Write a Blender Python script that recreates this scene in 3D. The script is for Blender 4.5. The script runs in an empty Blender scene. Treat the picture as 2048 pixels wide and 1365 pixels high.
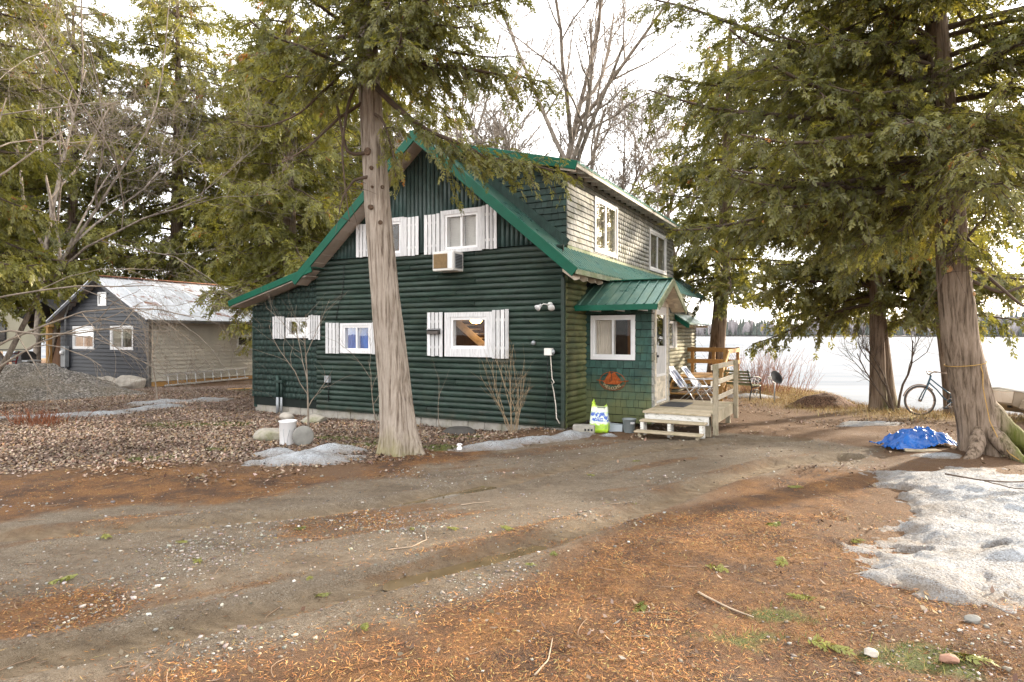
import bpy, bmesh, math, random
import numpy as np
from mathutils import Vector, Matrix

# ------------------------------------------------------------ camera, sky, sun, exposure
SC = bpy.context.scene
COL = SC.collection
cam_d = bpy.data.cameras.new('camera')
cam = bpy.data.objects.new('camera', cam_d)
COL.objects.link(cam)
cam.location = (0, 0, 1.85)
cam.rotation_euler = (math.radians(90), 0, 0)
cam_d.sensor_width = 36.0
cam_d.lens = 36.0 * 1265 / 2048
cam_d.shift_y = -12.5 / 2048
cam_d.clip_start = 0.05
cam_d.clip_end = 6000
SC.camera = cam

SUN_AZ, SUN_EL = math.radians(59), math.radians(16)      # to the right of the view axis, low over the lake
world = bpy.data.worlds.new('World')
SC.world = world
world.use_nodes = True
wn = world.node_tree
wn.nodes.clear()
w_out = wn.nodes.new('ShaderNodeOutputWorld')
w_bg = wn.nodes.new('ShaderNodeBackground')
w_bg.inputs['Strength'].default_value = 0.13
w_sky = wn.nodes.new('ShaderNodeTexSky')
w_sky.sky_type = 'NISHITA'
w_sky.sun_disc = False
w_sky.sun_elevation = SUN_EL
w_sky.sun_rotation = SUN_AZ
w_sky.air_density = 1.0
w_sky.dust_density = 2.0
w_tc = wn.nodes.new('ShaderNodeTexCoord')
w_map = wn.nodes.new('ShaderNodeMapping')
w_map.inputs['Scale'].default_value = (1.0, 1.0, 3.0)
w_noise = wn.nodes.new('ShaderNodeTexNoise')
w_noise.inputs['Scale'].default_value = 2.2
w_noise.inputs['Detail'].default_value = 7
w_noise.inputs['Roughness'].default_value = 0.55
w_ramp = wn.nodes.new('ShaderNodeMapRange')
w_ramp.inputs['From Min'].default_value = 0.3
w_ramp.inputs['From Max'].default_value = 0.65
w_ramp.inputs['To Min'].default_value = 0.62
w_ramp.inputs['To Max'].default_value = 0.93
w_mix = wn.nodes.new('ShaderNodeMix')
w_mix.data_type = 'RGBA'
w_mix.inputs['B'].default_value = (9.25, 9.0, 8.75, 1)       # thin bright cloud over the whole sky
wn.links.new(w_tc.outputs['Generated'], w_map.inputs['Vector'])
wn.links.new(w_map.outputs[0], w_noise.inputs['Vector'])
wn.links.new(w_noise.outputs[0], w_ramp.inputs['Value'])
wn.links.new(w_ramp.outputs[0], w_mix.inputs['Factor'])
wn.links.new(w_sky.outputs[0], w_mix.inputs['A'])
wn.links.new(w_mix.outputs['Result'], w_bg.inputs['Color'])
wn.links.new(w_bg.outputs[0], w_out.inputs['Surface'])

sun_d = bpy.data.lights.new('sun', 'SUN')
sun_d.energy = 3.7
sun_d.angle = math.radians(2.5)
sun_d.color = (1.0, 0.85, 0.66)
sun = bpy.data.objects.new('sun', sun_d)
COL.objects.link(sun)
_sd = Vector((math.sin(SUN_AZ) * math.cos(SUN_EL), math.cos(SUN_AZ) * math.cos(SUN_EL), math.sin(SUN_EL)))
sun.rotation_euler = _sd.to_track_quat('Z', 'Y').to_euler()

SC.view_settings.view_transform = 'Standard'
SC.view_settings.look = 'None'
SC.view_settings.gamma = 1.0
SC.view_settings.exposure = 1.8
SC.render.engine = 'CYCLES'
SC.cycles.max_bounces = 9
SC.cycles.diffuse_bounces = 6
SC.cycles.glossy_bounces = 3
SC.cycles.transmission_bounces = 7
SC.cycles.transparent_max_bounces = 10
SC.cycles.caustics_reflective = False
SC.cycles.caustics_refractive = False
SC.cycles.use_denoising = True
SC.cycles.denoiser = 'OPENIMAGEDENOISE'

random.seed(7)
RNG = np.random.default_rng(11)
R = math.radians

# ------------------------------------------------------------ small helpers
def tag(o, label=None, cat=None, group=None, kind=None):
    if label: o['label'] = label
    if cat: o['category'] = cat
    if group: o['group'] = group
    if kind: o['kind'] = kind
    return o

def link(name, data, parent=None, loc=None, rot=None):
    o = bpy.data.objects.new(name, data)
    COL.objects.link(o)
    if parent is not None: o.parent = parent
    if loc is not None: o.location = loc
    if rot is not None: o.rotation_euler = rot
    return o

def empty(name, loc=(0, 0, 0), rz=0, label=None, cat=None, group=None):
    o = link(name, None, None, loc, (0, 0, rz))
    o.empty_display_size = 0.2
    return tag(o, label, cat, group)

def mesh(name, verts, faces, mat, smooth=False):
    me = bpy.data.meshes.new(name)
    me.from_pydata([tuple(v) for v in verts], [], faces)
    if mat is not None: me.materials.append(mat)
    if smooth: me.shade_smooth()
    me.update()
    return me

def np_mesh(name, V, F, mat, smooth=False, attrs=None):
    """V (n,3) float array, F (m,3|4) int array -> mesh; attrs {name: (kind, array)} on points"""
    me = bpy.data.meshes.new(name)
    V = np.asarray(V, np.float32); F = np.asarray(F, np.int32)
    k = F.shape[1]
    me.vertices.add(len(V)); me.vertices.foreach_set('co', V.ravel())
    me.loops.add(F.size); me.loops.foreach_set('vertex_index', F.ravel())
    me.polygons.add(len(F))
    me.polygons.foreach_set('loop_start', np.arange(0, F.size, k, dtype=np.int32))
    if smooth: me.polygons.foreach_set('use_smooth', np.ones(len(F), bool))
    for an, (kind, arr) in (attrs or {}).items():
        at = me.attributes.new(an, kind, 'POINT')
        at.data.foreach_set('color' if kind == 'FLOAT_COLOR' else 'value', np.asarray(arr, np.float32).ravel())
    if mat is not None: me.materials.append(mat)
    me.update(calc_edges=True)
    return me

def box_data(x0, x1, y0, y1, z0, z1, b=0.0):
    """box, with chamfered edges when b > 0"""
    if b <= 0:
        v = [(x, y, z) for x in (x0, x1) for y in (y0, y1) for z in (z0, z1)]
        f = [(0, 1, 3, 2), (4, 6, 7, 5), (0, 4, 5, 1), (2, 3, 7, 6), (0, 2, 6, 4), (1, 5, 7, 3)]
        return v, f
    b = min(b, 0.3 * min(abs(x1 - x0), abs(y1 - y0), abs(z1 - z0)))
    c = ((x0, x1), (y0, y1), (z0, z1)); s = (b, -b)
    v = []; idx = {}
    for i in (0, 1):
        for j in (0, 1):
            for k in (0, 1):
                full = (c[0][i], c[1][j], c[2][k]); ins = (c[0][i] + s[i], c[1][j] + s[j], c[2][k] + s[k])
                for ax in range(3):
                    p = list(ins); p[ax] = full[ax]
                    idx[(i, j, k, ax)] = len(v); v.append(tuple(p))
    f = []
    def q(*ks): f.append(tuple(idx[k] for k in ks))
    for a in (0, 1):
        o = [(a, 0, 0), (a, 1, 0), (a, 1, 1), (a, 0, 1)]; o = o if a else o[::-1]
        q(*[(*t, 0) for t in o])
        o = [(0, a, 0), (0, a, 1), (1, a, 1), (1, a, 0)]; o = o if a else o[::-1]
        q(*[(*t, 1) for t in o])
        o = [(0, 0, a), (1, 0, a), (1, 1, a), (0, 1, a)]; o = o if a else o[::-1]
        q(*[(*t, 2) for t in o])
    for i in (0, 1):
        for j in (0, 1):
            q((i, j, 0, 0), (i, j, 1, 0), (i, j, 1, 1), (i, j, 0, 1))
            q((i, 0, j, 0), (i, 1, j, 0), (i, 1, j, 2), (i, 0, j, 2))
            q((0, i, j, 1), (1, i, j, 1), (1, i, j, 2), (0, i, j, 2))
            for k in (0, 1):
                q((i, j, k, 0), (i, j, k, 1), (i, j, k, 2))
    return v, f

def box(name, parent, mat, x0, x1, y0, y1, z0, z1, b=0.004):
    v, f = box_data(min(x0, x1), max(x0, x1), min(y0, y1), max(y0, y1), min(z0, z1), max(z0, z1), b)
    return link(name, mesh(name, v, f, mat), parent)

def beam_data(p0, p1, w, h, up=(0, 0, 1), b=0.004):
    p0, p1 = Vector(p0), Vector(p1)
    d = (p1 - p0); L = d.length; d.normalize()
    s = d.cross(Vector(up))
    if s.length < 1e-4: s = d.cross(Vector((1, 0, 0)))
    s.normalize(); u = s.cross(d)
    v, f = box_data(0, L, -w / 2, w / 2, -h / 2, h / 2, b)
    return [p0 + d * a[0] + s * a[1] + u * a[2] for a in v], f

def beam(name, parent, mat, p0, p1, w, h, up=(0, 0, 1), b=0.004):
    v, f = beam_data(p0, p1, w, h, up, b)
    return link(name, mesh(name, v, f, mat), parent)

def prism(name, parent, mat, pts, axis, a0, a1):
    """polygon in a plane extruded along an axis; pts 2-D; axis 'y': (x,z), 'x': (y,z), 'z': (x,y)"""
    n = len(pts)
    def P(p, a): return {'y': (p[0], a, p[1]), 'x': (a, p[0], p[1]), 'z': (p[0], p[1], a)}[axis]
    v = [P(p, a0) for p in pts] + [P(p, a1) for p in pts]
    f = [tuple(range(n)), tuple(range(2 * n - 1, n - 1, -1))] + [(i, i + n, (i + 1) % n + n, (i + 1) % n) for i in range(n)]
    return link(name, mesh(name, v, f, mat), parent)

def tube_np(pts, rad, sides=6, cap=True):
    """tube round a polyline; returns V, F(quads, triangles as degenerate-free quads are avoided)"""
    P = np.asarray(pts, float); n = len(P)
    r = np.broadcast_to(np.asarray(rad, float), (n,))
    T = np.gradient(P, axis=0); T /= np.linalg.norm(T, axis=1)[:, None] + 1e-9
    ref = np.array([0, 0, 1.0]) if abs(T[0][2]) < 0.9 else np.array([1.0, 0, 0])
    A = np.zeros_like(P); a = np.cross(T[0], ref); a /= np.linalg.norm(a)
    for i in range(n):
        a = a - T[i] * a.dot(T[i]); a /= np.linalg.norm(a) + 1e-9; A[i] = a
    B = np.cross(T, A)
    th = np.arange(sides) * 2 * np.pi / sides
    V = P[:, None, :] + r[:, None, None] * (np.cos(th)[None, :, None] * A[:, None, :] + np.sin(th)[None, :, None] * B[:, None, :])
    V = V.reshape(-1, 3)
    i = np.arange(n - 1)[:, None] * sides; j = np.arange(sides)[None, :]; j2 = (j + 1) % sides
    F = np.stack([i + j, i + j2, i + sides + j2, i + sides + j], -1).reshape(-1, 4)
    return V, F

class NB:
    """collects quads of many tubes / boxes into one mesh"""
    def __init__(s): s.V = []; s.F = []; s.n = 0
    def add(s, V, F):
        V = np.asarray(V, float); s.V.append(V); s.F.append(np.asarray(F, int) + s.n); s.n += len(V)
    def tube(s, pts, rad, sides=6): s.add(*tube_np(pts, rad, sides))
    def build(s, name, mat, parent=None, smooth=True, kind=None):
        o = link(name, np_mesh(name, np.concatenate(s.V), np.concatenate(s.F), mat, smooth), parent)
        if kind: o['kind'] = kind
        return o

def tube(name, parent, mat, pts, rad, sides=8):
    nb = NB(); nb.tube(pts, rad, sides)
    o = nb.build(name, mat, parent)
    me = o.data; bm = bmesh.new(); bm.from_mesh(me)
    bmesh.ops.holes_fill(bm, edges=[e for e in bm.edges if e.is_boundary], sides=0)
    bm.to_mesh(me); bm.free()
    return o

def lathe(name, parent, mat, prof, seg=24, loc=(0, 0, 0), rot=None):
    """prof list of (r, z) from bottom to top"""
    v = []; f = []; n = len(prof)
    for r, z in prof:
        for k in range(seg):
            a = 2 * math.pi * k / seg; v.append((r * math.cos(a), r * math.sin(a), z))
    for i in range(n - 1):
        for k in range(seg):
            k2 = (k + 1) % seg
            f.append((i * seg + k, i * seg + k2, (i + 1) * seg + k2, (i + 1) * seg + k))
    o = link(name, mesh(name, v, f, mat, True), parent, loc, rot)
    return o

# value noise, vectorised
def _h(ix, iy, s):
    n = (ix.astype(np.int64) * 374761393 + iy.astype(np.int64) * 668265263 + s * 1442695041) & 0xffffffff
    n = ((n ^ (n >> 13)) * 1274126177) & 0xffffffff
    return ((n ^ (n >> 16)) & 0xffffff) / float(0xffffff)
def vnoise(x, y, s=0):
    x = np.asarray(x, float); y = np.asarray(y, float)
    ix, iy = np.floor(x), np.floor(y); fx, fy = x - ix, y - iy
    fx = fx * fx * (3 - 2 * fx); fy = fy * fy * (3 - 2 * fy)
    a = _h(ix, iy, s); b = _h(ix + 1, iy, s); c = _h(ix, iy + 1, s); d = _h(ix + 1, iy + 1, s)
    return (a + (b - a) * fx) * (1 - fy) + (c + (d - c) * fx) * fy
def fbm(x, y, s=0, o=4):
    t = 0; a = 0.5; x = np.asarray(x, float); y = np.asarray(y, float)
    for i in range(o):
        t = t + a * (vnoise(x, y, s + i * 17) - 0.5); x = x * 2.03 + 5.1; y = y * 2.03 + 1.7; a *= 0.55
    return t
def sstep(a, b, x):
    t = np.clip((np.asarray(x, float) - a) / (b - a), 0, 1); return t * t * (3 - 2 * t)
def poly_sd(x, y, P):
    """signed distance to a closed polygon (negative inside)"""
    P = np.asarray(P, float); d = np.full(np.shape(x), 1e9); ins = np.zeros(np.shape(x), bool)
    for i in range(len(P)):
        a, b = P[i], P[(i + 1) % len(P)]; e = b - a
        t = np.clip(((x - a[0]) * e[0] + (y - a[1]) * e[1]) / (e @ e + 1e-12), 0, 1)
        d = np.minimum(d, np.hypot(x - a[0] - t * e[0], y - a[1] - t * e[1]))
        c = ((a[1] > y) != (b[1] > y)) & (x < (b[0] - a[0]) * (y - a[1]) / (b[1] - a[1] + 1e-12) + a[0]); ins ^= c
    return np.where(ins, -d, d)
def line_d(x, y, P):
    """distance to a polyline and the length run along it"""
    P = np.asarray(P, float); d = np.full(np.shape(x), 1e9); s = np.zeros(np.shape(x)); run = 0
    for a, b in zip(P[:-1], P[1:]):
        e = b - a; L = np.hypot(*e); t = np.clip(((x - a[0]) * e[0] + (y - a[1]) * e[1]) / (L * L), 0, 1)
        dd = np.hypot(x - a[0] - t * e[0], y - a[1] - t * e[1]); m = dd < d
        d = np.where(m, dd, d); s = np.where(m, run + t * L, s); run += L
    return d, s

# ------------------------------------------------------------ material kit
class Nt:
    def __init__(s, name):
        s.m = bpy.data.materials.new(name); s.m.use_nodes = True; s.t = s.m.node_tree; s.t.nodes.clear()
        s.out = s.n('ShaderNodeOutputMaterial'); s._tc = None
    def n(s, k, **kw):
        o = s.t.nodes.new(k)
        for a, b in kw.items(): setattr(o, a, b)
        return o
    def L(s, a, b): s.t.links.new(a, b)
    def put(s, sock, v):
        if hasattr(v, 'is_output'): s.L(v, sock)
        elif isinstance(v, (int, float)) and sock.type == 'RGBA': sock.default_value = (v, v, v, 1)
        elif isinstance(v, tuple) and len(v) == 3 and sock.type == 'RGBA': sock.default_value = (*v, 1)
        else: sock.default_value = v
    def co(s, which='Object', scale=None, rot=None):
        if s._tc is None: s._tc = s.n('ShaderNodeTexCoord')
        o = s._tc.outputs[which]
        if scale is not None or rot is not None:
            mp = s.n('ShaderNodeMapping'); s.L(o, mp.inputs[0])
            if scale is not None: mp.inputs['Scale'].default_value = scale if isinstance(scale, tuple) else (scale,) * 3
            if rot is not None: mp.inputs['Rotation'].default_value = rot
            o = mp.outputs[0]
        return o
    def pos(s, scale=(1, 1, 1)):
        g = s.n('ShaderNodeNewGeometry'); mp = s.n('ShaderNodeMapping'); s.L(g.outputs['Position'], mp.inputs[0])
        mp.inputs['Scale'].default_value = scale if isinstance(scale, tuple) else (scale,) * 3
        return mp.outputs[0]
    def noise(s, vec, scale=5, detail=4, rough=0.55, dist=0.0):
        o = s.n('ShaderNodeTexNoise'); s.L(vec, o.inputs['Vector'])
        o.inputs['Scale'].default_value = scale; o.inputs['Detail'].default_value = detail
        o.inputs['Roughness'].default_value = rough; o.inputs['Distortion'].default_value = dist
        return o.outputs[0]
    def vor(s, vec, scale=5, feature='F1', out=0, rnd=1.0):
        o = s.n('ShaderNodeTexVoronoi', feature=feature); s.L(vec, o.inputs['Vector'])
        o.inputs['Scale'].default_value = scale
        if 'Randomness' in o.inputs: o.inputs['Randomness'].default_value = rnd
        return o.outputs[out]
    def ramp(s, fac, stops, interp='LINEAR'):
        o = s.n('ShaderNodeValToRGB'); s.put(o.inputs[0], fac); r = o.color_ramp; r.interpolation = interp
        while len(r.elements) < len(stops): r.elements.new(0.5)
        for e, (p, c) in zip(r.elements, stops):
            e.position = p; e.color = (*c, 1) if isinstance(c, tuple) else (c, c, c, 1)
        return o.outputs[0]
    def mix(s, fac, a, b, mode='MIX'):
        o = s.n('ShaderNodeMix', data_type='RGBA', blend_type=mode)
        s.put(o.inputs['Factor'], fac); s.put(o.inputs['A'], a); s.put(o.inputs['B'], b)
        return o.outputs['Result']
    def math(s, op, a, b=0.0, clamp=False):
        o = s.n('ShaderNodeMath', operation=op, use_clamp=clamp); s.put(o.inputs[0], a); s.put(o.inputs[1], b)
        return o.outputs[0]
    def mr(s, v, a, b, c=0.0, d=1.0):
        o = s.n('ShaderNodeMapRange'); s.put(o.inputs[0], v)
        for i, q in enumerate((a, b, c, d)): o.inputs[i + 1].default_value = q
        return o.outputs[0]
    def sep(s, v, i):
        o = s.n('ShaderNodeSeparateXYZ'); s.L(v, o.inputs[0]); return o.outputs[i]
    def attr(s, name, out='Color'):
        o = s.n('ShaderNodeAttribute'); o.attribute_name = name; return o.outputs[out]
    def rnd(s): return s.n('ShaderNodeObjectInfo').outputs['Random']
    def bump(s, h, strength=0.5, dist=0.01, normal=None):
        o = s.n('ShaderNodeBump'); o.inputs['Strength'].default_value = strength; o.inputs['Distance'].default_value = dist
        s.L(h, o.inputs['Height'])
        if normal is not None: s.L(normal, o.inputs['Normal'])
        return o.outputs[0]
    def pbr(s, col, rough=0.6, metal=0.0, bump=None, spec=0.5, coat=0.0, sub=0.0):
        p = s.n('ShaderNodeBsdfPrincipled'); s.put(p.inputs['Base Color'], col); s.put(p.inputs['Roughness'], rough)
        p.inputs['Metallic'].default_value = metal; s.put(p.inputs['Specular IOR Level'], spec)
        p.inputs['Coat Weight'].default_value = coat
        if sub: p.inputs['Subsurface Weight'].default_value = sub; p.inputs['Subsurface Radius'].default_value = (0.05, 0.04, 0.03)
        if bump is not None: s.L(bump, p.inputs['Normal'])
        s.L(p.outputs[0], s.out.inputs['Surface']); s.p = p
        return s.m

def mul(c, k): return tuple(min(1, x * k) for x in c)
def plain(name, c, rough=0.6, metal=0.0, vary=0.25, scale=6.0, bump=0.0, spec=0.4, grime=None):
    t = Nt(name); f = t.noise(t.co(), scale, 5, 0.6)
    col = t.ramp(f, [(0.3, mul(c, 1 - vary)), (0.7, mul(c, 1 + vary))])
    if grime:
        g = t.noise(t.co(), scale * 0.35, 6, 0.7)
        col = t.mix(t.mr(g, 0.5, 0.72), col, grime)
    bp = t.bump(t.noise(t.co(), scale * 12, 4), bump, 0.004) if bump else None
    return t.pbr(col, rough, metal, bp, spec)
def wood(name, c, dark=None, grain=(1, 1, 14), rough=0.7, vary=0.3, moss=None, scale=5):
    """grain: stretch of the noise; the long direction has the small number"""
    t = Nt(name); dark = dark or mul(c, 0.45)
    v = t.co('Object', grain)
    f = t.noise(v, scale, 6, 0.65, 0.4); f2 = t.noise(t.co(), 2.2, 4)
    rn = t.rnd()
    col = t.ramp(f, [(0.28, dark), (0.48, c), (0.75, mul(c, 1 + vary))])
    col = t.mix(t.mr(f2, 0.35, 0.75, 0, 0.35), col, dark)
    col = t.mix(1.0, col, t.mr(rn, 0, 1, 0.78, 1.18), 'MULTIPLY')
    if moss: col = t.mix(t.mr(t.noise(t.pos(), 3.5, 6, 0.7), 0.5, 0.7, 0, 0.75), col, moss)
    return t.pbr(col, rough, 0, t.bump(f, 0.35, 0.004), 0.3)
# ------------------------------------------------------------ the lie of the land
LAND = [(-900, -900), (900, -900), (900, -60), (90, 5), (40, 12.4), (14, 13.6), (11.5, 14.3), (9.8, 15.2), (8.9, 17.3), (9.7, 20), (9.3, 22.2),
        (8.6, 23.4), (7.6, 26), (2, 31), (-15, 42), (-60, 62), (-300, 160), (-900, 300)]
TRK_A = [(-5.76, 5.51), (-4.64, 5.74), (-3.04, 6.16), (-1.97, 6.5), (-1.14, 7.09), (-0.15, 7.93), (1.31, 9.44), (2.49, 10.31), (3.67, 10.88), (5.07, 11.14)]
TRK_B = [(-3.36, 3.21), (-2.42, 3.71), (-1.72, 4.14), (-0.84, 4.73), (0.22, 5.51), (1.16, 6.5), (2.48, 7.93), (3.81, 9.0), (5.04, 9.44)]
DRIVE = [(-14, 7.6), (-8.23, 7.31), (-5.57, 6.88), (-4.34, 7.09), (-3.06, 7.67), (-1.84, 8.21), (-1.31, 9.45), (-0.2, 10.5), (1.4, 11.3), (2.5, 11.3), (4.1, 11.9),
         (5.51, 11.14), (5.95, 9.96), (4.86, 8.83), (4.02, 8.73), (2.67, 7.83), (1.46, 6.59), (0.47, 5.47), (-0.09, 4.58), (-0.73, 4.01), (-1.38, 3.67),
         (-1.97, 3.34), (-2.95, 2.6), (-14, -2)]
OR1 = [(-7.6, 6.78), (-6.85, 8.41), (-4.8, 9.0), (-3.12, 8.51), (-2.18, 8.51), (-1.88, 9.2), (-1.31, 9.7), (-0.1, 10.84), (0.17, 10.46), (-1.14, 8.73),
       (-2.03, 7.83), (-2.89, 6.99), (-4.21, 6.78), (-4.99, 6.16)]
OR2 = [(-4.2, 3.9), (-3.58, 4.29), (-3.03, 4.56), (-2.45, 4.46), (-2.69, 4.03), (-3.06, 3.75), (-3.55, 3.5)]
OR3 = [(-2.2, 3.2), (-1.38, 3.67), (-0.71, 3.98), (-0.09, 4.55), (0.46, 5.40), (1.42, 6.45), (2.58, 7.6), (3.95, 8.6), (4.68, 8.51), (4.9, 7.8),
       (3.2, 5.9), (4.5, 3.9), (6, 2.0), (3, 0.5), (-2, 0.5)]
LEAF = [(-30, 24), (-15.8, 21.5), (-8.8, 23.3), (-5.4, 18.0), (-1.3, 13.9), (0.2, 12.6), (-0.5, 10.9), (-1.35, 10.0), (-2.0, 9.1), (-4.5, 9.15), (-6.8, 8.4), (-14, 7.9), (-30, 12)]
MOSS = [(-0.57, 11.25, .8, .25), (-2.4, 10.4, .9, .35), (-1.2, 10.3, .7, .3), (-6.5, 13.0, 1.2, .5), (-3.3, 11.2, .8, .3), (1.28, 3.75, .55, .28), (1.7, 4.1, .5, .2),
        (2.3, 3.6, .5, .25), (-4.3, 10.0, .6, .2), (-5.2, 9.3, .8, .2), (-9.2, 20.8, .7, .4)]
def lake_sd(x, y): return poly_sd(x, y, LAND)

def gz(x, y):
    """height of the ground"""
    x = np.asarray(x, float); y = np.asarray(y, float)
    z = 0.10 * fbm(x * 0.22, y * 0.22, 3, 3) + 0.035 * fbm(x * 1.3, y * 1.3, 9, 3)
    dr = poly_sd(x, y, DRIVE)
    rough = sstep(-0.2, 0.5, dr)
    z = z + rough * (0.05 * fbm(x * 2.6, y * 2.6, 21, 3) + 0.02) + 0.010 * fbm(x * 7, y * 7, 5, 2)
    for T, dep in ((TRK_A, 0.045), (TRK_B, 0.07)):
        d, s = line_d(x, y, T)
        z = z - dep * np.exp(-(d / 0.16) ** 4) + 0.03 * np.exp(-((d - 0.27) / 0.09) ** 2)
    d, s = line_d(x, y, TRK_B)                       # tread blocks left by the tyres at the sides of the near rut
    lug = (np.sin(s * 2 * np.pi / 0.085 + np.where(d > 0.16, 1.2, 0)) > 0.1) * 0.020
    z = z - lug * np.exp(-((d - 0.17) / 0.06) ** 2) * sstep(-6, -2, x)
    d, s = line_d(x, y, TRK_A)
    z = z - (np.sin(s * 2 * np.pi / 0.09) > 0.1) * 0.014 * np.exp(-((d - 0.14) / 0.05) ** 2) * sstep(-1.2, 0.2, x)
    z = z + 0.10 * np.exp(-(((x - 6.9) / 1.1) ** 2 + ((y - 9.5) / 1.0) ** 2))       # swell round the big cedar
    fu = (x - 1.003) * -.881 + (y - 12.2) * .473; fv = (x - 1.003) * .473 + (y - 12.2) * .881          # lower along the front footing
    z = z - 0.15 * np.exp(-(np.maximum(np.abs(fv + .1) - .35, 0) / .55) ** 2) * sstep(.3, 1.5, fu) * (1 - sstep(9.3, 10.5, fu))
    z = z + 0.05 * np.exp(-(((x + 1.7) / 0.8) ** 2 + ((y - 9.6) / 0.8) ** 2))
    fw = np.clip((np.abs(y - 60) - 60) / 30, 0, 1)
    sd = lake_sd(x, y) + 0.5 * fbm(x * 0.5, y * 0.5, 31, 3) * (1 - fw)
    return z - 1.9 * sstep(0.0, 3.2, sd)
def gz1(x, y): return float(gz(np.array([x]), np.array([y]))[0])

# ------------------------------------------------------------ ground sheet
def axis(fine, far):
    """fine: list of (a, b, step); then growing steps out to far on both sides"""
    v = []
    for a, b, st in fine: v += list(np.arange(a, b, st))
    v.append(fine[-1][1]); st = 0.6
    while v[-1] < far: v.append(v[-1] + st); st *= 1.28
    st = 0.6; w = v[0]; pre = []
    while w > -far: w -= st; st *= 1.28; pre.append(w)
    return np.array(pre[::-1] + v)
gx = axis([(-22, -9, .22), (-9, 6.5, .062), (6.5, 14, .16)], 2500)
gy = axis([(2.6, 9.2, .05), (9.2, 14, .09), (14, 26, .2)], 2500)
GX, GY = np.meshgrid(gx, gy)
GZ = gz(GX, GY)
nx, ny = len(gx), len(gy)
V = np.stack([GX, GY, GZ], -1).reshape(-1, 3)
i = (np.arange(ny - 1)[:, None] * nx + np.arange(nx - 1)[None, :]).ravel()
Fg = np.stack([i, i + 1, i + 1 + nx, i + nx], -1)
def zones(x, y):
    """drive, orange needles, leaf litter, moss / mud, dry grass, wet"""
    w1 = 1.3 * fbm(x * 0.9, y * 0.9, 41, 5); w2 = 1.2 * fbm(x * 1.7, y * 1.7, 51, 4)
    drive = 1 - sstep(-0.25, 0.3, poly_sd(x, y, DRIVE) + 0.5 * w1)
    need = np.maximum.reduce([1 - sstep(-0.45, 0.3, poly_sd(x, y, P) + 0.75 * w2) for P in (OR1, OR2, OR3)])
    uu = x * .85 + y * .53; vv = -x * .53 + y * .85          # streaks of needles left along the wheel tracks
    need = np.maximum(need, 0.62 * sstep(0.05, 0.2, fbm(uu * 0.45 + 9, vv * 2.4, 61, 5)) * drive)
    leaf = 1 - sstep(-0.3, 0.5, poly_sd(x, y, LEAF) + 0.6 * w1)
    moss = np.zeros_like(x)
    for a, b, rx, ry in MOSS:
        moss = np.maximum(moss, 1 - sstep(0.4, 1.1, np.hypot((x - a) / rx, (y - b) / ry) + 2.2 * w2 + .12))
    mud = np.zeros_like(x)
    for T in (TRK_A, TRK_B):
        d, s = line_d(x, y, T); mud = np.maximum(mud, np.exp(-(d / (0.17 + 0.1 * w1)) ** 4))
    sdl = lake_sd(x, y)
    dry = sstep(-3.5, -0.8, sdl) * sstep(12.5, 13.6, y)
    wet = np.exp(-(((x - 0.0) / 0.75) ** 2 + ((y - 5.35 - 0.75 * x) / 0.2) ** 2)) + 0.8 * np.exp(-(((x + 0.65) / 0.6) ** 2 + ((y - 7.45 - 0.8 * (x + 0.65)) / 0.14) ** 2))
    wet = wet + 0.7 * np.exp(-(((x - 5.4) / 1.1) ** 2 + ((y - 8.9) / 0.35) ** 2)) + 0.5 * sstep(0.05, 0.2, fbm(x * 0.6, y * 0.6, 71, 3)) * (1 - leaf)
    return drive, need, leaf, moss, mud, dry, np.clip(wet, 0, 1)
zd, zn, zl, zm, zu, zy, zw = zones(GX.ravel(), GY.ravel())
A1 = np.stack([zd, zn, zl, zm], -1); A2 = np.stack([zu, zy, zw, np.ones_like(zw)], -1)

t = Nt('ground_soil')
P0 = t.pos()
a1 = t.attr('zone_a'); a1a = t.attr('zone_a', 'Alpha'); a2 = t.attr('zone_b')
def chan(c, i):
    o = t.n('ShaderNodeSeparateColor'); t.L(c, o.inputs[0]); return o.outputs[i]
n_f = t.noise(P0, 90, 5, 0.7); n_m = t.noise(P0, 14, 6, 0.65); n_l = t.noise(P0, 1.6, 5, 0.6)
vg = t.vor(P0, 55, 'F1', 0); vgc = t.vor(P0, 55, 'F1', 1); v2 = t.vor(P0, 130, 'F1', 0); v2c = t.vor(P0, 130, 'F1', 1)
def cellv(c): 
    o = t.n('ShaderNodeSeparateColor'); t.L(c, o.inputs[0]); return o.outputs[0]
grav = t.ramp(cellv(v2c), [(0.0, (.080, .062, .044)), (.5, (.195, .158, .116)), (.8, (.275, .228, .172)), (.97, (.36, .315, .25))])
fines = t.ramp(n_m, [(.3, (.125, .094, .063)), (.7, (.260, .200, .138))])
drive_c = t.mix(t.mr(n_l, .35, .65, .15, .75), fines, grav); drive_c = t.mix(t.mr(t.noise(t.pos((.9, 1.6, 1)), 1.0, 6, .7), .46, .62, 0, .6), drive_c, t.mix(1, drive_c, (.50, .44, .38), 'MULTIPLY'))
ndc = t.ramp(t.noise(t.pos((95, 120, 95)), 1, 5, .8, 1.0), [(.25, (.032, .018, .011)), (.45, (.15, .070, .028)), (.6, (.31, .155, .052)), (.8, (.46, .27, .10))])
ndc = t.mix(t.mr(t.noise(P0, 2.2, 6, .7), .40, .62, 0, .9), ndc, t.ramp(n_f, [(.3, (.03, .018, .012)), (.7, (.10, .055, .034))]))
lfc = t.ramp(cellv(t.vor(P0, 30, 'F1', 1)), [(0, (.07, .042, .031)), (.4, (.21, .138, .105)), (.75, (.35, .25, .20)), (1, (.47, .37, .31))])
lfc = t.mix(t.mr(t.vor(P0, 30, 'F1', 0), .35, .75, 0, .7), lfc, (.05, .03, .02))
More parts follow.
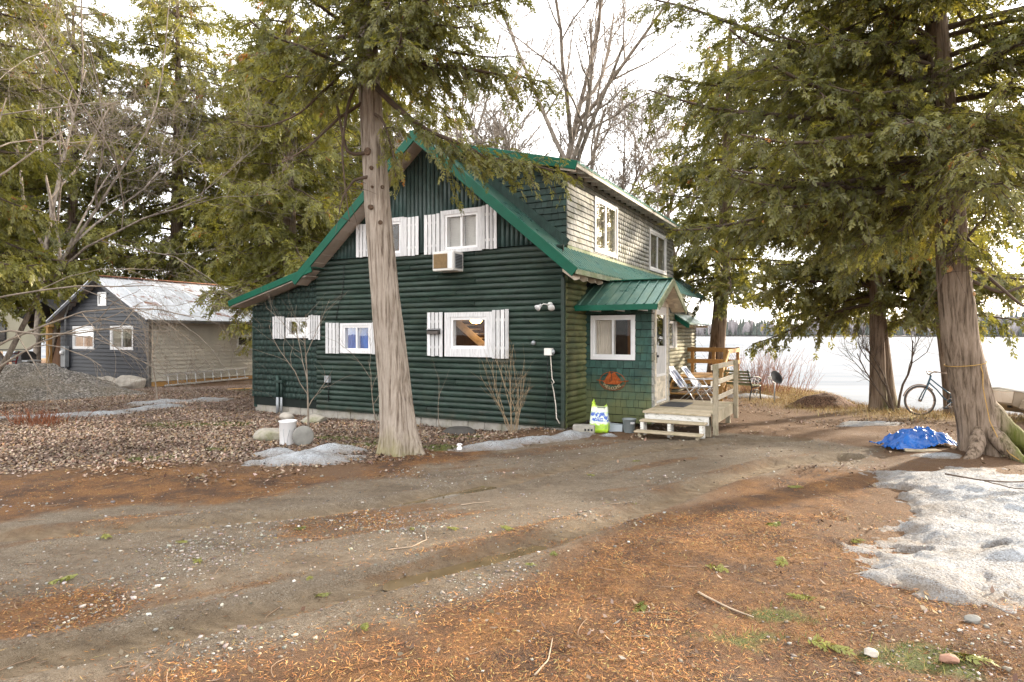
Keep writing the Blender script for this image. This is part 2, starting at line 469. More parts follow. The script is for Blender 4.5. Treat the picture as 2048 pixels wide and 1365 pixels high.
duff = t.ramp(n_f, [(.25, (.055, .03, .017)), (.5, (.15, .085, .045)), (.75, (.27, .165, .09))])
msc = t.ramp(n_f, [(.3, (.045, .055, .012)), (.7, (.15, .16, .04))])
dryc = t.ramp(t.noise(t.pos((40, 40, 8)), 1, 5, .7), [(.3, (.17, .105, .035)), (.7, (.42, .30, .13))])
edge = t.noise(P0, 9, 5, .7)
def soft(w, k=.55): return t.math('MULTIPLY', t.math('ADD', t.math('SUBTRACT', w, t.math('MULTIPLY', edge, k)), 0.0), 1 / (1 - k * .75), True)
col = t.mix(soft(chan(a1, 2)), duff, lfc)
col = t.mix(soft(chan(a1, 0)), col, drive_c)
col = t.mix(soft(chan(a1, 1)), col, ndc)
mudc = t.ramp(t.noise(t.pos((3, 9, 3)), 1.5, 5, .65), [(.3, (.115, .082, .050)), (.5, (.20, .148, .092)), (.7, (.29, .22, .145))])
col = t.mix(t.math('MULTIPLY', chan(a2, 0), .9), col, mudc)
col = t.mix(soft(chan(a2, 1), .3), col, dryc)
col = t.mix(soft(a1a), col, msc)
wetf = t.math('MULTIPLY', chan(a2, 2), t.mr(edge, .35, .6, .35, 1), True)
col = t.mix(t.math('MULTIPLY', wetf, .3), col, t.mix(1, col, (.42, .38, .34), 'MULTIPLY'))
rgh = t.mr(wetf, 0, 1, .92, .42)
hgt = t.math('ADD', t.math('MULTIPLY', t.math('SUBTRACT', 1, v2), .5), t.math('ADD', n_f, t.math('MULTIPLY', n_m, 1.5)))
M_GROUND = t.pbr(col, rgh, 0, t.bump(hgt, 1.0, .028), .3)
g = link('ground', np_mesh('ground', V, Fg, M_GROUND, True, {'zone_a': ('FLOAT_COLOR', A1), 'zone_b': ('FLOAT_COLOR', A2)}))
g['kind'] = 'structure'

# ------------------------------------------------------------ frozen lake and far shore
t = Nt('lake_snow_ice')
p = t.pos((.03, .10, .1)); s1 = t.noise(p, 1.0, 6, .6, .5); s2 = t.noise(t.pos((.35, 1.1, 1)), 1, 5, .6)
c = t.ramp(s1, [(.35, (.105, .125, .15)), (.5, (.17, .185, .205)), (.7, (.225, .232, .24))])
c = t.mix(t.mr(s2, .5, .68, 0, .6), c, (.095, .115, .145))
M_LAKE = t.pbr(c, t.mr(s1, .3, .6, .8, .95), 0, t.bump(s2, .25, .05), .12)
lk = link('lake', mesh('lake', [(-1500, -200, -.62), (1600, -200, -.62), (1600, 1500, -.62), (-1500, 1500, -.62)], [(0, 1, 2, 3)], M_LAKE))
lk['kind'] = 'structure'
SHORE = [(-1500, 520), (-900, 700), (-400, 900), (0, 1000), (250, 960), (400, 800), (470, 660), (560, 600), (800, 560), (1500, 480)]
def shore_pt(u):
    P = np.array(SHORE, float); d = np.r_[0, np.cumsum(np.hypot(*np.diff(P, axis=0).T))]
    s = u * d[-1]; return np.array([np.interp(s, d, P[:, 0]), np.interp(s, d, P[:, 1])])
n = 160; V = []; 
for k in range(n + 1):
    q = shore_pt(k / n); out = q / np.linalg.norm(q)
    for dd, zz in ((0, -.9), (3, -.2), (60, 3 + 3 * math.sin(k * .35)), (220, 9 + 5 * math.sin(k * .21 + 1)), (600, 12)):
        pt = q + out * dd; V.append((pt[0], pt[1], zz))
i = (np.arange(n)[:, None] * 5 + np.arange(4)[None, :]).ravel()
hl = link('hill', np_mesh('hill', V, np.stack([i, i + 5, i + 6, i + 1], -1), plain('far_bank', (.09, .075, .06), .9, scale=.05), True))
hl['kind'] = 'structure'
# the wood on the far shore: conifers and bare crowns, as one mass
def far_wood():
    rg = np.random.default_rng(5); n = 4000; Vs = []; Fs = []; Ts = []
    ca = np.arange(5) * 2 * np.pi / 5
    for k in range(n):
        u = rg.uniform(.22, .93); q = shore_pt(u); out = q / np.linalg.norm(q)
        dep = abs(rg.normal(0, 28)) + 1; q = q + out * dep + rg.normal(0, 2, 2)
        con = rg.random() < ((.6 if 14 * u % 1 < .5 else .35) if u > .58 else .08)
        h = (1.35 if u > .58 else 1.05) * rg.uniform(8, 17) * (.8 + .5 * vnoise(u * 60, 0.5, 3)) * (1.1 if con else .9); w = h * (rg.uniform(.12, .2) if con else rg.uniform(.15, .26))
        prof = [(1, .08), (.75, .35), (.5, .6), (.12, 1)] if con else [(.25, .12), (.85, .45), (.95, .7), (.35, 1)]
        base = sum(len(x) for x in Vs); ring = []
        for r, z in prof:
            rr = w * r * rg.uniform(.7, 1.3, 5); ring.append(np.stack([q[0] + rr * np.cos(ca), q[1] + rr * np.sin(ca), np.full(5, -.4 + dep * .045 + z * h) + rg.uniform(-.05, .05, 5) * h], -1))
        Vs.append(np.concatenate(ring)); Ts.append(np.full(20, rg.uniform(0, .45) if con else rg.uniform(.55, 1)))
        j = np.arange(5); j2 = (j + 1) % 5
        for a in range(3): Fs.append(base + np.stack([a * 5 + j, a * 5 + j2, a * 5 + 5 + j2, a * 5 + 5 + j], -1))
    t = Nt('far_wood'); f = t.attr('tint', 'Fac'); c = t.ramp(f, [(0, (.028, .045, .034)), (.45, (.05, .065, .045)), (.55, (.16, .14, .145)), (1, (.24, .215, .22))])
    nz = t.noise(t.pos((.5, .5, .25)), 1, 4, .7); c = t.mix(1, c, t.ramp(nz, [(.3, .55), (.7, 1.3)]), 'MULTIPLY')
    m = t.pbr(c, .95, 0, None, .1)
    o = link('far_wood', np_mesh('far_wood', np.concatenate(Vs), np.concatenate(Fs), m, False, {'tint': ('FLOAT', np.concatenate(Ts))}))
    tag(o, 'mixed wood of dark conifers and bare grey trees along the far lake shore', 'wood', kind='stuff')
far_wood()

# ------------------------------------------------------------ snow
t = Nt('old_snow')
P0 = t.pos(); nz = t.noise(P0, 5, 6, .7); fn = t.noise(P0, 70, 4, .7); vv = t.vor(P0, 34, 'F1', 0)
c = t.ramp(nz, [(.3, (.34, .36, .39)), (.5, (.50, .53, .57)), (.8, (.58, .61, .66))])
dirt = t.math('MULTIPLY', t.mr(fn, .50, .60), t.mr(t.noise(P0, 2.1, 5, .7), .36, .58, .10, 1.0))
c = t.mix(t.math('MULTIPLY', dirt, .95), c, (.10, .07, .045)); c = t.mix(t.mr(t.noise(t.pos((1.0, 2.2, 1)), 1.3, 6, .75), .46, .66, 0, .7), c, (.25, .22, .185))
thin = t.mr(t.attr('edge', 'Fac'), 0.0, .6, 1, 0)
c = t.mix(t.math('MULTIPLY', thin, t.mr(nz, .35, .6, .25, 1)), c, (.24, .19, .145))
hh = t.math('ADD', t.math('MULTIPLY', nz, 2), t.math('ADD', fn, t.math('MULTIPLY', vv, .8)))
M_SNOW = t.pbr(c, .75, 0, t.bump(hh, 1.0, .05), .3, sub=.0)
SNOWS = []
def snow(name, ells, hmax, label, seed, step=.04, amp=.9, freq=2.2, holes=(), z_off=0.0, poly=None, reach=1.2):
    """patch of snow from soft ellipses (cx, cy, rx, ry, angle): a height field over the ground"""
    e = np.array(ells); x0, x1 = (e[:, 0] - e[:, 2:4].max(1)).min() - .3, (e[:, 0] + e[:, 2:4].max(1)).max() + .3
    y0, y1 = (e[:, 1] - e[:, 2:4].max(1)).min() - .3, (e[:, 1] + e[:, 2:4].max(1)).max() + .3
    X, Y = np.meshgrid(np.arange(x0, x1, step), np.arange(y0, y1, step))
    fld = np.full(X.shape, -9.0)
    for cx, cy, rx, ry, a in ells:
        ca, sa = math.cos(R(a)), math.sin(R(a)); u = (X - cx) * ca + (Y - cy) * sa; v = -(X - cx) * sa + (Y - cy) * ca
        fld = np.maximum(fld, 1 - np.hypot(u / rx, v / ry))
    if poly is not None: fld = np.clip(-poly_sd(X, Y, poly) / reach, -1, 1)
    fld = fld + amp * fbm(X * freq, Y * freq, seed, 5); fld0 = fld
    fld = fld + .30 * fbm(X * freq * 5, Y * freq * 6, seed + 11, 3)
    for hx, hy, hr in holes: fld = fld - 1.2 * np.exp(-(((X - hx) / hr) ** 2 + ((Y - hy) / hr / .6) ** 2))
    pos_f = np.clip(fld0, 0, 1) * sstep(0, .2, fld)
    Z = gz(X, Y) + hmax * (pos_f ** .95) * (1 + .5 * fbm(X * 1.4, Y * 1.4, seed + 3, 3)) + .028 * fbm(X * 11, Y * 15, seed + 5, 3) * sstep(0, .25, fld) + .006 * sstep(-.02, .06, fld) + np.where(fld < 0, fld * .5, 0) + z_off
    ny, nx = X.shape; i = (np.arange(ny - 1)[:, None] * nx + np.arange(nx - 1)[None, :])
    ok = (np.maximum.reduce([fld[:-1, :-1], fld[1:, :-1], fld[:-1, 1:], fld[1:, 1:]]) > -.06).ravel(); i = i.ravel()[ok]
    F = np.stack([i, i + 1, i + 1 + nx, i + nx], -1); used = np.unique(F); mp = np.zeros(X.size, int); mp[used] = np.arange(len(used))
    c = np.array([np.mean(e[:, 0]), np.mean(e[:, 1]), 0])
    V = np.stack([X, Y, Z], -1).reshape(-1, 3)[used] - c
    o = link(name, np_mesh(name, V, mp[F], M_SNOW, True, {'edge': ('FLOAT', fld.ravel()[used])}), None, c)
    SNOWS.append((o, fld.ravel()[used])); return tag(o, label, 'snow')
snow('snow_bank', [(5.8, 6.3, 3.6, 2.6, 0)], .21, 'large dirty snow bank melting beside the drive, below the mossy cedar', 101, .036, .62, 2.0, [(3.98, 5.22, .10), (4.25, 7.35, .25), (4.6, 4.6, .3), (3.35, 5.3, .12)], 0,
     [(4.6, 8.65), (5.3, 8.45), (6.2, 8.3), (8.8, 7.9), (9, 4.6), (5, 4.1), (3.8, 4.1), (3.0, 4.4), (2.65, 4.75), (2.85, 5.25), (3.5, 5.9), (4.2, 6.9), (4.35, 7.4), (4.45, 7.9)], 1.5)
snow('snow_patch', [(-2.98, 9.08, .82, .28, 8), (-3.5, 9.5, .5, .2, -8), (-2.75, 9.65, .55, .2, 5)], .13, 'small slushy snow patch in front of the white pail beside the leaning cedar', 131, .03, .9, 2.4)
snow('snow_patch', [(-.35, 10.35, .65, .2, 30), (.35, 10.95, .75, .24, 22), (1.05, 11.45, .5, .2, 30)], .11, 'narrow snow strip between the gravel drive and the twiggy shrub by the log wall', 151, .03, .9, 2.4)
snow('snow_patch', [(-9.9, 14.4, 1.6, .22, 22), (-9.0, 15.6, .9, .3, 50), (-8.6, 17.4, .9, .4, 40), (-9.3, 16.9, .8, .3, 30)], .10, 'long thin snow strip on the leaf litter in front of the grey shed', 171, .05, .9, 1.5)
snow('snow_patch', [(7.4, 12.9, .7, .3, 10), (6.7, 12.6, .3, .15, 0)], .04, 'thin patch of icy snow on the bank before the twin cedar trunks', 191, .04, 1.1, 2.4)
snow('snow_patch', [(7.1, 18.9, 1.0, .5, 0)], .10, 'snow drift lying behind the slatted garden bench', 211, .06, .7, 1.5)
snow('snow_patch', [(1.75, 11.55, .2, .1, 0), (1.35, 11.75, .25, .1, 0)], .05, 'last scrap of snow below the green and white bag', 221, .025, .8, 3)

# puddles lying in the ruts
t = Nt('puddle_water')
M_PUD = t.pbr(t.ramp(t.noise(t.pos(), 3, 3), [(.3, (.085, .062, .034)), (.7, (.14, .10, .052))]), .06, 0, t.bump(t.noise(t.pos(), 6, 2), .03, .01), .5)
def puddle(pts, wd, label, z):
    P = np.array(pts, float); L = []; Rr = []
    n = 40; s = np.linspace(0, len(P) - 1, n); px = np.interp(s, range(len(P)), P[:, 0]); py = np.interp(s, range(len(P)), P[:, 1])
    tx, ty = np.gradient(px), np.gradient(py); l = np.hypot(tx, ty)
    u = np.linspace(0, 1, n); w = wd * np.sqrt(np.clip(u * (1 - u) * 4, 0, 1)) * (.75 + .9 * fbm(u * 9, u * 0 + .5, 7, 3))
    V = [(px[k] + sgn * -ty[k] / l[k] * w[k], py[k] + sgn * tx[k] / l[k] * w[k], z) for k in range(n) for sgn in (-1, 1)]
    i = np.arange(n - 1) * 2
    o = link('puddle', np_mesh('puddle', V, np.stack([i, i + 1, i + 3, i + 2], -1), M_PUD)); o['kind'] = 'structure'; return tag(o, label)
_zb = float(np.percentile(gz(np.linspace(-.8, .2, 40), np.interp(np.linspace(-.8, .2, 40), [-.84, .22], [4.73, 5.51])), 70)); puddle([(-.95, 4.65), (-.45, 5.02), (.0, 5.35), (.3, 5.58)], .32, 'brown puddle standing in the near tyre rut', _zb + .012)
_za = float(np.percentile(gz(np.linspace(-1.1, -.25, 40), np.interp(np.linspace(-1.1, -.25, 40), [-1.14, -.15], [7.09, 7.93])), 75)); puddle([(-1.2, 7.04), (-.7, 7.46), (-.2, 7.89)], .3, 'pale brown puddle standing in the farther tyre rut', _za + .010)
# ------------------------------------------------------------ materials of the buildings
def painted(name, c, c2, rough=.5, grain=(3, 3, 22), algae=None, a_lo=.5, a_hi=.75, low=None, peel=None, cell=True):
    """painted, weathered board: streaks along the grain, algae, damp growth towards the soil"""
    t = Nt(name); P = t.pos(); f = t.noise(t.co('Object', grain), 1.5, 5, .65, .3); n2 = t.noise(P, 2.3, 6, .65)
    col = t.ramp(f, [(.25, mul(c, .62)), (.5, c), (.78, c2)])
    col = t.mix(1.0, col, t.mr(t.rnd(), 0, 1, .80, 1.22), 'MULTIPLY')
    if cell: cv = t.n('ShaderNodeSeparateColor'); t.L(t.vor(t.pos((6.5, 6.5, 7.5)), 1.0, 'F1', 1), cv.inputs[0]); col = t.mix(1.0, col, t.mr(cv.outputs[0], 0, 1, .80, 1.16), 'MULTIPLY')
    if peel: col = t.mix(t.mr(t.noise(t.co('Object', (6, 6, 6)), 3, 6, .75), .58, .66), col, peel)
    if algae: col = t.mix(t.mr(n2, a_lo, a_hi, 0, .85), col, algae)
    if low:
        zf = t.mr(t.math('ADD', t.sep(P, 2), t.mr(n2, .2, .8, -.45, .45)), low[0], low[1], .8, 0); col = t.mix(zf, col, low[2])
    return t.pbr(col, t.mr(n2, .3, .7, rough, min(1, rough + .25)), 0, t.bump(f, .3, .004), .4)
M_LOG = painted('log_green_paint', (.017, .035, .026), (.030, .056, .043), .42, (1.2, 14, 14), (.034, .052, .032), .55, .75, (-.15, .22, (.055, .052, .034)))
M_VLOG = painted('upright_log_green_paint', (.020, .042, .037), (.032, .060, .052), .38, (14, 14, 1.2))
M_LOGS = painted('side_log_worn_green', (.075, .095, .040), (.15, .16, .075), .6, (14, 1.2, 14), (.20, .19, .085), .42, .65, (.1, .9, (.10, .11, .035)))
M_LOGF = painted('far_log_pale', (.20, .195, .14), (.32, .305, .23), .75, (14, 1.2, 14), (.12, .13, .07), .5, .7)  # farther side-wall logs, much paler than the near ones
M_SHK = painted('shingle_dark_green', (.019, .041, .034), (.031, .060, .050), .55, (26, 26, 3))
M_SHV = painted('shingle_porch_green', (.026, .072, .058), (.050, .105, .085), .6, (26, 26, 3), (.10, .12, .045), .58, .74, (.25, 1.1, (.13, .135, .045)))
M_SHW = painted('shingle_pale_grey', (.31, .31, .29), (.44, .44, .415), .8, (26, 26, 3), (.17, .165, .10), .52, .72)  # dormer and porch side walls, much paler than the front shingles
M_BACK = plain('wall_backing_dark', (.006, .011, .009), .9)  # near-black colour stands in for the shadow lines between shingle courses
M_WHITE = painted('white_paint', (.60, .60, .61), (.70, .70, .70), .5, (26, 26, 2.5), (.52, .52, .49), .62, .85, cell=False)
M_VINYL = plain('white_vinyl', (.74, .74, .75), .35, vary=.06)
M_TRIM = plain('green_trim_metal', (.001, .080, .046), .5, vary=.15, scale=3, spec=.25)
t = Nt('green_roof_metal'); n2 = t.noise(t.pos(), 2.4, 6, .7); st = t.noise(t.co('Object', (12, 2, 2)), 1.3, 4, .6)
c = t.ramp(st, [(.3, (.03, .11, .085)), (.7, (.07, .17, .14))]); c = t.mix(t.mr(n2, .45, .68, 0, .75), c, (.13, .19, .13))
M_ROOF = t.pbr(c, t.mr(n2, .3, .7, .2, .45), .45, None, .5)
M_RAKEP = painted('pale_green_fascia', (.34, .37, .25), (.50, .50, .38), .7, (3, 20, 20), (.2, .26, .13), .45, .7)
M_SOFF = plain('beige_soffit', (.40, .34, .29), .6, vary=.12, scale=3)
M_CREAM = painted('cream_paint', (.62, .56, .46), (.72, .66, .56), .6, (3, 3, 12), (.45, .43, .30), .6, .8)
M_CONC = plain('concrete_block', (.33, .31, .275), .9, vary=.25, scale=5, bump=.5, grime=(.20, .19, .12))
M_ROOMW = wood('room_panelling', (.23, .12, .05), None, (12, 12, 1), .6)
M_RDOOR = wood('orange_inner_door', (.42, .17, .05), None, (12, 12, 1), .5)
M_RDARK = plain('room_dark', (.06, .045, .035), .8)
M_BLIND = plain('blind_plastic', (.62, .60, .57), .5, vary=.08)
M_CURT = plain('blue_curtain', (.05, .17, .48), .8, vary=.2, scale=4)
M_LACE = plain('pale_curtain', (.60, .54, .47), .85, vary=.12, scale=3)
M_STEEL = plain('grey_steel', (.33, .35, .37), .45, .4, .12)
M_BLK = plain('black_plastic', (.015, .015, .017), .5, vary=.2)
t = Nt('window_glass'); fr = t.n('ShaderNodeFresnel'); fr.inputs[0].default_value = 1.45
tr = t.n('ShaderNodeBsdfTransparent'); tr.inputs[0].default_value = (.94, .95, .945, 1); gl = t.n('ShaderNodeBsdfGlossy'); gl.inputs['Roughness'].default_value = .015
t.L(t.bump(t.noise(t.co(), 1.5, 2), .05, .02), gl.inputs['Normal'])
mx = t.n('ShaderNodeMixShader'); t.L(t.math('MULTIPLY', fr.outputs[0], .62, True), mx.inputs[0]); t.L(tr.outputs[0], mx.inputs[1]); t.L(gl.outputs[0], mx.inputs[2]); t.L(mx.outputs[0], t.out.inputs['Surface'])
M_GLASS = t.m

# ------------------------------------------------------------ wall frames: a along the wall, d outwards, z up
HA = R(-28.23); HC = (1.003, 12.2)
class Wall:
    def __init__(s, o, av, dv, rz): s.o, s.av, s.dv, s.rz = o, av, dv, rz
    def p(s, a, d, z): return (s.o[0] + s.av[0] * a + s.dv[0] * d, s.o[1] + s.av[1] * a + s.dv[1] * d, z)
def wmesh(name, par, mat, W, v, f, smooth=False):
    return link(name, mesh(name, [W.p(*q) for q in v], [tuple(reversed(k)) for k in f], mat, smooth), par)
def wbox(name, par, mat, W, a0, a1, d0, d1, z0, z1, b=.004):
    return wmesh(name, par, mat, W, *box_data(a0, a1, d0, d1, z0, z1, b))
def wring(name, par, mat, W, a0, a1, z0, z1, w, d0, d1):
    """picture frame with a hole, one connected mesh; w border width or (left, right, bottom, top)"""
    l, r, bt, tp = (w,) * 4 if not isinstance(w, tuple) else w
    o = [(a0, z0), (a1, z0), (a1, z1), (a0, z1)]; n = [(a0 + l, z0 + bt), (a1 - r, z0 + bt), (a1 - r, z1 - tp), (a0 + l, z1 - tp)]
    v = [(a, d, z) for d in (d0, d1) for a, z in o + n]; f = []
    for k in range(4):
        k2 = (k + 1) % 4
        f += [(8 + k, 8 + k2, 12 + k2, 12 + k), (k, 4 + k, 4 + k2, k2), (k, k2, 8 + k2, 8 + k), (4 + k, 12 + k, 12 + k2, 4 + k2)]
    return wmesh(name, par, mat, W, v, f)
def wall_panels(name, par, mat, W, a0, a1, z0, top, holes, d0, d1, breaks=()):
    """backing wall with real openings, one strip of wall per column between openings; top(a) is the roof line"""
    xs = sorted({a0, a1, *[h[k] for h in holes for k in (0, 1) if a0 < h[k] < a1], *[b for b in breaks if a0 < b < a1]})
    bm = bmesh.new()
    for l, r in zip(xs[:-1], xs[1:]):
        m = (l + r) / 2; hs = sorted([(h[2], h[3]) for h in holes if h[0] - 1e-6 < m < h[1] + 1e-6]); zz = z0
        for s, e in hs + [(None, None)]:
            tl, tr_ = (top(l), top(r)) if s is None else (s, s)
            if min(tl, tr_) > zz + .01:
                q = [W.p(l, d0, zz), W.p(r, d0, zz), W.p(r, d0, tr_), W.p(l, d0, tl), W.p(l, d1, zz), W.p(r, d1, zz), W.p(r, d1, tr_), W.p(l, d1, tl)]
                vs = [bm.verts.new(p) for p in q]
                for k in ((0, 1, 2, 3), (7, 6, 5, 4), (0, 4, 5, 1), (1, 5, 6, 2), (2, 6, 7, 3), (3, 7, 4, 0)): bm.faces.new([vs[j] for j in k])
            if e is not None: zz = e
    bmesh.ops.remove_doubles(bm, verts=bm.verts, dist=1e-4)
    me = bpy.data.meshes.new(name); bm.to_mesh(me); bm.free(); me.materials.append(mat)
    return link(name, me, par)
def spans(a0, a1, z, holes, pad=.0):
    """parts of a0..a1 left free at height z"""
    out = [(a0, a1)]
    for h in holes:
        if h[2] - pad < z < h[3] + pad:
            nx_ = []
            for l, r in out:
                if h[1] <= l or h[0] >= r: nx_.append((l, r)); continue
                if h[0] > l: nx_.append((l, h[0]))
                if h[1] < r: nx_.append((h[1], r))
            out = nx_
    return [(l, r) for l, r in out if r - l > .03]
PROF = [(-.5, 0), (-.47, .45), (-.33, .80), (-.12, .98), (.12, .98), (.33, .80), (.47, .45), (.5, 0)]
def log(par, mat, W, a0, a1, zc, s, dep, seg=.9, upright=False):
    n = max(1, int((a1 - a0) / seg)); v = []; f = []; m = len(PROF); ph = random.uniform(0, 50)
    for k in range(n + 1):
        a = a0 + (a1 - a0) * k / n; wob = .004 * math.sin(a * 1.7 + ph); dd = dep * (1 + .06 * math.sin(a * 2.3 + ph * 2))
        for zz, d in PROF: v.append((a, dd * d, zc + zz * s + wob) if not upright else (zc + zz * s + wob, dd * d, a))
    for k in range(n):
        for j in range(m - 1): f.append((k * m + j, k * m + j + 1, (k + 1) * m + j + 1, (k + 1) * m + j))
    f += [tuple(range(m)), tuple(range((n + 1) * m - 1, n * m - 1, -1))]
    if not upright: f = [tuple(reversed(q)) for q in f]
    o = wmesh('log', par, mat, W, v, f, True)
    for pl in o.data.polygons: pl.use_smooth = len(pl.vertices) == 4
    return o
_SH = {}
def shingle_mesh(mat):
    if mat.name not in _SH:
        v = [(0, -.004, 1), (1, -.004, 1), (1, -.026, 0), (0, -.026, 0), (0, .004, 1), (1, .004, 1), (1, .004, 0), (0, .004, 0)]
        f = [(3, 2, 1, 0), (4, 5, 6, 7), (0, 1, 5, 4), (2, 3, 7, 6), (1, 2, 6, 5), (3, 0, 4, 7)]
        _SH[mat.name] = mesh('shingle', v, f, mat)
    return _SH[mat.name]
def shingles(par, mat, W, a0, a1, z0, expo, top, holes, single=lambda a, z: True, wd=(.10, .19), left=None):
    """courses of shingles, each its own piece; those for which single() is false go into one joined part"""
    bulk = NB(); rg = random.Random(int(a0 * 100 + z0 * 37 + expo * 1000)); z = z0; row = 0
    while True:
        lo = a0 if left is None else max(a0, left(z + expo * .6))
        if top((lo + a1) / 2) < z + .02 and top(a1) < z + .02 and top(lo) < z + .02: break
        for l, r in spans(lo, a1, z + expo / 2, holes):
            a = l
            while a < r - .015:
                w = rg.uniform(*wd); w = r - a if r - a - w < .06 else w
                if top(a + w / 2) > z + .03:
                    hgt = min(expo * .925, max(.03, top(a + w / 2) - z)); dz = rg.uniform(-.004, .004); dd = rg.uniform(0, .004)  # courses stop short so the near-black backing shows as a shadow line
                    if single(a, z):
                        o = link('shingle', shingle_mesh(mat), par, W.p(a + .0015, .004 + dd, z + dz), (rg.uniform(-.006, .006), 0, W.rz)); o.scale = (w - .006, 1, hgt)
                    else:
                        v, f = box_data(0, 1, 0, 1, 0, 1)
                        bulk.add([W.p(a + .0015 + q[0] * (w - .006), dd + (.004 if q[1] == 0 else (.026 if q[2] == 0 else .010)), z + dz + q[2] * hgt) for q in v], f)
                a += w
        z += expo; row += 1
        if row > 60: break
    if bulk.n: bulk.build('shingle_course', mat, par, False, 'stuff')

def window(par, W, a0, a1, z0, z1, d=.075, trim=(.09, .09, .09, .09), tm=None, kind='slide', inside='dark', depth=1.0, sash=.045, e=.25):
    """window in a real opening: trim > sash, panes, mullion, room behind it"""
    tm = tm or M_VINYL; trim = trim if isinstance(trim, tuple) else (trim,) * 4
    fr_ = wring('window', par, tm, W, a0, a1, z0, z1, trim, -.10, d)
    l, r, b, tp = trim; i0, i1, j0, j1 = a0 + l, a1 - r, z0 + b, z1 - tp
    wring('sash', fr_, M_VINYL, W, i0, i1, j0, j1, sash, -.06, d - .022)
    g0, g1, h0, h1 = i0 + sash, i1 - sash, j0 + sash, j1 - sash
    def pane(p0, p1, dd): wmesh('pane', fr_, M_GLASS, W, [(p0, dd, h0), (p1, dd, h0), (p1, dd, h1), (p0, dd, h1)], [(0, 1, 2, 3)])
    if kind == 'slide':
        m = (g0 + g1) / 2; wbox('mullion', fr_, M_VINYL, W, m - sash * .55, m + sash * .55, -.055, d - .028, h0, h1)
        pane(g0, m - sash * .55, 0); pane(m + sash * .55, g1, .012)
    else: pane(g0, g1, 0)
    ez = min(e, .5); rm = {'dark': M_RDARK, 'wood': M_ROOMW}.get(inside, M_RDARK)
    v = [(i0 - e, -.13, j0 - ez), (i1 + .25, -.13, j0 - ez), (i1 + .25, -.13, j1 + ez), (i0 - e, -.13, j1 + ez), (i0 - e, -depth, j0 - ez), (i1 + .25, -depth, j0 - ez), (i1 + .25, -depth, j1 + ez), (i0 - e, -depth, j1 + ez)]
    wmesh('room', fr_, rm, W, v, [(4, 5, 6, 7), (0, 1, 5, 4), (1, 2, 6, 5), (2, 3, 7, 6), (3, 0, 4, 7)])
    if inside == 'blind':
        z = h0 + .01
        while z < h1 - .01:
            for s0, s1 in (((g0, g1),) if kind != 'slide' else ((g0, g0 + (g1 - g0) / 2 - .03), (g0 + (g1 - g0) / 2 + .03, g1))):
                wmesh('blind_slat', fr_, M_BLIND, W, [(s0, -.075, z), (s1, -.075, z), (s1, -.055, z + .030), (s0, -.055, z + .030), (s0, -.078, z + .002), (s1, -.078, z + .002), (s1, -.058, z + .032), (s0, -.058, z + .032)],
                      [(0, 1, 2, 3), (7, 6, 5, 4), (0, 4, 5, 1), (2, 6, 7, 3)])
            z += .036
    if inside in ('curtain', 'lace', 'sheer_glare'):
        cm = M_CURT if inside == 'curtain' else M_LACE; n = 60; v = []; ce = g1 if inside in ('curtain', 'sheer_glare') else g0 + (g1 - g0) * .5
        for k in range(n + 1):
            a = g0 - .02 + (ce - g0 + .04) * k / n; dd = -.09 + .025 * math.sin(k * .9) + .012 * math.sin(k * 2.1)
            v += [(a, dd, h0 - .05), (a, dd * .9, h1 + .05)]
        wmesh('curtain', fr_, cm, W, v, [(2 * k, 2 * k + 2, 2 * k + 3, 2 * k + 1) for k in range(n)], True)
    return fr_
def shutter(par, W, a0, a1, z0, z1, n=4, d=.10, jit=.012):
    w = (a1 - a0) / n
    root = wbox('shutter', par, M_WHITE, W, a0 + .02, a1 - .02, d - .035, d - .018, z0 + (z1 - z0) * .18, z0 + (z1 - z0) * .24)
    wbox('cross_batten', root, M_WHITE, W, a0 + .02, a1 - .02, d - .035, d - .018, z1 - (z1 - z0) * .24, z1 - (z1 - z0) * .18)
    for k in range(n):
        wbox('slat', root, M_WHITE, W, a0 + k * w + .010, a0 + (k + 1) * w - .010, d - .0175, d, z0 + random.uniform(-jit, jit), z1 + random.uniform(-jit, jit), .003)
    return root

# ------------------------------------------------------------ the cabin
cabin = empty('log_cabin', (HC[0], HC[1], 0), HA, 'dark green log cabin with green metal roof, shed dormer and white shutters', 'cabin')
def HW(x, y, z=0.0):
    c, s = math.cos(HA), math.sin(HA); return (HC[0] + x * c - y * s, HC[1] + x * s + y * c, z)
WF = Wall((0, 0), (1, 0), (0, -1), 0); WS = Wall((0, 0), (0, 1), (1, 0), R(90))
WV = Wall((0, 1.05), (1, 0), (0, -1), 0); WD = Wall((1.42, 0), (0, 1), (1, 0), R(90))
WDF = Wall((0, .7), (1, 0), (0, -1), 0); WDS = Wall((-.25, 0), (0, 1), (1, 0), R(90))
RX, RZ, SL = -3.25, 6.12, .83
def zroof(x): return RZ - SL * abs(x - RX) - .20
def zlean(x): return 2.69 + (x + 9.07) * .259 - .20
def ztop(x): return min(zroof(x), 9) if x > -6.36 else zlean(x)
HOLES = [(-2.70, -1.55, 1.41, 2.31), (-2.80, -1.82, 3.60, 4.46), (-4.73, -3.82, 3.60, 4.44), (-7.46, -6.70, 1.79, 2.26), (-5.66, -4.72, 1.45, 2.10)]
wf = wall_panels('front_wall', cabin, M_BACK, WF, -8.69, -.02, .06, ztop, HOLES, -.12, 0, (RX, -6.36))
z = .07 + .059
while z < 3.58:                                            # lying half-round logs, cut at the windows
    for l, r in spans(-6.45, 0, z, HOLES, .0):
        cuts = [l] + ([l + (r - l) * random.uniform(.3, .7)] if r - l > 2.4 else []) + [r]
        for c0, c1 in zip(cuts[:-1], cuts[1:]): log(wf, M_LOG, WF, c0 + (.004 if c0 > l else 0), c1 - (.004 if c1 < r else 0), z + random.uniform(-.003, .003), .118, .058 + random.uniform(-.007, .005))
    z += .118
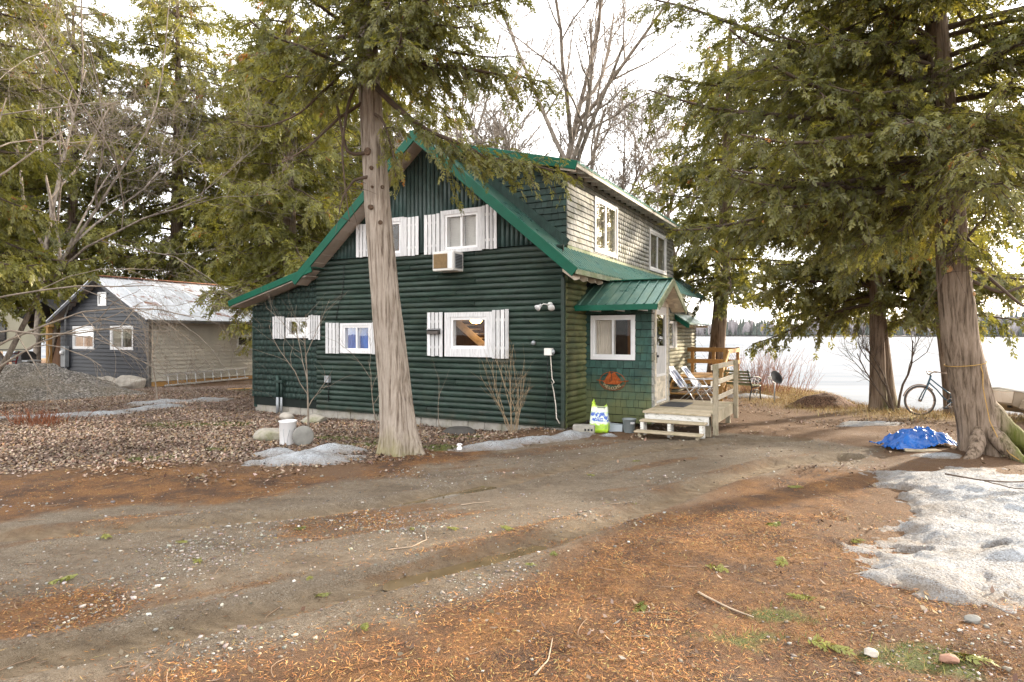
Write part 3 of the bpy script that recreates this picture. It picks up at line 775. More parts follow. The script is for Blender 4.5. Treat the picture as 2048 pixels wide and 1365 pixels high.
for l, r in ((-6.45, .0),): wbox('sill_log', wf, M_LOG, WF, l, r, 0, .03, .05, .072)
a = -6.30
while a < -.1:                                             # upright half-round logs in the gable
    lo = 3.63
    for h in HOLES:
        if h[0] - .02 < a < h[1] + .02 and h[3] > 3.7: lo = h[3] + .01
    if zroof(a) - .02 > lo: log(wf, M_VLOG, WF, lo, zroof(a) + .03, a, .108, .05, 1.2, True)
    a += .108
wbox('corner_board', wf, M_LOG, WF, -.035, .035, .0, .075, .06, 2.95)
lw = [0]
def lean_single(a, z): return False
shingles(wf, M_SHK, WF, -8.69, -6.455, .27, .146, zlean, HOLES, lean_single, (.09, .2))
wbox('corner_board', wf, M_SHK, WF, -8.72, -8.685, -.05, .03, .27, 2.55)
ws = wall_panels('side_wall', cabin, M_BACK, WS, 0, 11.5, .06, lambda a: 3.25 if a < 9.5 else 2.6, [], -.12, 0)
wbox('lean_side_wall', cabin, M_SHK, WS, 0, 11.4, -8.69, -8.60, .0, 2.6)
wbox('rear_wall', cabin, M_BACK, WF, -8.6, -.13, -11.5, -11.4, 0, 2.45); box('dormer_rear_wall', cabin, M_SHK, -3.0, -.27, 9.30, 9.41, 3.5, 5.15)
z = .10
while z < 3.05:
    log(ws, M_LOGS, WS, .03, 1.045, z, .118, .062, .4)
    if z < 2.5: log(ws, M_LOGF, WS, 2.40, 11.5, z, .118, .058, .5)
    z += .118
for k, a in enumerate(np.arange(-8.68, -.02, .405)):       # concrete block footing
    lean = a < -6.5
    for zt in ((.262, .06) if lean else (.05,)):
        box('block', wf, M_CONC, a + .004, min(a + .401, -.01), .02 + random.uniform(0, .012), .2, zt - .195, zt, .008)
for k in range(3): box('block', ws, M_CONC, -.19, -.03, .22 + k * .42, .22 + k * .42 + .40, -.15, .05, .008)
prism('footing', cabin, M_CONC, [(-8.66, -.4), (-.05, -.4), (-.05, -.14), (-8.66, -.14)], 'y', .06, .3)
# windows and shutters of the front
w_main = window(wf.parent, WF, -2.72, -1.53, 1.39, 2.32, .085, (.14, .15, .17, .10), M_WHITE, 'one', 'wood', 2.2, .06, 1.7)
shutter(cabin, WF, -3.17, -2.755, 1.39, 2.33); shutter(cabin, WF, -1.56, -1.155, 1.375, 2.36)
window(cabin, WF, -2.82, -1.80, 3.585, 4.48, .085, (.10, .10, .07, .09), M_WHITE, 'slide', 'blind', .8, .05)
shutter(cabin, WF, -3.25, -2.83, 3.58, 4.43); shutter(cabin, WF, -1.80, -1.43, 3.60, 4.50)
window(cabin, WF, -4.75, -3.80, 3.585, 4.45, .085, (.09, .09, .08, .09), M_WHITE, 'slide', 'wood', .8, .05)
shutter(cabin, WF, -5.17, -4.755, 3.62, 4.38); shutter(cabin, WF, -3.80, -3.38, 3.58, 4.43)
window(cabin, WF, -7.48, -6.68, 1.77, 2.27, .06, (.05, .05, .05, .05), M_WHITE, 'slide', 'wood', .8, .04)
shutter(cabin, WF, -7.91, -7.485, 1.75, 2.31, 5); shutter(cabin, WF, -6.675, -6.28, 1.73, 2.32, 5)
window(cabin, WF, -5.68, -4.70, 1.42, 2.12, .075, (.09, .09, .07, .06), M_WHITE, 'slide', 'curtain', .8, .045)
shutter(cabin, WF, -6.12, -5.685, 1.41, 2.14, 4); shutter(cabin, WF, -4.70, -4.28, 1.41, 2.14, 4)
# stair and lit lamp seen through the big window
M_GLOW = Nt('lamp_glow'); _e = M_GLOW.n('ShaderNodeEmission'); _e.inputs[0].default_value = (1, .55, .18, 1); _e.inputs[1].default_value = 11.0; M_GLOW.L(_e.outputs[0], M_GLOW.out.inputs['Surface'])
lathe('ceiling_lamp', w_main, M_GLOW.m, [(.001, 0), (.10, .02), (.14, .07), (.10, .11), (.001, .12)], 16, (-2.66, 1.1, 2.10))
M_STAIRW = plain('stair_white', (.52, .44, .36), .6)
for k in range(8):
    wbox('stair_step', w_main, M_STAIRW, WF, -3.62 + k * .14, -3.42 + k * .14, -1.9, -1.5, 2.28 - k * .105, 2.31 - k * .105)
beam('stair_string', w_main, M_STAIRW, (-3.7, 1.48, 2.36), (-2.45, 1.48, 1.42), .03, .17)

# ---- roofs
def slab(name, par, mat, p0, p1, y0, y1, th):
    d = Vector((p1[0] - p0[0], p1[1] - p0[1])).normalized(); nrm = Vector((d.y, -d.x));  nrm = nrm if nrm.y < 0 else -nrm
    return prism(name, par, mat, [p0, p1, (p1[0] + nrm.x * th, p1[1] + nrm.y * th), (p0[0] + nrm.x * th, p0[1] + nrm.y * th)], 'y', y0, y1)
rib_me = {}
def ribs(par, p0, p1, y0, y1, step, key):
    """standing ribs of the metal sheets: one shared mesh, an object for each rib, running down the slope"""
    d = Vector((p1[0] - p0[0], 0, p1[1] - p0[1])); L = d.length; d.normalize(); n = Vector((-d.z, 0, d.x)); n = n if n.z > 0 else -n
    if key not in rib_me:
        v = []; pr = [(-.026, 0), (-.013, .032), (.013, .032), (.026, 0)]
        for e in (0, L):
            for w, h in pr: v.append(d * e + Vector((0, w, 0)) + n * h)
        rib_me[key] = mesh('rib', v, [(0, 1, 5, 4), (1, 2, 6, 5), (2, 3, 7, 6), (0, 3, 2, 1), (4, 5, 6, 7)], M_ROOF)
    y = y0
    while y < y1: link('rib', rib_me[key], par, (p0[0] + n.x * .001, y, p0[1] + n.z * .001)); y += step
roof = slab('roof', cabin, M_ROOF, (RX, RZ), (.42, RZ - SL * 3.67), -.42, 11.7, .03)
ribs(roof, (-.20, RZ - SL * 3.05), (.42, RZ - SL * 3.67), -.36, 9.4, .165, 'pent'); ribs(roof, (RX, RZ), (.42, RZ - SL * 3.67), 9.5, 11.7, .23, 'mainr')
roof2 = slab('roof', cabin, M_ROOF, (RX, RZ), (-6.80, RZ - SL * 3.55), -.42, 11.7, .03)
ribs(roof2, (RX, RZ), (-6.80, RZ - SL * 3.55), -.3, 1.6, .23, 'mainl')
slab('soffit', cabin, M_SOFF, (RX, RZ - .17), (.36, RZ - .17 - SL * 3.61), -.43, -.06, .02)
sof = slab('soffit', cabin, M_SOFF, (RX, RZ - .17), (-6.74, RZ - .17 - SL * 3.49), -.43, -.06, .02)
for k in range(1, 17):                                     # joints of the soffit boards
    f = k / 17; x = RX - 3.49 * f; zz = RZ - .17 - SL * 3.49 * f - .028
    beam('batten', sof, M_SOFF, (x, -.43, zz), (x, -.06, zz), .012, .012, (0, 0, 1), 0)
lean = slab('roof', cabin, M_ROOF, (-6.2, 3.44), (-9.07, 2.69), -.42, 11.7, .03)
slab('soffit', cabin, M_SOFF, (-6.4, 3.245), (-9.03, 2.57), -.43, .0, .02)
def rake(name, mat, p0, p1, y, h=.19, th=.035, dz=.02):
    d = Vector((p1[0] - p0[0], 0, p1[1] - p0[1])).normalized(); n = Vector((-d.z, 0, d.x)); n = n if n.z > 0 else -n
    off = n * (dz - h / 2)
    return beam(name, cabin, mat, (p0[0] + off.x, y, p0[1] + off.z), (p1[0] + off.x, y, p1[1] + off.z), th, h, n, .006)
rake('rake_trim', M_TRIM, (RX + .02, RZ + .02), (.46, RZ - SL * 3.69), -.45)
rake('rake_trim', M_TRIM, (RX - .02, RZ + .02), (-6.84, RZ - SL * 3.57), -.452)
rake('rake_trim', M_TRIM, (-6.22, 3.44), (-9.10, 2.69), -.447, .15)
beam('ridge_cap', cabin, M_TRIM, (RX, -.46, RZ + .03), (RX, 11.7, RZ + .03), .24, .035)
# rafter tails and fascia along the low right eave
for k in range(14):
    y = -.1 + k * .42
    prism('rafter_tail', cabin, M_CREAM, [(.02, 3.22), (.36, 2.955), (.36, 2.90), (.27, 2.88), (.02, 3.06)], 'y', y - .02, y + .02)
beam('eave_fascia', cabin, M_RAKEP, (.415, -.42, 3.02), (.415, 8.2, 3.02), .02, .10)
# ---- shed dormer
DE = (.08, 5.27)
def zdorm(x): return DE[1] + (DE[0] - x) * .264
def zmain(x): return RZ - SL * (x - RX)
dr_roof = slab('dormer_roof', cabin, M_ROOF, (RX, zdorm(RX)), (DE[0] + .05, zdorm(DE[0] + .05)), .34, 9.75, .03)
ribs(dr_roof, (RX, zdorm(RX)), (DE[0] + .05, zdorm(DE[0] + .05)), .5, 9.7, .23, 'dorm')
rake('rake_trim', M_TRIM, (RX + .25, zdorm(RX + .25)), (DE[0] + .06, zdorm(DE[0] + .06)), .33, .18)
df = prism('dormer_front_wall', cabin, M_BACK, [(-.26, zmain(-.26)), (-.26, zdorm(-.26) - .1), (-2.9, zdorm(-2.9) - .1), (-2.95, zmain(-2.95))], 'y', .72, .82)
shingles(df, M_SHK, WDF, -2.7, -.24, 3.55, .135, lambda a: zdorm(a) - .08, [], lambda a, z: True, (.11, .21), lambda z: RX + (RZ - z) / SL + .08)
flash = [(-2.6, zmain(-2.6) + .0), (-.25, zmain(-.25) + .0)]
beam('step_flashing', cabin, M_SHK, (-2.6, .665, zmain(-2.6) + .1), (-.22, .665, zmain(-.22) + .1), .03, .2, (0.64, 0, .77), 0)
DH = [(2.26, 3.78, 3.75, 4.98), (6.65, 8.45, 3.73, 4.88)]
ds = wall_panels('dormer_side_wall', cabin, M_BACK, WDS, .72, 9.42, 3.4, lambda a: 5.30, DH, -.12, -.002)
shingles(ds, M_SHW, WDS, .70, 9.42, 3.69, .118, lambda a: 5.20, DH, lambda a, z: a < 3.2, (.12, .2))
wbox('skirt_board', cabin, M_RAKEP, WDS, .70, 9.42, .0, .028, 3.52, 3.685)
window(cabin, WDS, 2.24, 3.80, 3.73, 5.0, .045, (.06, .06, .07, .06), M_WHITE, 'slide', 'sheer_glare', 1.2, .05)  # sheer curtain; over the right pane it stands in for a bright reflection
window(cabin, WDS, 6.63, 8.47, 3.71, 4.90, .045, (.06, .06, .07, .06), M_WHITE, 'slide', 'blind', 1.2, .05)
for k in range(23):
    y = .42 + k * .415
    prism('rafter_tail', cabin, M_WHITE, [(-.24, zdorm(-.24) - .035), (.07, zdorm(.07) - .035), (.07, zdorm(.07) - .13), (-.24, zdorm(-.24) - .17)], 'y', y - .022, y + .022)
beam('eave_fascia', cabin, M_CREAM, (.105, .34, 5.20), (.105, 9.75, 5.20), .022, .085)
prism('rake_end', cabin, M_CREAM, [(-.24, zdorm(-.24) - .21), (.09, zdorm(.09) - .2), (.09, zdorm(.09) - .06), (-.24, zdorm(-.24) - .06)], 'y', .352, .375)
# ---- entry porch
VH = [(.17, 1.09, 1.36, 2.23)]
vf = wall_panels('porch_front_wall', cabin, M_BACK, WV, .02, 1.40, .1, lambda a: 2.62, VH, -.08, 0)
shingles(vf, M_SHV, WV, .03, 1.425, .09, .156, lambda a: 2.62, VH, lambda a, z: True, (.10, .2))
fw = window(cabin, WV, .155, 1.095, 1.345, 2.245, .045, (.06, .06, .07, .06), M_VINYL, 'slide', 'lace', 1.15, .035)
box('inner_door', fw, M_RDOOR, .64, .96, 1.95, 2.0, .5, 2.3)
wbox('inner_post', fw, M_CREAM, WV, .92, 1.0, -1.05, -1.0, .9, 2.3)
lathe('stool', fw, M_BLK, [(.12, .9), (.12, 1.55), (.15, 1.57), (.15, 1.60), (.001, 1.61)], 14, (.95, 1.75, 0))
vd = wall_panels('porch_side_wall', cabin, M_BACK, WD, 1.05, 2.36, .1, lambda a: 2.86 - abs(a - 1.5) * .5, [(1.25, 2.15, .44, 2.44)], -.08, 0, (1.5,))
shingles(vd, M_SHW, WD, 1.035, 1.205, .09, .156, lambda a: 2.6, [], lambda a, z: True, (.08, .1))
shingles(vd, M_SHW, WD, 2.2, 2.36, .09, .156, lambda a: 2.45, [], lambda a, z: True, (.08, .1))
wbox('porch_rear_wall', cabin, M_SHK, WV, .02, 1.40, -1.31, -1.23, .1, 2.5)
door = wring('door_frame', cabin, M_CREAM, WD, 1.20, 2.20, .44, 2.50, (.07, .07, .02, .07), -.05, .035)
dl = wring('door', door, M_VINYL, WD, 1.275, 2.125, .47, 2.425, (.10, .10, .58, .16), -.03, .012)
wbox('glass', dl, M_GLASS, WD, 1.372, 2.028, -.012, -.006, 1.62, 2.268, 0)
wbox('panel', dl, M_WHITE, WD, 1.372, 2.028, -.014, .004, 1.04, 1.62)
wbox('kick_panel', dl, M_CREAM, WD, 1.36, 2.04, .0125, .017, .52, 1.0)
lathe('handle', dl, M_BLK, [(.001, 0), (.022, .004), (.022, .03), (.03, .045), (.001, .06)], 12, WD.p(1.33, .012, 1.42), (0, R(90), 0))
wbox('closer_bar', dl, M_BLK, WD, 1.32, 1.345, .014, .03, 1.28, 1.5)
prism('gable_board', cabin, M_CREAM, [(1.0, 2.44), (2.40, 2.44), (2.3, 2.52), (1.5, 2.90), (.98, 2.63)], 'x', 1.40, 1.425)
PRZ, PRY = 2.97, 1.5
def slab_x(name, par, mat, p0, p1, x0, x1, th):
    return prism(name, par, mat, [p0, p1, (p1[0], p1[1] - th), (p0[0], p0[1] - th)], 'x', x0, x1)
pr1 = slab_x('porch_roof', cabin, M_ROOF, (PRY, PRZ), (.42, 2.43), .0, 1.72, .03)
pr2 = slab_x('porch_roof', cabin, M_ROOF, (PRY, PRZ), (2.62, 2.41), .0, 1.72, .03)
pv = []; sl = Vector((0, .42 - PRY, 2.43 - PRZ)); n = Vector((0, -sl.z, sl.y)).normalized(); n = n if n.z > 0 else -n
for e in (0, 1):
    for w, h in [(-.022, 0), (-.011, .02), (.011, .02), (.022, 0)]: pv.append(sl * e + Vector((w, 0, 0)) + n * h)
pm = mesh('rib', pv, [(0, 1, 5, 4), (1, 2, 6, 5), (2, 3, 7, 6), (0, 3, 2, 1), (4, 5, 6, 7)], M_ROOF)
for k in range(9): link('rib', pm, pr1, (.12 + k * .19, PRY, PRZ + .001))
beam('ridge_cap', pr1, M_TRIM, (.0, PRY, PRZ + .012), (1.73, PRY, PRZ + .012), .16, .02)
box('eave_fascia', cabin, M_TRIM, .0, 1.71, .40, .418, 2.32, 2.43)
beam('rake_trim', cabin, M_RAKEP, (1.735, PRY + .01, PRZ - .05), (1.735, .40, 2.37), .028, .13, (0, -.46, .89))
beam('rake_trim', cabin, M_RAKEP, (1.736, PRY - .01, PRZ - .05), (1.736, 2.64, 2.35), .028, .13, (0, .46, .89))
slab_x('porch_soffit', cabin, M_CREAM, (PRY, PRZ - .06), (2.60, 2.35), 1.43, 1.715, .015)
slab_x('porch_soffit', cabin, M_CREAM, (PRY, PRZ - .06), (.44, 2.37), 1.43, 1.715, .015)
for x in (.35, .85, 1.32): box('rafter_tail', cabin, M_WHITE, x, x + .04, .44, 1.0, 2.315, 2.35)
# awning and shuttered window farther along the side
aw = prism('awning_roof', cabin, M_ROOF, [(.06, 2.50), (.52, 2.20), (.52, 2.17), (.06, 2.47)], 'y', 8.40, 11.65)
prism('awning_end', aw, M_TRIM, [(.06, 2.465), (.51, 2.165), (.51, 2.06), (.44, 2.06), (.06, 2.33)], 'y', 8.41, 8.43)
for k in range(7): box('awning_bracket', aw, M_CREAM, .07, .46, 8.6 + k * .48, 8.64 + k * .48, 2.10, 2.16)
shutter(cabin, WS, 8.20, 8.55, 1.45, 2.26, 2, .11)
wring('window', cabin, M_WHITE, WS, 7.2, 8.2, 1.45, 2.26, .07, -.01, .09)
# ------------------------------------------------------------ fixtures on the cabin
def thing_h(name, x, y, z, label, cat, group=None):
    """a thing set by its place in the cabin's own axes"""
    return empty(name, HW(x, y, z), HA, label, cat, group)
M_BROWNG = plain('brown_grille', (.22, .14, .055), .55, vary=.2, scale=20)
M_CASE = plain('ivory_enamel', (.70, .69, .66), .4, vary=.06)
ac = thing_h('air_conditioner', -2.79, -.06, 3.17, 'white window air conditioner with brown grille sticking out under the upstairs window', 'air conditioner')
box('casing', ac, M_CASE, 0, .52, -.36, .02, 0, .40, .012)
wg = box('grille', ac, M_BROWNG, .03, .37, -.372, -.362, .05, .35, .003)
for k in range(12): box('louvre', wg, M_BROWNG, .035, .365, -.378, -.373, .06 + k * .0235, .072 + k * .0235, 0)
box('control_panel', ac, M_VINYL, .39, .50, -.37, -.362, .04, .36, .003)
sv = box('side_vent', ac, M_STEEL, .521, .526, -.30, -.03, .05, .35, .002)
for k in range(9): box('louvre', sv, M_BLK, .527, .531, -.29, -.04, .07 + k * .031, .082 + k * .031, 0)
mb = thing_h('mailbox', -3.08, -.105, 1.86, 'dark bronze letter box hung on the white shutter beside the big window', 'mailbox')
M_BRONZE = plain('bronze_metal', (.07, .06, .055), .4, .6)
prism('body', mb, M_BRONZE, [(0, 0), (-.09, 0), (-.09, .07), (-.03, .12), (0, .12)], 'x', -.02, .27)
box('lid', mb, M_STEEL, -.03, .28, -.1, -.02, .095, .107, .003)
fl = thing_h('floodlight', -.30, -.06, 2.40, 'twin white floodlight on a bracket near the corner of the log wall', 'lamp')
lathe('mount', fl, M_CASE, [(.001, 0), (.055, .0), (.055, .03), (.001, .035)], 16, (0.04, 0, .03), (R(90), 0, 0))
for sx in (-.11, .10):
    tube('arm', fl, M_CASE, [(.03, -.03, .03), (sx * .7, -.07, .05), (sx, -.10, .02)], .013, 6)
    lathe('lamp_head', fl, M_VINYL, [(.001, 0), (.03, .01), (.04, .06), (.062, .10), (.066, .125), (.001, .115)], 18, (sx, -.09, .03), (R(125), 0, R(-35 if sx < 0 else 25)))
def wall_box(x, z, w, h, d, label, mat=None):
    b = thing_h('utility_box', x, -.058, z, label, 'box'); box('case', b, mat or M_CASE, -w / 2, w / 2, -d, 0.01, 0, h, .008); return b
b1 = wall_box(-.28, 1.45, .16, .14, .09, 'cream utility box with hanging cables near the corner of the log wall')
lathe('dial', b1, M_STEEL, [(.001, 0), (.05, .0), (.05, .04), (.001, .045)], 16, (.085, -.03, .07), (R(90), 0, 0))
b2 = thing_h('outlet_cover', -.62, -.06, 1.66, 'small round grey outlet cover above the twiggy shrub on the log wall', 'cover')
lathe('cover', b2, M_STEEL, [(.001, 0), (.045, 0), (.045, .03), (.03, .05), (.001, .055)], 16, (0, 0, .03), (R(90), 0, 0))
b3 = wall_box(-6.04, .72, .13, .16, .09, 'grey utility box low on the log wall beside the shingled lean-to', M_STEEL)
tube('conduit', b3, M_BLK, [(0, -.03, 0), (.02, -.03, -.15), (.01, -.02, -.45)], .012, 6)
def cable(name, pts, r, mat, label):
    o = tube(name, None, mat, [(q[0], q[1], q[2]) for q in [HW(*p) for p in pts]], r, 6); return tag(o, label, 'cable')
M_WIREW = plain('pale_cable', (.55, .50, .44), .6)
cable('cable', [(-.24, -.10, 1.46), (-.22, -.10, 1.2), (-.20, -.11, 1.0), (-.15, -.13, .94), (-.19, -.12, .88), (-.21, -.11, .95), (-.16, -.12, .75), (-.12, -.12, .5), (-.10, -.13, .25), (-.03, -.14, .15)], .010, M_WIREW, 'pale looped cable hanging from the cream box down the log wall')
cable('cable', [(-.30, -.09, 1.46), (-.31, -.09, 1.1), (-.33, -.10, .6), (-.34, -.12, .05)], .006, M_BLK, 'thin black cable hanging from the cream box')
cable('cable', [(-5.55, -.07, 3.5), (-5.56, -.075, 3.2), (-5.60, -.075, 2.8), (-5.75, -.075, 2.45), (-5.80, -.07, 2.15)], .007, M_BLK, 'thin black cable running down the logs to the blue curtained window')
pp = thing_h('drain_pipe', -7.72, -.09, -.12, 'grey and black conduit pipes rising from the ground against the lean-to', 'pipe')
for dx, h, r in ((0, .95, .045), (.13, .80, .03)):
    tube('upper_pipe', pp, M_SHK, [(dx, 0, .42), (dx, 0, h)], r, 10); tube('lower_pipe', pp, M_STEEL, [(dx, 0, 0), (dx, 0, .42)], r * .95, 10)
box('bracket', pp, M_SHK, -.09, .2, -.05, .06, .78, .84)
# ship sign
t = Nt('rusted_iron'); M_RUST = t.pbr(t.ramp(t.noise(t.co(), 14, 6, .7), [(.3, (.12, .03, .012)), (.55, (.36, .085, .018)), (.8, (.48, .16, .045))]), .8, .2, None, .3)
M_RUSTP = plain('rusty_letter', (.40, .33, .19), .7, vary=.2)
sg = thing_h('welcome_sign', .63, .995, .90, 'rusted iron ship sign with the word WELCOME on the green porch wall', 'sign')
for side_, pts in (('sail', [(-.17, .02), (-.06, .20), (-.02, .16), (-.03, .02)]), ('sail', [(-.015, .02), (-.01, .17), (.05, .19), (.055, .02)]), ('sail', [(.065, .02), (.065, .17), (.18, .04)])):
    prism(side_, sg, M_RUST, pts, 'y', -.012, -.006)
prism('hull', sg, M_RUST, [(-.22, .02), (.22, .02), (.15, -.05), (-.14, -.05)], 'y', -.014, -.004)
tube('mast', sg, M_RUST, [(-.05, -.01, -.02), (-.05, -.01, .215)], .006, 6); tube('mast', sg, M_RUST, [(.06, -.01, -.02), (.06, -.01, .20)], .006, 6)
tube('rim', sg, M_RUST, [(.27 * math.cos(a_), -.006, .0 + (.20 if math.sin(a_) > 0 else .17) * math.sin(a_)) for a_ in np.linspace(0, 2 * math.pi, 40)], .006, 6)
tube('scroll', sg, M_RUST, [(.23 * math.cos(a_), -.006, -.045 + .085 * math.sin(a_)) for a_ in np.linspace(math.pi * 1.02, math.pi * 1.98, 24)], .005, 6)
tube('bowsprit', sg, M_RUST, [(-.34, -.008, .03), (-.22, -.008, .012)], .008, 6); tube('bowsprit', sg, M_RUST, [(.34, -.008, .03), (.22, -.008, .012)], .008, 6)
def letters(word, parent, mat, place, size, ext=.004):
    """raised letters, each one a part; place(k) -> (x, y, z, tilt)"""
    for k, ch in enumerate(word):
        cu = bpy.data.curves.new('letter', 'FONT'); cu.body = ch; cu.size = size; cu.extrude = ext; cu.align_x = 'CENTER'; cu.align_y = 'CENTER'; cu.resolution_u = 3
        tmp = bpy.data.objects.new('letter', cu); me = bpy.data.meshes.new_from_object(tmp); bpy.data.objects.remove(tmp); me.materials.clear(); me.materials.append(mat)
        x, y, z, tl = place(k); link('letter', me, parent, (x, y, z), (R(90), tl, 0))
def _wl(k):
    a_ = (k - 3) / 3 * .72; return (.235 * math.sin(a_), -.012, .105 - .235 * math.cos(a_) + .0, -a_)
letters('WELCOME', sg, M_RUSTP, _wl, .085)

# ------------------------------------------------------------ porch deck and its furniture
M_GREYW = wood('weathered_deck_wood', (.44, .37, .27), (.23, .18, .11), (2, 14, 14), .8, .25, (.24, .22, .12))
M_GREYV = wood('weathered_post_wood', (.36, .31, .23), (.16, .14, .085), (14, 14, 2), .8, .25, (.20, .19, .11))
M_PALEW = wood('bleached_rail_wood', (.62, .56, .45), (.38, .33, .24), (14, 2, 14), .75, .2)
t = Nt('peeling_riser'); f = t.noise(t.co('Object', (3, 3, 12)), 3, 6, .75); M_PEEL = t.pbr(t.ramp(f, [(.36, (.17, .16, .10)), (.46, (.62, .61, .58)), (.8, (.70, .69, .66))]), .7)
dk = thing_h('porch_deck', 1.45, .42, 0, 'weathered grey porch deck with three rails and two mossy steps before the white door', 'deck')
for k in range(16):
    y = k * .148; box('plank', dk, M_GREYW, -.02 if y > .7 else .0, 1.22, y, y + .142, .395, .43, .006)
box('fascia', dk, M_PEEL, .02, 1.19, -.022, -.002, .22, .388); box('nosing', dk, M_GREYW, -.01, 1.23, -.06, -.004, .390, .429)
box('side_fascia', dk, M_GREYV, 1.222, 1.245, .07, 2.35, .20, .428)
for y in (.10, 2.2): box('support_post', dk, M_GREYV, 1.10, 1.19, y, y + .09, gz1(*HW(2.6, y)[:2]) - .05, .39)
box('step', dk, M_GREYW, .0, 1.18, -.31, -.065, .255, .29, .008); box('step', dk, M_GREYW, -.03, 1.17, -.56, -.32, .085, .12, .008)
for x in (.02, .52, 1.08): box('step_support', dk, M_PEEL, x, x + .06, -.31, -.08, .0, .25)
for x in (.04, 1.06): box('stringer', dk, M_GREYV, x, x + .05, -.53, -.325, -.04, .083)
for y in (.02, 2.27): box('rail_post', dk, M_GREYV, 1.25, 1.335, y, y + .085, .10 if y > 1 else .05, 1.32)
for zc in (1.26, .97, .67): box('rail', dk, M_PALEW, 1.22, 1.248, -.02 if zc < 1.2 else .0, 2.36, zc - .045, zc + .045)
t = Nt('door_mat'); M_MAT = t.pbr(t.ramp(t.noise(t.co(), 60, 4), [(.3, (.035, .035, .04)), (.7, (.10, .10, .11))]), .95, 0, t.bump(t.noise(t.co(), 120, 3), .8, .006))
mt = thing_h('doormat', 1.52, 1.25, .431, 'dark grey ribbed doormat lying on the porch deck', 'doormat'); box('mat', mt, M_MAT, 0, .48, 0, .85, 0, .015, .005)
for k in range(8): box('mat_rib', mt, M_BLK, .03, .45, .06 + k * .1, .085 + k * .1, .0155, .019, 0)
# things under the porch window
t = Nt('printed_bag'); P = t.co('Object')
f = t.noise(P, 9, 4, .7, 1.2); gx_ = t.sep(P, 0); gz_ = t.sep(P, 2)
c = t.mix(t.mr(t.math('ADD', gz_, t.mr(f, 0, 1, -.14, .14)), .34, .40), (.40, .62, .04), (.70, .74, .62))
c = t.mix(t.math('MULTIPLY', t.mr(t.math('ADD', gz_, t.mr(f, 0, 1, -.1, .1)), .14, .17), t.mr(gz_, .38, .34)), c, (.66, .74, .62))
blob = t.math('MULTIPLY', t.mr(t.noise(P, 16, 3, .6), .46, .52), t.math('MULTIPLY', t.mr(gz_, .19, .22), t.mr(gz_, .40, .36)))
c = t.mix(blob, c, (.05, .12, .48))
line = t.math('MULTIPLY', t.mr(t.noise(t.co('Object', (30, 30, 160)), 1, 2), .52, .56), t.math('MULTIPLY', t.mr(gz_, .06, .08), t.mr(gz_, .15, .13)))
c = t.mix(t.math('MULTIPLY', line, .6), c, (.05, .16, .10))
c = t.mix(t.mr(t.math('ADD', gz_, t.mr(f, 0, 1, -.06, .06)), .46, .5), c, (.50, .72, .06))
M_BAG = t.pbr(c, .28, 0, t.bump(t.noise(P, 14, 4, .6, .8), .6, .02), .5)
def bag():
    rg = np.random.default_rng(3); n = 40; V = []; prof = [(0, .98), (.06, 1.05), (.2, 1.0), (.36, .93), (.46, .86), (.53, .80), (.585, .70)]; L = len(prof)
    for z_, s_ in prof:
        for k in range(n):
            a_ = 2 * math.pi * k / n; cx = math.copysign(abs(math.cos(a_)) ** .35, math.cos(a_)); sy = math.copysign(abs(math.sin(a_)) ** .35, math.sin(a_))
            top = z_ > .5; zz = z_ + ((.07 * math.cos(2 * a_) - .03 - .10 * max(0, math.sin(a_ * 1 - 1.2 + math.pi)) * 1) if top else 0) + rg.normal(0, .004)
            V.append((cx * .175 * s_ + rg.normal(0, .004) + .05 * (z_ > .4) * (z_ - .4), sy * .085 * s_ * (1 - .3 * top) + rg.normal(0, .005) + .06 * z_, zz))
    F = [(i_ * n + k, i_ * n + (k + 1) % n, (i_ + 1) * n + (k + 1) % n, (i_ + 1) * n + k) for i_ in range(L - 1) for k in range(n)]
    F.append(tuple(range(n - 1, -1, -1)))
    return mesh('bag', V, F, M_BAG, True)
x_, y_, _ = HW(.42, .46)
o = link('salt_bag', bag(), None, (1.66, 12.02, gz1(1.66, 12.02) + .005), (0, 0, R(-18))); tag(o, 'bright green and white plastic sack with blue print leaning by the porch wall', 'bag')
def blockm():
    bm = bmesh.new(); v, f = box_data(-.2, .2, -.1, .1, 0, .15, .006)
    vs = [bm.verts.new(q) for q in v]; [bm.faces.new([vs[i_] for i_ in k]) for k in f]; me = bpy.data.meshes.new('cinder_block'); bm.to_mesh(me); bm.free(); me.materials.append(M_CONC); return me
cb = empty('cinder_block', (1.36, 11.95, gz1(1.36, 11.95) + .0), R(-14), 'grey concrete block lying at the cabin corner beside the green sack', 'block')
link('body', blockm(), cb)
for k in range(3): box('core_shade', cb, M_BLK, .02 + k * .06, .055 + k * .06, -.103, -.1005, .05, .09, 0)  # black plates on the face paint the dark of the core holes
M_TUB = plain('grey_blue_plastic', (.42, .47, .52), .4, vary=.1); M_PAIL = plain('grey_pail', (.22, .25, .26), .4, .2, .1)
bs = empty('plastic_tub', (1.99, 12.16, gz1(1.99, 12.16)), R(-20), 'pale grey plastic tub on its side under the porch wall', 'tub')
v = [(-.12, -.08, 0), (.14, -.08, .01), (.16, .10, 0), (-.12, .1, 0), (-.11, -.10, .15), (.15, -.09, .14), (.17, .12, .13), (-.13, .11, .15)]
link('tub', mesh('tub', v, [(0, 3, 2, 1), (4, 5, 6, 7), (0, 1, 5, 4), (1, 2, 6, 5), (2, 3, 7, 6), (3, 0, 4, 7)], M_TUB), bs)
box('rim', bs, M_TUB, -.145, -.115, -.115, .125, -.005, .165, .008)
bk = empty('bucket', (2.22, 11.98, gz1(2.22, 11.98)), R(-10), 'dark grey metal bucket with a white label standing beside the porch steps', 'bucket')
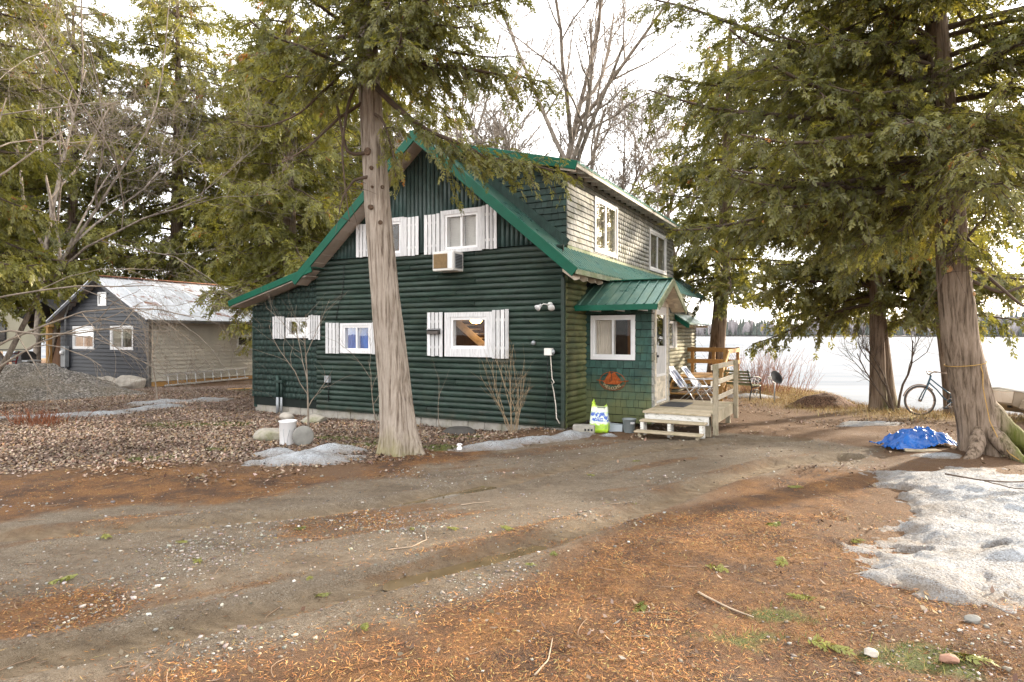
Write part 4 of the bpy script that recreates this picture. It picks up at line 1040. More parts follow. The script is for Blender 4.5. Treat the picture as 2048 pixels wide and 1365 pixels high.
lathe('body', bk, M_PAIL, [(.001, .003), (.095, .0), (.10, .01), (.123, .25), (.131, .255), (.131, .268), (.118, .262), (.095, .02), (.001, .02)], 28)
v = []; 
for k in range(9):
    a_ = R(-80 + k * 6); v += [(.118 * math.cos(a_), .118 * math.sin(a_), .175), (.1225 * math.cos(a_), .1225 * math.sin(a_), .215)]
link('label', mesh('label', v, [(2 * k, 2 * k + 2, 2 * k + 3, 2 * k + 1) for k in range(8)], M_WHITE), bk)
tube('handle', bk, M_STEEL, [(.131 * math.cos(a_), .03 - .10 * math.sin(a_), .26 - .06 * math.sin(a_)) for a_ in np.linspace(0, math.pi, 16)], .004, 5)

# ------------------------------------------------------------ back deck, chairs, bench, dish, bicycle, boat
M_TREAT = wood('golden_treated_wood', (.44, .25, .085), (.27, .14, .045), (2, 14, 14), .7, .25); M_TREATV = wood('golden_treated_post', (.42, .24, .08), (.26, .13, .04), (14, 14, 2), .7, .25)
rd = thing_h('back_deck', .1, 7.9, 0, 'golden wood back deck with open stairs and sloping handrail behind the cabin', 'deck')
for k in range(17): box('plank', rd, M_TREAT, 0, 1.55, .0 + k * .148, .0 + k * .148 + .14, .56, .595, .005)
box('apron', rd, M_TREAT, 0, 1.55, -.03, -.005, .40, .555)
for k in range(3): box('tread', rd, M_TREAT, .05, 1.55, -.30 - k * .27, -.04 - k * .27, .41 - k * .14, .445 - k * .14, .005)
for x in (.06, .8, 1.49): beam('stringer', rd, M_TREATV, (x, -.02, .46), (x, -.86, .02), .04, .2)
for x, y, h in ((1.50, 0, 1.42), (1.50, 2.3, 1.45), (.06, 2.3, 1.45), (.75, 2.3, 1.45)): box('post', rd, M_TREATV, x, x + .09, y, y + .09, -.05, h)
box('post', rd, M_TREATV, 1.56, 1.65, -.98, -.89, -.05, .93)
for z_ in (1.36, .98): box('rail', rd, M_TREAT, -.05, 1.6, 2.26, 2.297, z_ - .07, z_ + .07)
for z_ in (1.36, .98): box('rail', rd, M_TREATV, 1.593, 1.63, .0, 2.25, z_ - .06, z_ + .06)
beam('handrail', rd, M_TREAT, (1.65, .02, 1.34), (1.65, -.95, .87), .04, .12); beam('handrail', rd, M_TREAT, (1.651, .02, .84), (1.651, -.93, .36), .035, .10)
for k in range(4): box('joist', rd, M_TREATV, .02 + k * .5, .06 + k * .5, 0, 2.3, .41, .558)
M_STRAP = plain('blue_white_strap', (.50, .55, .66), .6, vary=.1, scale=3); M_STRAPD = plain('dark_blue_strap', (.10, .14, .26), .6); M_ALU = plain('aluminium', (.62, .62, .63), .35, .7, .08)
def lawn_chair(x, y, rz, label, tilt=0.0):
    c_ = empty('folding_chair', (x, y, gz1(x, y)), rz, label, 'chair')
    def fr(pts, nm): tube(nm, c_, M_ALU, pts, .013, 6)
    b0, b1, s0, s1 = (.0, .42), (-.42, .95), (.02, .40), (.52, .47)
    for sx in (-.27, .27):
        fr([(b0[0], sx, b0[1]), (b1[0], sx, b1[1])], 'back_rail'); fr([(s0[0], sx, s0[1]), (s1[0], sx, s1[1])], 'seat_rail')
        fr([(.46, sx * .98, .01), (.05, sx * .98, .62)], 'leg'); fr([(-.12, sx * .95, .01), (.42, sx * .95, .46)], 'leg'); fr([(-.1, sx, .63), (.45, sx, .66)], 'armrest')
    fr([(b1[0], -.27, b1[1]), (b1[0], .27, b1[1])], 'top_bar'); fr([(s1[0], -.27, s1[1]), (s1[0], .27, s1[1])], 'front_bar')
    fr([(.46, -.265, .015), (.46, .265, .015)], 'foot_bar'); fr([(-.12, -.257, .015), (-.12, .257, .015)], 'foot_bar')
    for k in range(5):
        yy = -.22 + k * .105; mt_ = M_STRAP if k % 2 == 0 else M_STRAPD
        beam('strap', c_, mt_, (b0[0], yy + .03, b0[1]), (b1[0], yy + .03, b1[1]), .075, .006, (.7, 0, .5), 0); beam('strap', c_, mt_, (s0[0], yy + .03, s0[1]), (s1[0], yy + .03, s1[1]), .075, .006, (0, 0, 1), 0)
    return c_
lawn_chair(4.62, 17.0, R(-38), 'folding lawn chair with blue and white webbing, next to the porch deck'); lawn_chair(5.12, 17.35, R(-30), 'folding lawn chair with blue and white webbing, next to the golden back stairs')
M_IRON = plain('dark_iron', (.03, .035, .035), .5, .5); M_SLAT = wood('bench_slat', (.22, .24, .15), (.11, .12, .07), (14, 2, 14), .7)
bn = empty('garden_bench', (6.35, 18.15, gz1(6.35, 18.15)), R(38), 'garden bench with wooden slats and scrolled black iron ends beyond the back stairs', 'bench')
for k in range(5): beam('back_slat', bn, M_SLAT, (-.02 - .035 * k, -.6, .47 + k * .085), (-.02 - .035 * k, .6, .47 + k * .085), .02, .06, (-.38, 0, .92))
for k in range(5): box('seat_slat', bn, M_SLAT, .04 + k * .085, .105 + k * .085, -.6, .6, .415, .435)
for sy in (-.57, .57):
    e_ = tube('iron_end', bn, M_IRON, [(-.20, sy, .88), (-.10, sy, .62), (-.01, sy, .42), (.02, sy, .36), (-.06, sy, .18), (-.10, sy, .0)], .018, 6)
    tube('front_leg', e_, M_IRON, [(.0, sy, .38), (.25, sy, .39), (.46, sy, .40), (.44, sy, .2), (.50, sy, .0)], .018, 6)
    tube('armrest', e_, M_IRON, [(-.11, sy, .66), (.1, sy, .67), (.36, sy, .65), (.47, sy, .60), (.48, sy, .54), (.43, sy, .53), (.42, sy, .57)], .018, 6)
    for cx, cz, r_ in ((.16, .53, .085), (.30, .50, .06), (.20, .20, .11)): tube('scroll', e_, M_IRON, [(cx + r_ * math.cos(q) * (1 - q / 18), sy, cz + r_ * math.sin(q) * (1 - q / 18)) for q in np.linspace(0, 9, 28)], .009, 5)
    tube('stretcher', e_, M_IRON, [(-.06, sy, .2), (.12, sy, .30), (.2, sy, .31), (.3, sy, .3), (.44, sy, .2)], .012, 5)
sd_ = empty('satellite_dish', (7.14, 17.21, gz1(7.14, 17.21)), R(0), 'small black satellite dish on a thin pole in the dry grass by the lake', 'dish')
tube('pole', sd_, M_STEEL, [(0, 0, -.05), (0, 0, .62)], .02, 8)
lathe('dish', sd_, M_BLK, [(.001, .02), (.08, .025), (.14, .045), (.19, .075), (.195, .08), (.19, .085), (.14, .055), (.001, .03)], 28, (0, -.02, .66), (R(62), 0, R(25)))
tube('feed_arm', sd_, M_STEEL, [(0, 0, .55), (-.12, -.15, .58), (-.2, -.18, .68)], .01, 6); box('feed_horn', sd_, M_CASE, -.24, -.16, -.22, -.15, .65, .72)
# bicycle
M_TYRE = plain('tyre_rubber', (.05, .045, .04), .8); M_RIM = plain('rusty_chrome', (.30, .22, .17), .4, .6, .3, 20); M_BIKE = plain('faded_blue_frame', (.04, .085, .12), .45, .2, .3, 10)
bi = empty('bicycle', (9.17, 14.22, gz1(9.17, 14.22) - .01), R(-6), 'old blue step-through bicycle with rusty rims standing behind the mossy cedar', 'bicycle')
def wheel(cx):
    r_ = .325; w_ = tube('wheel', bi, M_TYRE, [(cx + r_ * math.cos(q), 0, .335 + r_ * math.sin(q)) for q in np.linspace(0, 2 * math.pi, 49)], .017, 8)
    tube('rim', w_, M_RIM, [(cx + .298 * math.cos(q), 0, .335 + .298 * math.sin(q)) for q in np.linspace(0, 2 * math.pi, 49)], .011, 6)
    for k in range(18):
        q = 2 * math.pi * k / 18; tube('spoke', w_, M_STEEL, [(cx + .02 * math.cos(q + .8), (.02 if k % 2 else -.02), .335 + .02 * math.sin(q + .8)), (cx + .298 * math.cos(q), 0, .335 + .298 * math.sin(q))], .0017, 4)
    tube('hub', w_, M_RIM, [(cx, -.05, .335), (cx, .05, .335)], .022, 8)
    tube('mudguard', bi, M_RIM, [(cx + .36 * math.cos(q), 0, .335 + .36 * math.sin(q)) for q in np.linspace(R(40), R(165), 16)], .014, 5)
wheel(0); wheel(1.08)
tube('fork', bi, M_BIKE, [(0, .05, .335), (.06, .05, .48), (.17, .02, .70), (.21, 0, .82)], .013, 6); tube('fork', bi, M_BIKE, [(0, -.05, .335), (.06, -.05, .48), (.17, -.02, .70), (.21, 0, .82)], .013, 6)
tube('head_tube', bi, M_BIKE, [(.17, 0, .70), (.235, 0, .90)], .02, 8); tube('down_tube', bi, M_BIKE, [(.19, 0, .74), (.36, 0, .58), (.50, 0, .40), (.62, 0, .30)], .015, 8)
tube('top_tube', bi, M_BIKE, [(.21, 0, .84), (.42, 0, .66), (.60, 0, .52), (.70, 0, .46)], .014, 8); tube('seat_tube', bi, M_BIKE, [(.62, 0, .30), (.76, 0, .84)], .016, 8)
for sy in (-.04, .04): tube('chain_stay', bi, M_BIKE, [(.62, sy, .30), (1.08, sy, .335)], .010, 6); tube('seat_stay', bi, M_BIKE, [(.72, sy * .6, .70), (1.08, sy, .335)], .009, 6)
tube('handlebar', bi, M_RIM, [(.50, -.27, .95), (.36, -.26, .97), (.22, -.16, 1.0), (.19, -.04, .93), (.235, 0, .90), (.19, .04, .93), (.22, .16, 1.0), (.36, .26, .97), (.50, .27, .95)], .011, 8)
prism('saddle', bi, M_BLK, [(.62, -.025), (.80, -.09), (.86, -.08), (.86, .08), (.80, .09), (.62, .025)], 'z', .86, .91)
tube('chainring', bi, M_RIM, [(.62 + .09 * math.cos(q), -.05, .30 + .09 * math.sin(q)) for q in np.linspace(0, 2 * math.pi, 25)], .007, 5)
tube('crank', bi, M_STEEL, [(.62, -.06, .30), (.50, -.07, .19)], .009, 6); tube('crank', bi, M_STEEL, [(.62, .06, .30), (.74, .07, .41)], .009, 6)
box('pedal', bi, M_BLK, .44, .54, -.15, -.07, .17, .20); box('pedal', bi, M_BLK, .70, .80, .07, .15, .40, .43)
tube('kickstand', bi, M_STEEL, [(.66, .05, .28), (.78, .16, .01)], .008, 6)
# boat
M_HULL = plain('tan_hull_paint', (.32, .25, .18), .5, vary=.15, scale=2); M_GUN = plain('white_gunwale', (.72, .70, .66), .4, vary=.08)
def boat():
    bt = empty('row_boat', (10.5, 13.55, gz1(10.9, 13.7) + .12), R(8), 'tan flat-bottomed boat with white gunwale drawn up behind the mossy cedar', 'boat')
    st_ = [(0, .30, .20, .52), (.35, .42, .02, .47), (1.0, .52, 0, .42), (1.9, .52, 0, .40), (2.7, .44, .03, .42)]
    V = []
    for x, hw, zb, zt in st_: V += [(x, -hw, zt), (x, -hw * .8, zb), (x, hw * .8, zb), (x, hw, zt), (x, hw * .93, zt), (x, hw * .75, zb + .04), (x, -hw * .75, zb + .04), (x, -hw * .93, zt)]
    F = [(8 * i_ + k, 8 * i_ + (k + 1) % 8, 8 * i_ + 8 + (k + 1) % 8, 8 * i_ + 8 + k) for i_ in range(len(st_) - 1) for k in range(8)] + [(0, 7, 6, 1), (1, 6, 5, 2), (2, 5, 4, 3), (32, 33, 38, 39), (33, 34, 37, 38), (34, 35, 36, 37)]
    link('hull', mesh('hull', V, F, M_HULL), bt)
    tube('gunwale', bt, M_GUN, [(x, -hw, zt) for x, hw, zb, zt in st_[::-1]] + [(-.05, 0, .54)] + [(x, hw, zt) for x, hw, zb, zt in st_], .028, 8)
    for x in (.9, 1.8): box('seat', bt, M_HULL, x, x + .25, -.44, .44, .27, .30)
    box('bow_deck', bt, M_GUN, .04, .36, -.28, .28, .47, .50, .01)
boat()
tr_ = empty('boat_trailer', (10.6, 13.0, gz1(10.9, 13.2)), R(6), 'black boat trailer frame with rubber wheel beside the tan boat', 'trailer')
beam('frame_bar', tr_, M_BLK, (.0, 0, .30), (2.2, .1, .30), .06, .08); beam('frame_bar', tr_, M_BLK, (.0, .45, .30), (2.2, .5, .30), .06, .08)
lathe('wheel', tr_, M_TYRE, [(.06, -.06), (.20, -.07), (.23, -.03), (.23, .03), (.20, .07), (.06, .06)], 24, (.16, -.1, .22), (R(90), 0, 0))
prism('mudguard', tr_, M_HULL, [(-.18, .30), (-.1, .46), (.16, .52), (.42, .46), (.5, .30), (.47, .30), (.38, .43), (.16, .49), (-.07, .43), (-.15, .30)], 'y', -.22, .02)
tube('jockey_leg', tr_, M_BLK, [(.55, -.05, .30), (.66, -.08, .0)], .02, 6)
# leaf pile
def heap(name, x, y, rx, ry, h, mat, label, cat, seed, step=.06, p=1.3):
    X, Y = np.meshgrid(np.arange(-rx * 1.1, rx * 1.1 + step, step), np.arange(-ry * 1.1, ry * 1.1 + step, step)); r_ = np.hypot(X / rx, Y / ry)
    f = 1 - sstep(0, 1, r_ + .35 * fbm(X * 1.2 / rx * 2, Y * 1.2 / ry * 2, seed, 3)); Z = gz(X + x, Y + y) + h * f ** (1 / p) * (1 + .3 * fbm(X * 2, Y * 2, seed + 1, 3)) + .10 * h * fbm(X * 9, Y * 9, seed + 2, 3) * (f > .02) - .05 * (r_ > .98) - .02
    ny, nx = X.shape; i_ = (np.arange(ny - 1)[:, None] * nx + np.arange(nx - 1)[None, :]).ravel()
    o = link(name, np_mesh(name, np.stack([X, Y, Z], -1).reshape(-1, 3), np.stack([i_, i_ + 1, i_ + 1 + nx, i_ + nx], -1), mat, True), None, (x, y, 0)); return tag(o, label, cat)
t = Nt('brown_leaf_heap'); vv = t.vor(t.pos(), 40, 'F1', 1); so = t.n('ShaderNodeSeparateColor'); t.L(vv, so.inputs[0])
M_HEAP = t.pbr(t.ramp(so.outputs[0], [(0, (.05, .026, .016)), (.5, (.16, .085, .05)), (1, (.28, .16, .10))]), .95, 0, t.bump(t.vor(t.pos(), 40), 1, .04))
heap('leaf_pile', 8.05, 16.3, .95, .6, .36, M_HEAP, 'brown heap of raked leaves on the bank near the lake', 'leaf pile', 5)
t = Nt('gravel_heap'); vv = t.vor(t.pos(), 26, 'F1', 1); so = t.n('ShaderNodeSeparateColor'); t.L(vv, so.inputs[0])
gcol = t.ramp(so.outputs[0], [(0, (.05, .045, .04)), (.6, (.15, .135, .12)), (1, (.36, .33, .30))]); gcol = t.mix(t.mr(t.noise(t.pos(), .9, 4), .4, .65, 0, .5), gcol, (.16, .125, .075))
M_GHEAP = t.pbr(gcol, .95, 0, t.bump(t.vor(t.pos(), 26), 1, .05))
heap('gravel_pile', -14.6, 19.3, 3.6, 2.2, 1.02, M_GHEAP, 'big heap of grey gravel in front of the camper and shed', 'gravel pile', 8, .09, 1.0)
# blue tarp
def tarp():
    n = 120; u, v_ = np.meshgrid(np.linspace(-1, 1, n), np.linspace(-1, 1, n)); X = u * .54; Y = v_ * .42
    r_ = np.maximum(np.abs(u), np.abs(v_)); edge = 1 + .30 * fbm(np.arctan2(v_, u) * 1.6, r_ * 0 + 1.5, 5, 3)
    X = X * edge; Y = Y * edge + .05 * np.sin(u * 3)
    rid = 1 - np.abs(2 * vnoise(X * 5 + .6 * Y, Y * 9, 3) - 1); rid2 = 1 - np.abs(2 * vnoise(X * 11, Y * 14 + X * 5, 9) - 1)
    h = .17 * (1 - sstep(.25, 1.0, r_)) + .09 * rid ** 2 * (1 - sstep(.7, 1.05, r_) * .6) + .035 * rid2 ** 2 + .06 * np.exp(-(((u + .35) / .25) ** 2 + ((v_ - .2) / .3) ** 2))
    Z = gz(X + 6.42, Y + 10.05) + .015 + h
    i_ = (np.arange(n - 1)[:, None] * n + np.arange(n - 1)[None, :]).ravel()
    t = Nt('blue_tarp_plastic'); wv = t.noise(t.co(), 9, 5, .6, 1.5); c = t.ramp(t.noise(t.co(), 3, 4), [(.3, (.003, .060, .27)), (.7, (.008, .125, .46))])
    m = t.pbr(c, .24, 0, t.bump(wv, .55, .03), .55)
    o = link('tarpaulin', np_mesh('tarpaulin', np.stack([X, Y, Z], -1).reshape(-1, 3), np.stack([i_, i_ + 1, i_ + 1 + n, i_ + n], -1), m, True), None, (6.42, 10.05, 0), (0, 0, 0)); tag(o, 'crumpled shiny blue tarpaulin on the ground beside the big mossy cedar', 'tarp')
tarp()
bd = empty('board', (6.15, 9.62, gz1(6.15, 9.62)), R(-14), 'pale grey board poking out from under the blue tarpaulin', 'board')
box('plank', bd, M_GREYW, -.18, .42, -.08, .1, .0, .035)
ice = snow('ice_patch', [(6.15, 9.2, .38, .17, -10)], .02, 'thin bluish ice patch on the soil below the blue tarpaulin', 301, .03, .9, 3)

# ------------------------------------------------------------ things before the log wall
M_ROCK = plain('granite', (.34, .31, .27), .9, vary=.3, scale=4, bump=.6); M_ROCKM = plain('mossy_granite', (.30, .275, .23), .9, vary=.3, scale=4, bump=.6, grime=(.10, .11, .025))
M_ROCKD = plain('grey_stone', (.17, .165, .15), .85, vary=.3, scale=5, bump=.5)
def rock(name, x, y, sx, sy, sz, label, mat=None, seed=0, sink=.3, rz=0.0, cat='boulder'):
    bm = bmesh.new(); bmesh.ops.create_icosphere(bm, subdivisions=4, radius=1); rg = np.random.default_rng(seed)
    pl = [(Vector(rg.normal(0, 1, 3)).normalized(), rg.uniform(.62, .9)) for _ in range(9)]
    for v in bm.verts:
        p = v.co.copy(); 
        for nrm, dd in pl:
            q = p.dot(nrm)
            if q > dd: p -= nrm * (q - dd) * .85
        nz = fbm(np.array([p.x * 2 + seed]), np.array([p.y * 2 + p.z * 1.7]), seed, 4)[0]; p *= 1 + .22 * nz
        v.co = (p.x * sx, p.y * sy, p.z * sz)
    me = bpy.data.meshes.new(name); bm.to_mesh(me); bm.free(); me.shade_smooth(); me.materials.append(mat or M_ROCK)
    o = link(name, me, None, (x, y, gz1(x, y) + sz * (1 - sink) - sz * .15), (0, 0, rz)); return tag(o, label, cat) if label else o
pl_ = empty('white_pail', (-3.72, 10.5, gz1(-3.72, 10.5)), R(20), 'tall white plastic pail standing in the dead leaves beside a round stone', 'pail')
lathe('body', pl_, M_VINYL, [(.001, .0), (.125, .0), (.13, .01), (.138, .37), (.148, .375), (.148, .395), (.132, .40), (.125, .03), (.001, .03)], 30)
tube('handle', pl_, M_STEEL, [(-.06, -.139, .28), (-.075, -.145, .24), (-.06, -.15, .12), (-.05, -.15, .02), (-.02, -.15, .0), (.0, -.148, .15), (.03, -.143, .26)], .003, 5)
dc = empty('stone_disc', (-3.42, 10.36, gz1(-3.42, 10.36)), R(15), 'round grey stone disc leaning against the white pail', 'stone')
lathe('disc', dc, M_ROCKD, [(.001, -.04), (.15, -.04), (.17, -.02), (.17, .02), (.15, .04), (.001, .04)], 30, (0, 0, .155), (R(74), 0, 0))
rock('boulder', -4.2, 11.0, .30, .22, .15, 'pale boulder half sunk in leaves behind the white pail', M_ROCKM, 3); pass
rock('boulder', -4.85, 13.6, .16, .14, .11, 'tan rock beside the footing below the log wall', M_ROCK, 8); rock('boulder', -4.15, 13.2, .28, .2, .12, 'low mossy boulder by the footing beside the leaning cedar', M_ROCKM, 11)
rock('boulder', -14.0, 22.0, .42, .3, .27, 'rounded grey boulder at the corner of the dark shed wall', M_ROCK, 15); rock('boulder', -13.2, 21.9, .58, .35, .30, 'long pale boulder below the corner post of the shed', M_ROCK, 18)
rock('boulder', -14.9, 22.6, .6, .35, .22, 'brown flat boulder under the dark shed wall', M_ROCKM, 19)
td = empty('rubber_tub', (-.98, 11.75, gz1(-.98, 11.75)), R(0), 'black rubber tub lying upside down on moss before the log wall', 'tub')
lathe('dome', td, M_TYRE, [(.31, .0), (.315, .03), (.30, .055), (.24, .10), (.21, .115), (.001, .12)], 32); lathe('rim', td, M_TYRE, [(.29, .0), (.335, .0), (.335, .022), (.29, .03)], 32)
jg = empty('plastic_jug', (-.83, 10.0, gz1(-.83, 10.0)), R(30), 'small cut white plastic jug at the edge of the drive beside the leaning cedar', 'jug'); jg.scale = (.7, .7, .7)
lathe('body', jg, M_VINYL, [(.001, 0), (.07, 0), (.075, .01), (.06, .07), (.035, .11), (.03, .13), (.05, .16)], 14); box('flap', jg, M_VINYL, -.07, .06, -.02, .0, .12, .155, .004)

# ------------------------------------------------------------ the grey shed and what stands beside it
SA = HA; SCN = (-12.8, 22.3)
shed = empty('grey_shed', (SCN[0], SCN[1], 0), SA, 'grey shed with dark gable siding, tan side and rusty white metal roof', 'shed')
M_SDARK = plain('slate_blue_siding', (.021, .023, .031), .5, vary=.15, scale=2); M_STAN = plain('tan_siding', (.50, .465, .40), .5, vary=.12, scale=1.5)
M_STRIM = plain('brown_grey_trim', (.13, .12, .11), .6)
t = Nt('rusty_galvanised_roof'); P = t.co('Object'); f = t.noise(t.co('Object', (1.6, .8, 1.6)), 1.4, 6, .68); f2 = t.noise(P, .9, 4)
c = t.ramp(f2, [(.3, (.46, .49, .53)), (.7, (.66, .68, .72))]); c = t.mix(t.mr(f, .56, .64), c, (.20, .075, .03))
M_SROOF = t.pbr(c, .45, .35, t.bump(f, .1, .02))
SWF = Wall((0, 0), (1, 0), (0, -1), 0); SWS = Wall((0, 0), (0, 1), (1, 0), R(90))
def zsh(a): return 4.0 - abs(a + 2.85) * .50
SH1 = [(-4.78, -3.38, 1.32, 2.16), (-2.28, -.90, 1.32, 2.16), (-3.08, -2.56, 2.95, 3.42)]
fwl = wall_panels('gable_wall', shed, M_SDARK, SWF, -5.7, -.01, .0, lambda a: zsh(a) - .12, SH1, -.1, 0, (-2.85,))
z = .05
while z < 3.9:
    hw = (4.0 - .12 - z - .06) / .5; lo, hi = max(-5.7, -2.85 - hw), min(-.01, -2.85 + hw)
    if hi - lo > .15:
        for l, r in spans(lo, hi, z + .06, SH1):
            wmesh('clapboard', fwl, M_SDARK, SWF, [(l, .003, z + .145), (r, .003, z + .145), (r, .04, z), (l, .04, z), (l, 0, z), (r, 0, z)], [(0, 1, 2, 3), (3, 2, 5, 4), (0, 3, 4), (1, 5, 2)])
    z += .145
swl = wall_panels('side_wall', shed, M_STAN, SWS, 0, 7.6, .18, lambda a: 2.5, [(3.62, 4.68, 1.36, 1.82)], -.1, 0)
z = .19
while z < 2.45:
    for l, r in spans(.05, 7.6, z + .06, [(3.62, 4.68, 1.36, 1.82)]):
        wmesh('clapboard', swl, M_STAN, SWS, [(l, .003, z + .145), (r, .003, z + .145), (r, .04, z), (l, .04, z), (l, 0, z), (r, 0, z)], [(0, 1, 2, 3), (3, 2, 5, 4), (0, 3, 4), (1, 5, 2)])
    z += .145
wbox('sill_board', shed, M_TREAT, SWS, .05, 7.6, -.05, .01, -.05, .175); wbox('corner_board', shed, M_STRIM, SWS, -.03, .07, -.06, .035, -.03, 2.5)
for h in SH1[:2]: window(shed, SWF, h[0] - .02, h[1] + .02, h[2] - .02, h[3] + .02, .04, .06, M_VINYL, 'slide', 'lace', .7, .045)
window(shed, SWF, -3.10, -2.54, 2.93, 3.44, .04, .05, M_VINYL, 'one', 'dark', .5, .03); window(shed, SWS, 3.6, 4.7, 1.34, 1.84, .04, .06, M_VINYL, 'slide', 'dark', .7, .04)
sr = prism('roof', shed, M_SROOF, [(-2.85, 4.02), (.42, 4.02 - 3.27 * .5), (.42, 3.99 - 3.27 * .5), (-2.85, 3.98)], 'y', -.35, 7.9); prism('roof', shed, M_SROOF, [(-2.85, 4.02), (-6.1, 4.02 - 3.25 * .5), (-6.1, 3.99 - 3.25 * .5), (-2.85, 3.98)], 'y', -.35, 7.9)
sl_ = Vector((3.27, 0, -1.635)); nn = Vector((.447, 0, .894)); pv = []
for e_ in (0, 1):
    for w_, h_ in [(-.025, 0), (-.012, .024), (.012, .024), (.025, 0)]: pv.append(sl_ * e_ + Vector((0, w_, 0)) + nn * h_)
srm = mesh('seam', pv, [(0, 1, 5, 4), (1, 2, 6, 5), (2, 3, 7, 6), (0, 3, 2, 1), (4, 5, 6, 7)], M_SROOF)
for k in range(14): link('seam', srm, sr, (-2.85, -.3 + k * .6, 4.021))
M_RUSTC = plain('rusty_ridge', (.30, .13, .075), .7, vary=.3)
beam('ridge_cap', shed, M_RUSTC, (-2.85, -.37, 4.05), (-2.85, 7.9, 4.05), .26, .03); beam('rake_board', shed, M_SDARK, (-2.85, -.33, 3.93), (.42, -.33, 2.30), .03, .14, (.447, 0, .894)); beam('rake_board', shed, M_SDARK, (-2.85, -.331, 3.93), (-6.1, -.331, 2.31), .03, .14, (-.447, 0, .894))
box('eave_fascia', shed, M_STRIM, .385, .41, -.33, 7.9, 2.26, 2.36)
def SW(x, y, z=0.0):
    c, s = math.cos(SA), math.sin(SA); return (SCN[0] + x * c - y * s, SCN[1] + x * s + y * c, z)
me_ = empty('electric_meter', SW(-5.2, -.03, .9), SA, 'grey electric meter box with conduit on the dark shed wall', 'meter box')
box('case', me_, M_STEEL, -.16, .16, -.16, 0, -.3, .5, .012); lathe('dial', me_, M_VINYL, [(.001, 0), (.09, .0), (.09, .06), (.07, .09), (.001, .10)], 18, (0, -.16, .25), (R(90), 0, 0))
tube('conduit', me_, M_STEEL, [(.05, -.08, -.95), (.05, -.08, -.3)], .04, 8); tube('mast', me_, M_STEEL, [(.02, -.07, .5), (.02, -.07, 1.7), (.10, -.06, 1.9), (.3, -.05, 2.05)], .028, 8)
ld = empty('ladder', SW(.35, .35, 0), SA, 'aluminium ladder lying on its edge along the tan shed wall', 'ladder')
beam('rail', ld, M_ALU, (0, 0, .04), (.03, 3.5, .12), .03, .06); beam('rail', ld, M_ALU, (-.12, .05, .42), (-.09, 3.55, .50), .03, .06)
for k in range(10): f_ = .15 + k * .36; tube('rung', ld, M_ALU, [(0, f_, .05 + f_ * .019), (-.12, f_ + .04, .42 + f_ * .019)], .019, 6)
M_BARN = wood('brown_barn_board', (.16, .085, .045), (.07, .035, .02), (10, 10, 1), .8)
ob = empty('lean_to_store', SW(-9.9, 1.6, 0), SA, 'brown board lean-to store with a dark roof beside the camper', 'shed')
for k in range(16): box('plank', ob, M_BARN, k * .25, k * .25 + .243, .0, .03, .0, 2.45 + (k % 3) * .005)
prism('roof', ob, M_BLK, [(-.4, 2.2), (1.9, 3.25), (4.25, 2.35), (4.25, 2.45), (1.9, 3.35), (-.4, 2.3)], 'y', -1.2, 2.5)
box('rear_wall', ob, M_BARN, .0, 4.0, 2.4, 2.44, 0, 2.4); beam('brace', ob, M_BARN, (1.9, -.03, .6), (2.7, -.03, 2.3), .03, .09)
ps = empty('timber_post', SW(-5.75, -.4, 0), SA, 'sunlit yellow timber post standing beside the dark shed wall', 'post'); box('post', ps, M_TREATV, -.08, .08, -.08, .08, 0, 2.15, .01); box('cap', ps, M_TREAT, -.16, .16, -.09, .09, 2.15, 2.25)
gr = empty('gas_grill', SW(-7.2, -.6, 0), SA, 'black gas grill with grey side shelves behind the gravel heap', 'grill')
box('cabinet', gr, M_BLK, -.38, .38, -.25, .25, .1, .85, .01); prism('hood', gr, M_BLK, [(-.27, .87), (.27, .87), (.27, 1.05), (.12, 1.2), (-.12, 1.2), (-.27, 1.05)], 'x', -.38, .38)
for s_ in (-1, 1): box('side_shelf', gr, M_STEEL, s_ * .39, s_ * .80, -.25, .25, .80, .85)
for sx in (-.34, .34):
    for sy in (-.2, .2): box('leg', gr, M_BLK, sx - .025, sx + .025, sy - .025, sy + .025, 0, .1)
# camper with its raised nose
M_CAMP = plain('camper_skin', (.52, .49, .38), .45, vary=.08, scale=1); M_CGL = plain('dark_camper_glass', (.03, .03, .03), .08, spec=.8)
cp = empty('camper_trailer', (-17.2, 20.95, 0), R(40), 'cream fifth wheel camper with dark framed windows behind the gravel heap', 'camper')
nose = [(-7, .55), (-1.2, .55), (-1.2, 1.28), (.95, 1.30), (1.12, 1.42), (1.15, 1.7), (.85, 2.35), (.4, 2.62), (-.6, 2.95), (-7, 3.05)]
body = prism('body', cp, M_CAMP, nose, 'y', 0, 2.3)
for x in (-.78, -.14):
    w_ = box('window', cp, M_BLK, x, x + .50, -.02, .005, 1.62, 2.32, .03); box('pane', w_, M_CGL, x + .04, x + .46, -.028, -.018, 1.66, 2.28, .01)
box('stripe', cp, M_STRIM, -7, .9, -.012, -.001, 1.34, 1.37, 0); tube('landing_leg', cp, M_BLK, [(-.9, .4, 0), (-.9, .4, 1.25)], .05, 8); tube('landing_leg', cp, M_BLK, [(-.9, 1.9, 0), (-.9, 1.9, 1.25)], .05, 8)
lathe('wheel', cp, M_TYRE, [(.1, -.1), (.33, -.11), (.37, -.05), (.37, .05), (.33, .11), (.1, .1)], 24, (-3.5, .1, .37), (R(90), 0, 0))
M_RED = plain('red_paint', (.28, .03, .035), .5)
ht = empty('hand_truck', (-17.6, 22.0, 0), R(-10), 'red hand truck leaning before white sacks under the camper nose', 'hand truck')
for x in (-.18, .18): tube('rail', ht, M_RED, [(x, 0, .1), (x * .9, .35, 1.35)], .025, 6)
for k in range(4): tube('crossbar', ht, M_RED, [(-.18, .08 + k * .08, .35 + k * .28), (.18, .08 + k * .08, .35 + k * .28)], .018, 6)
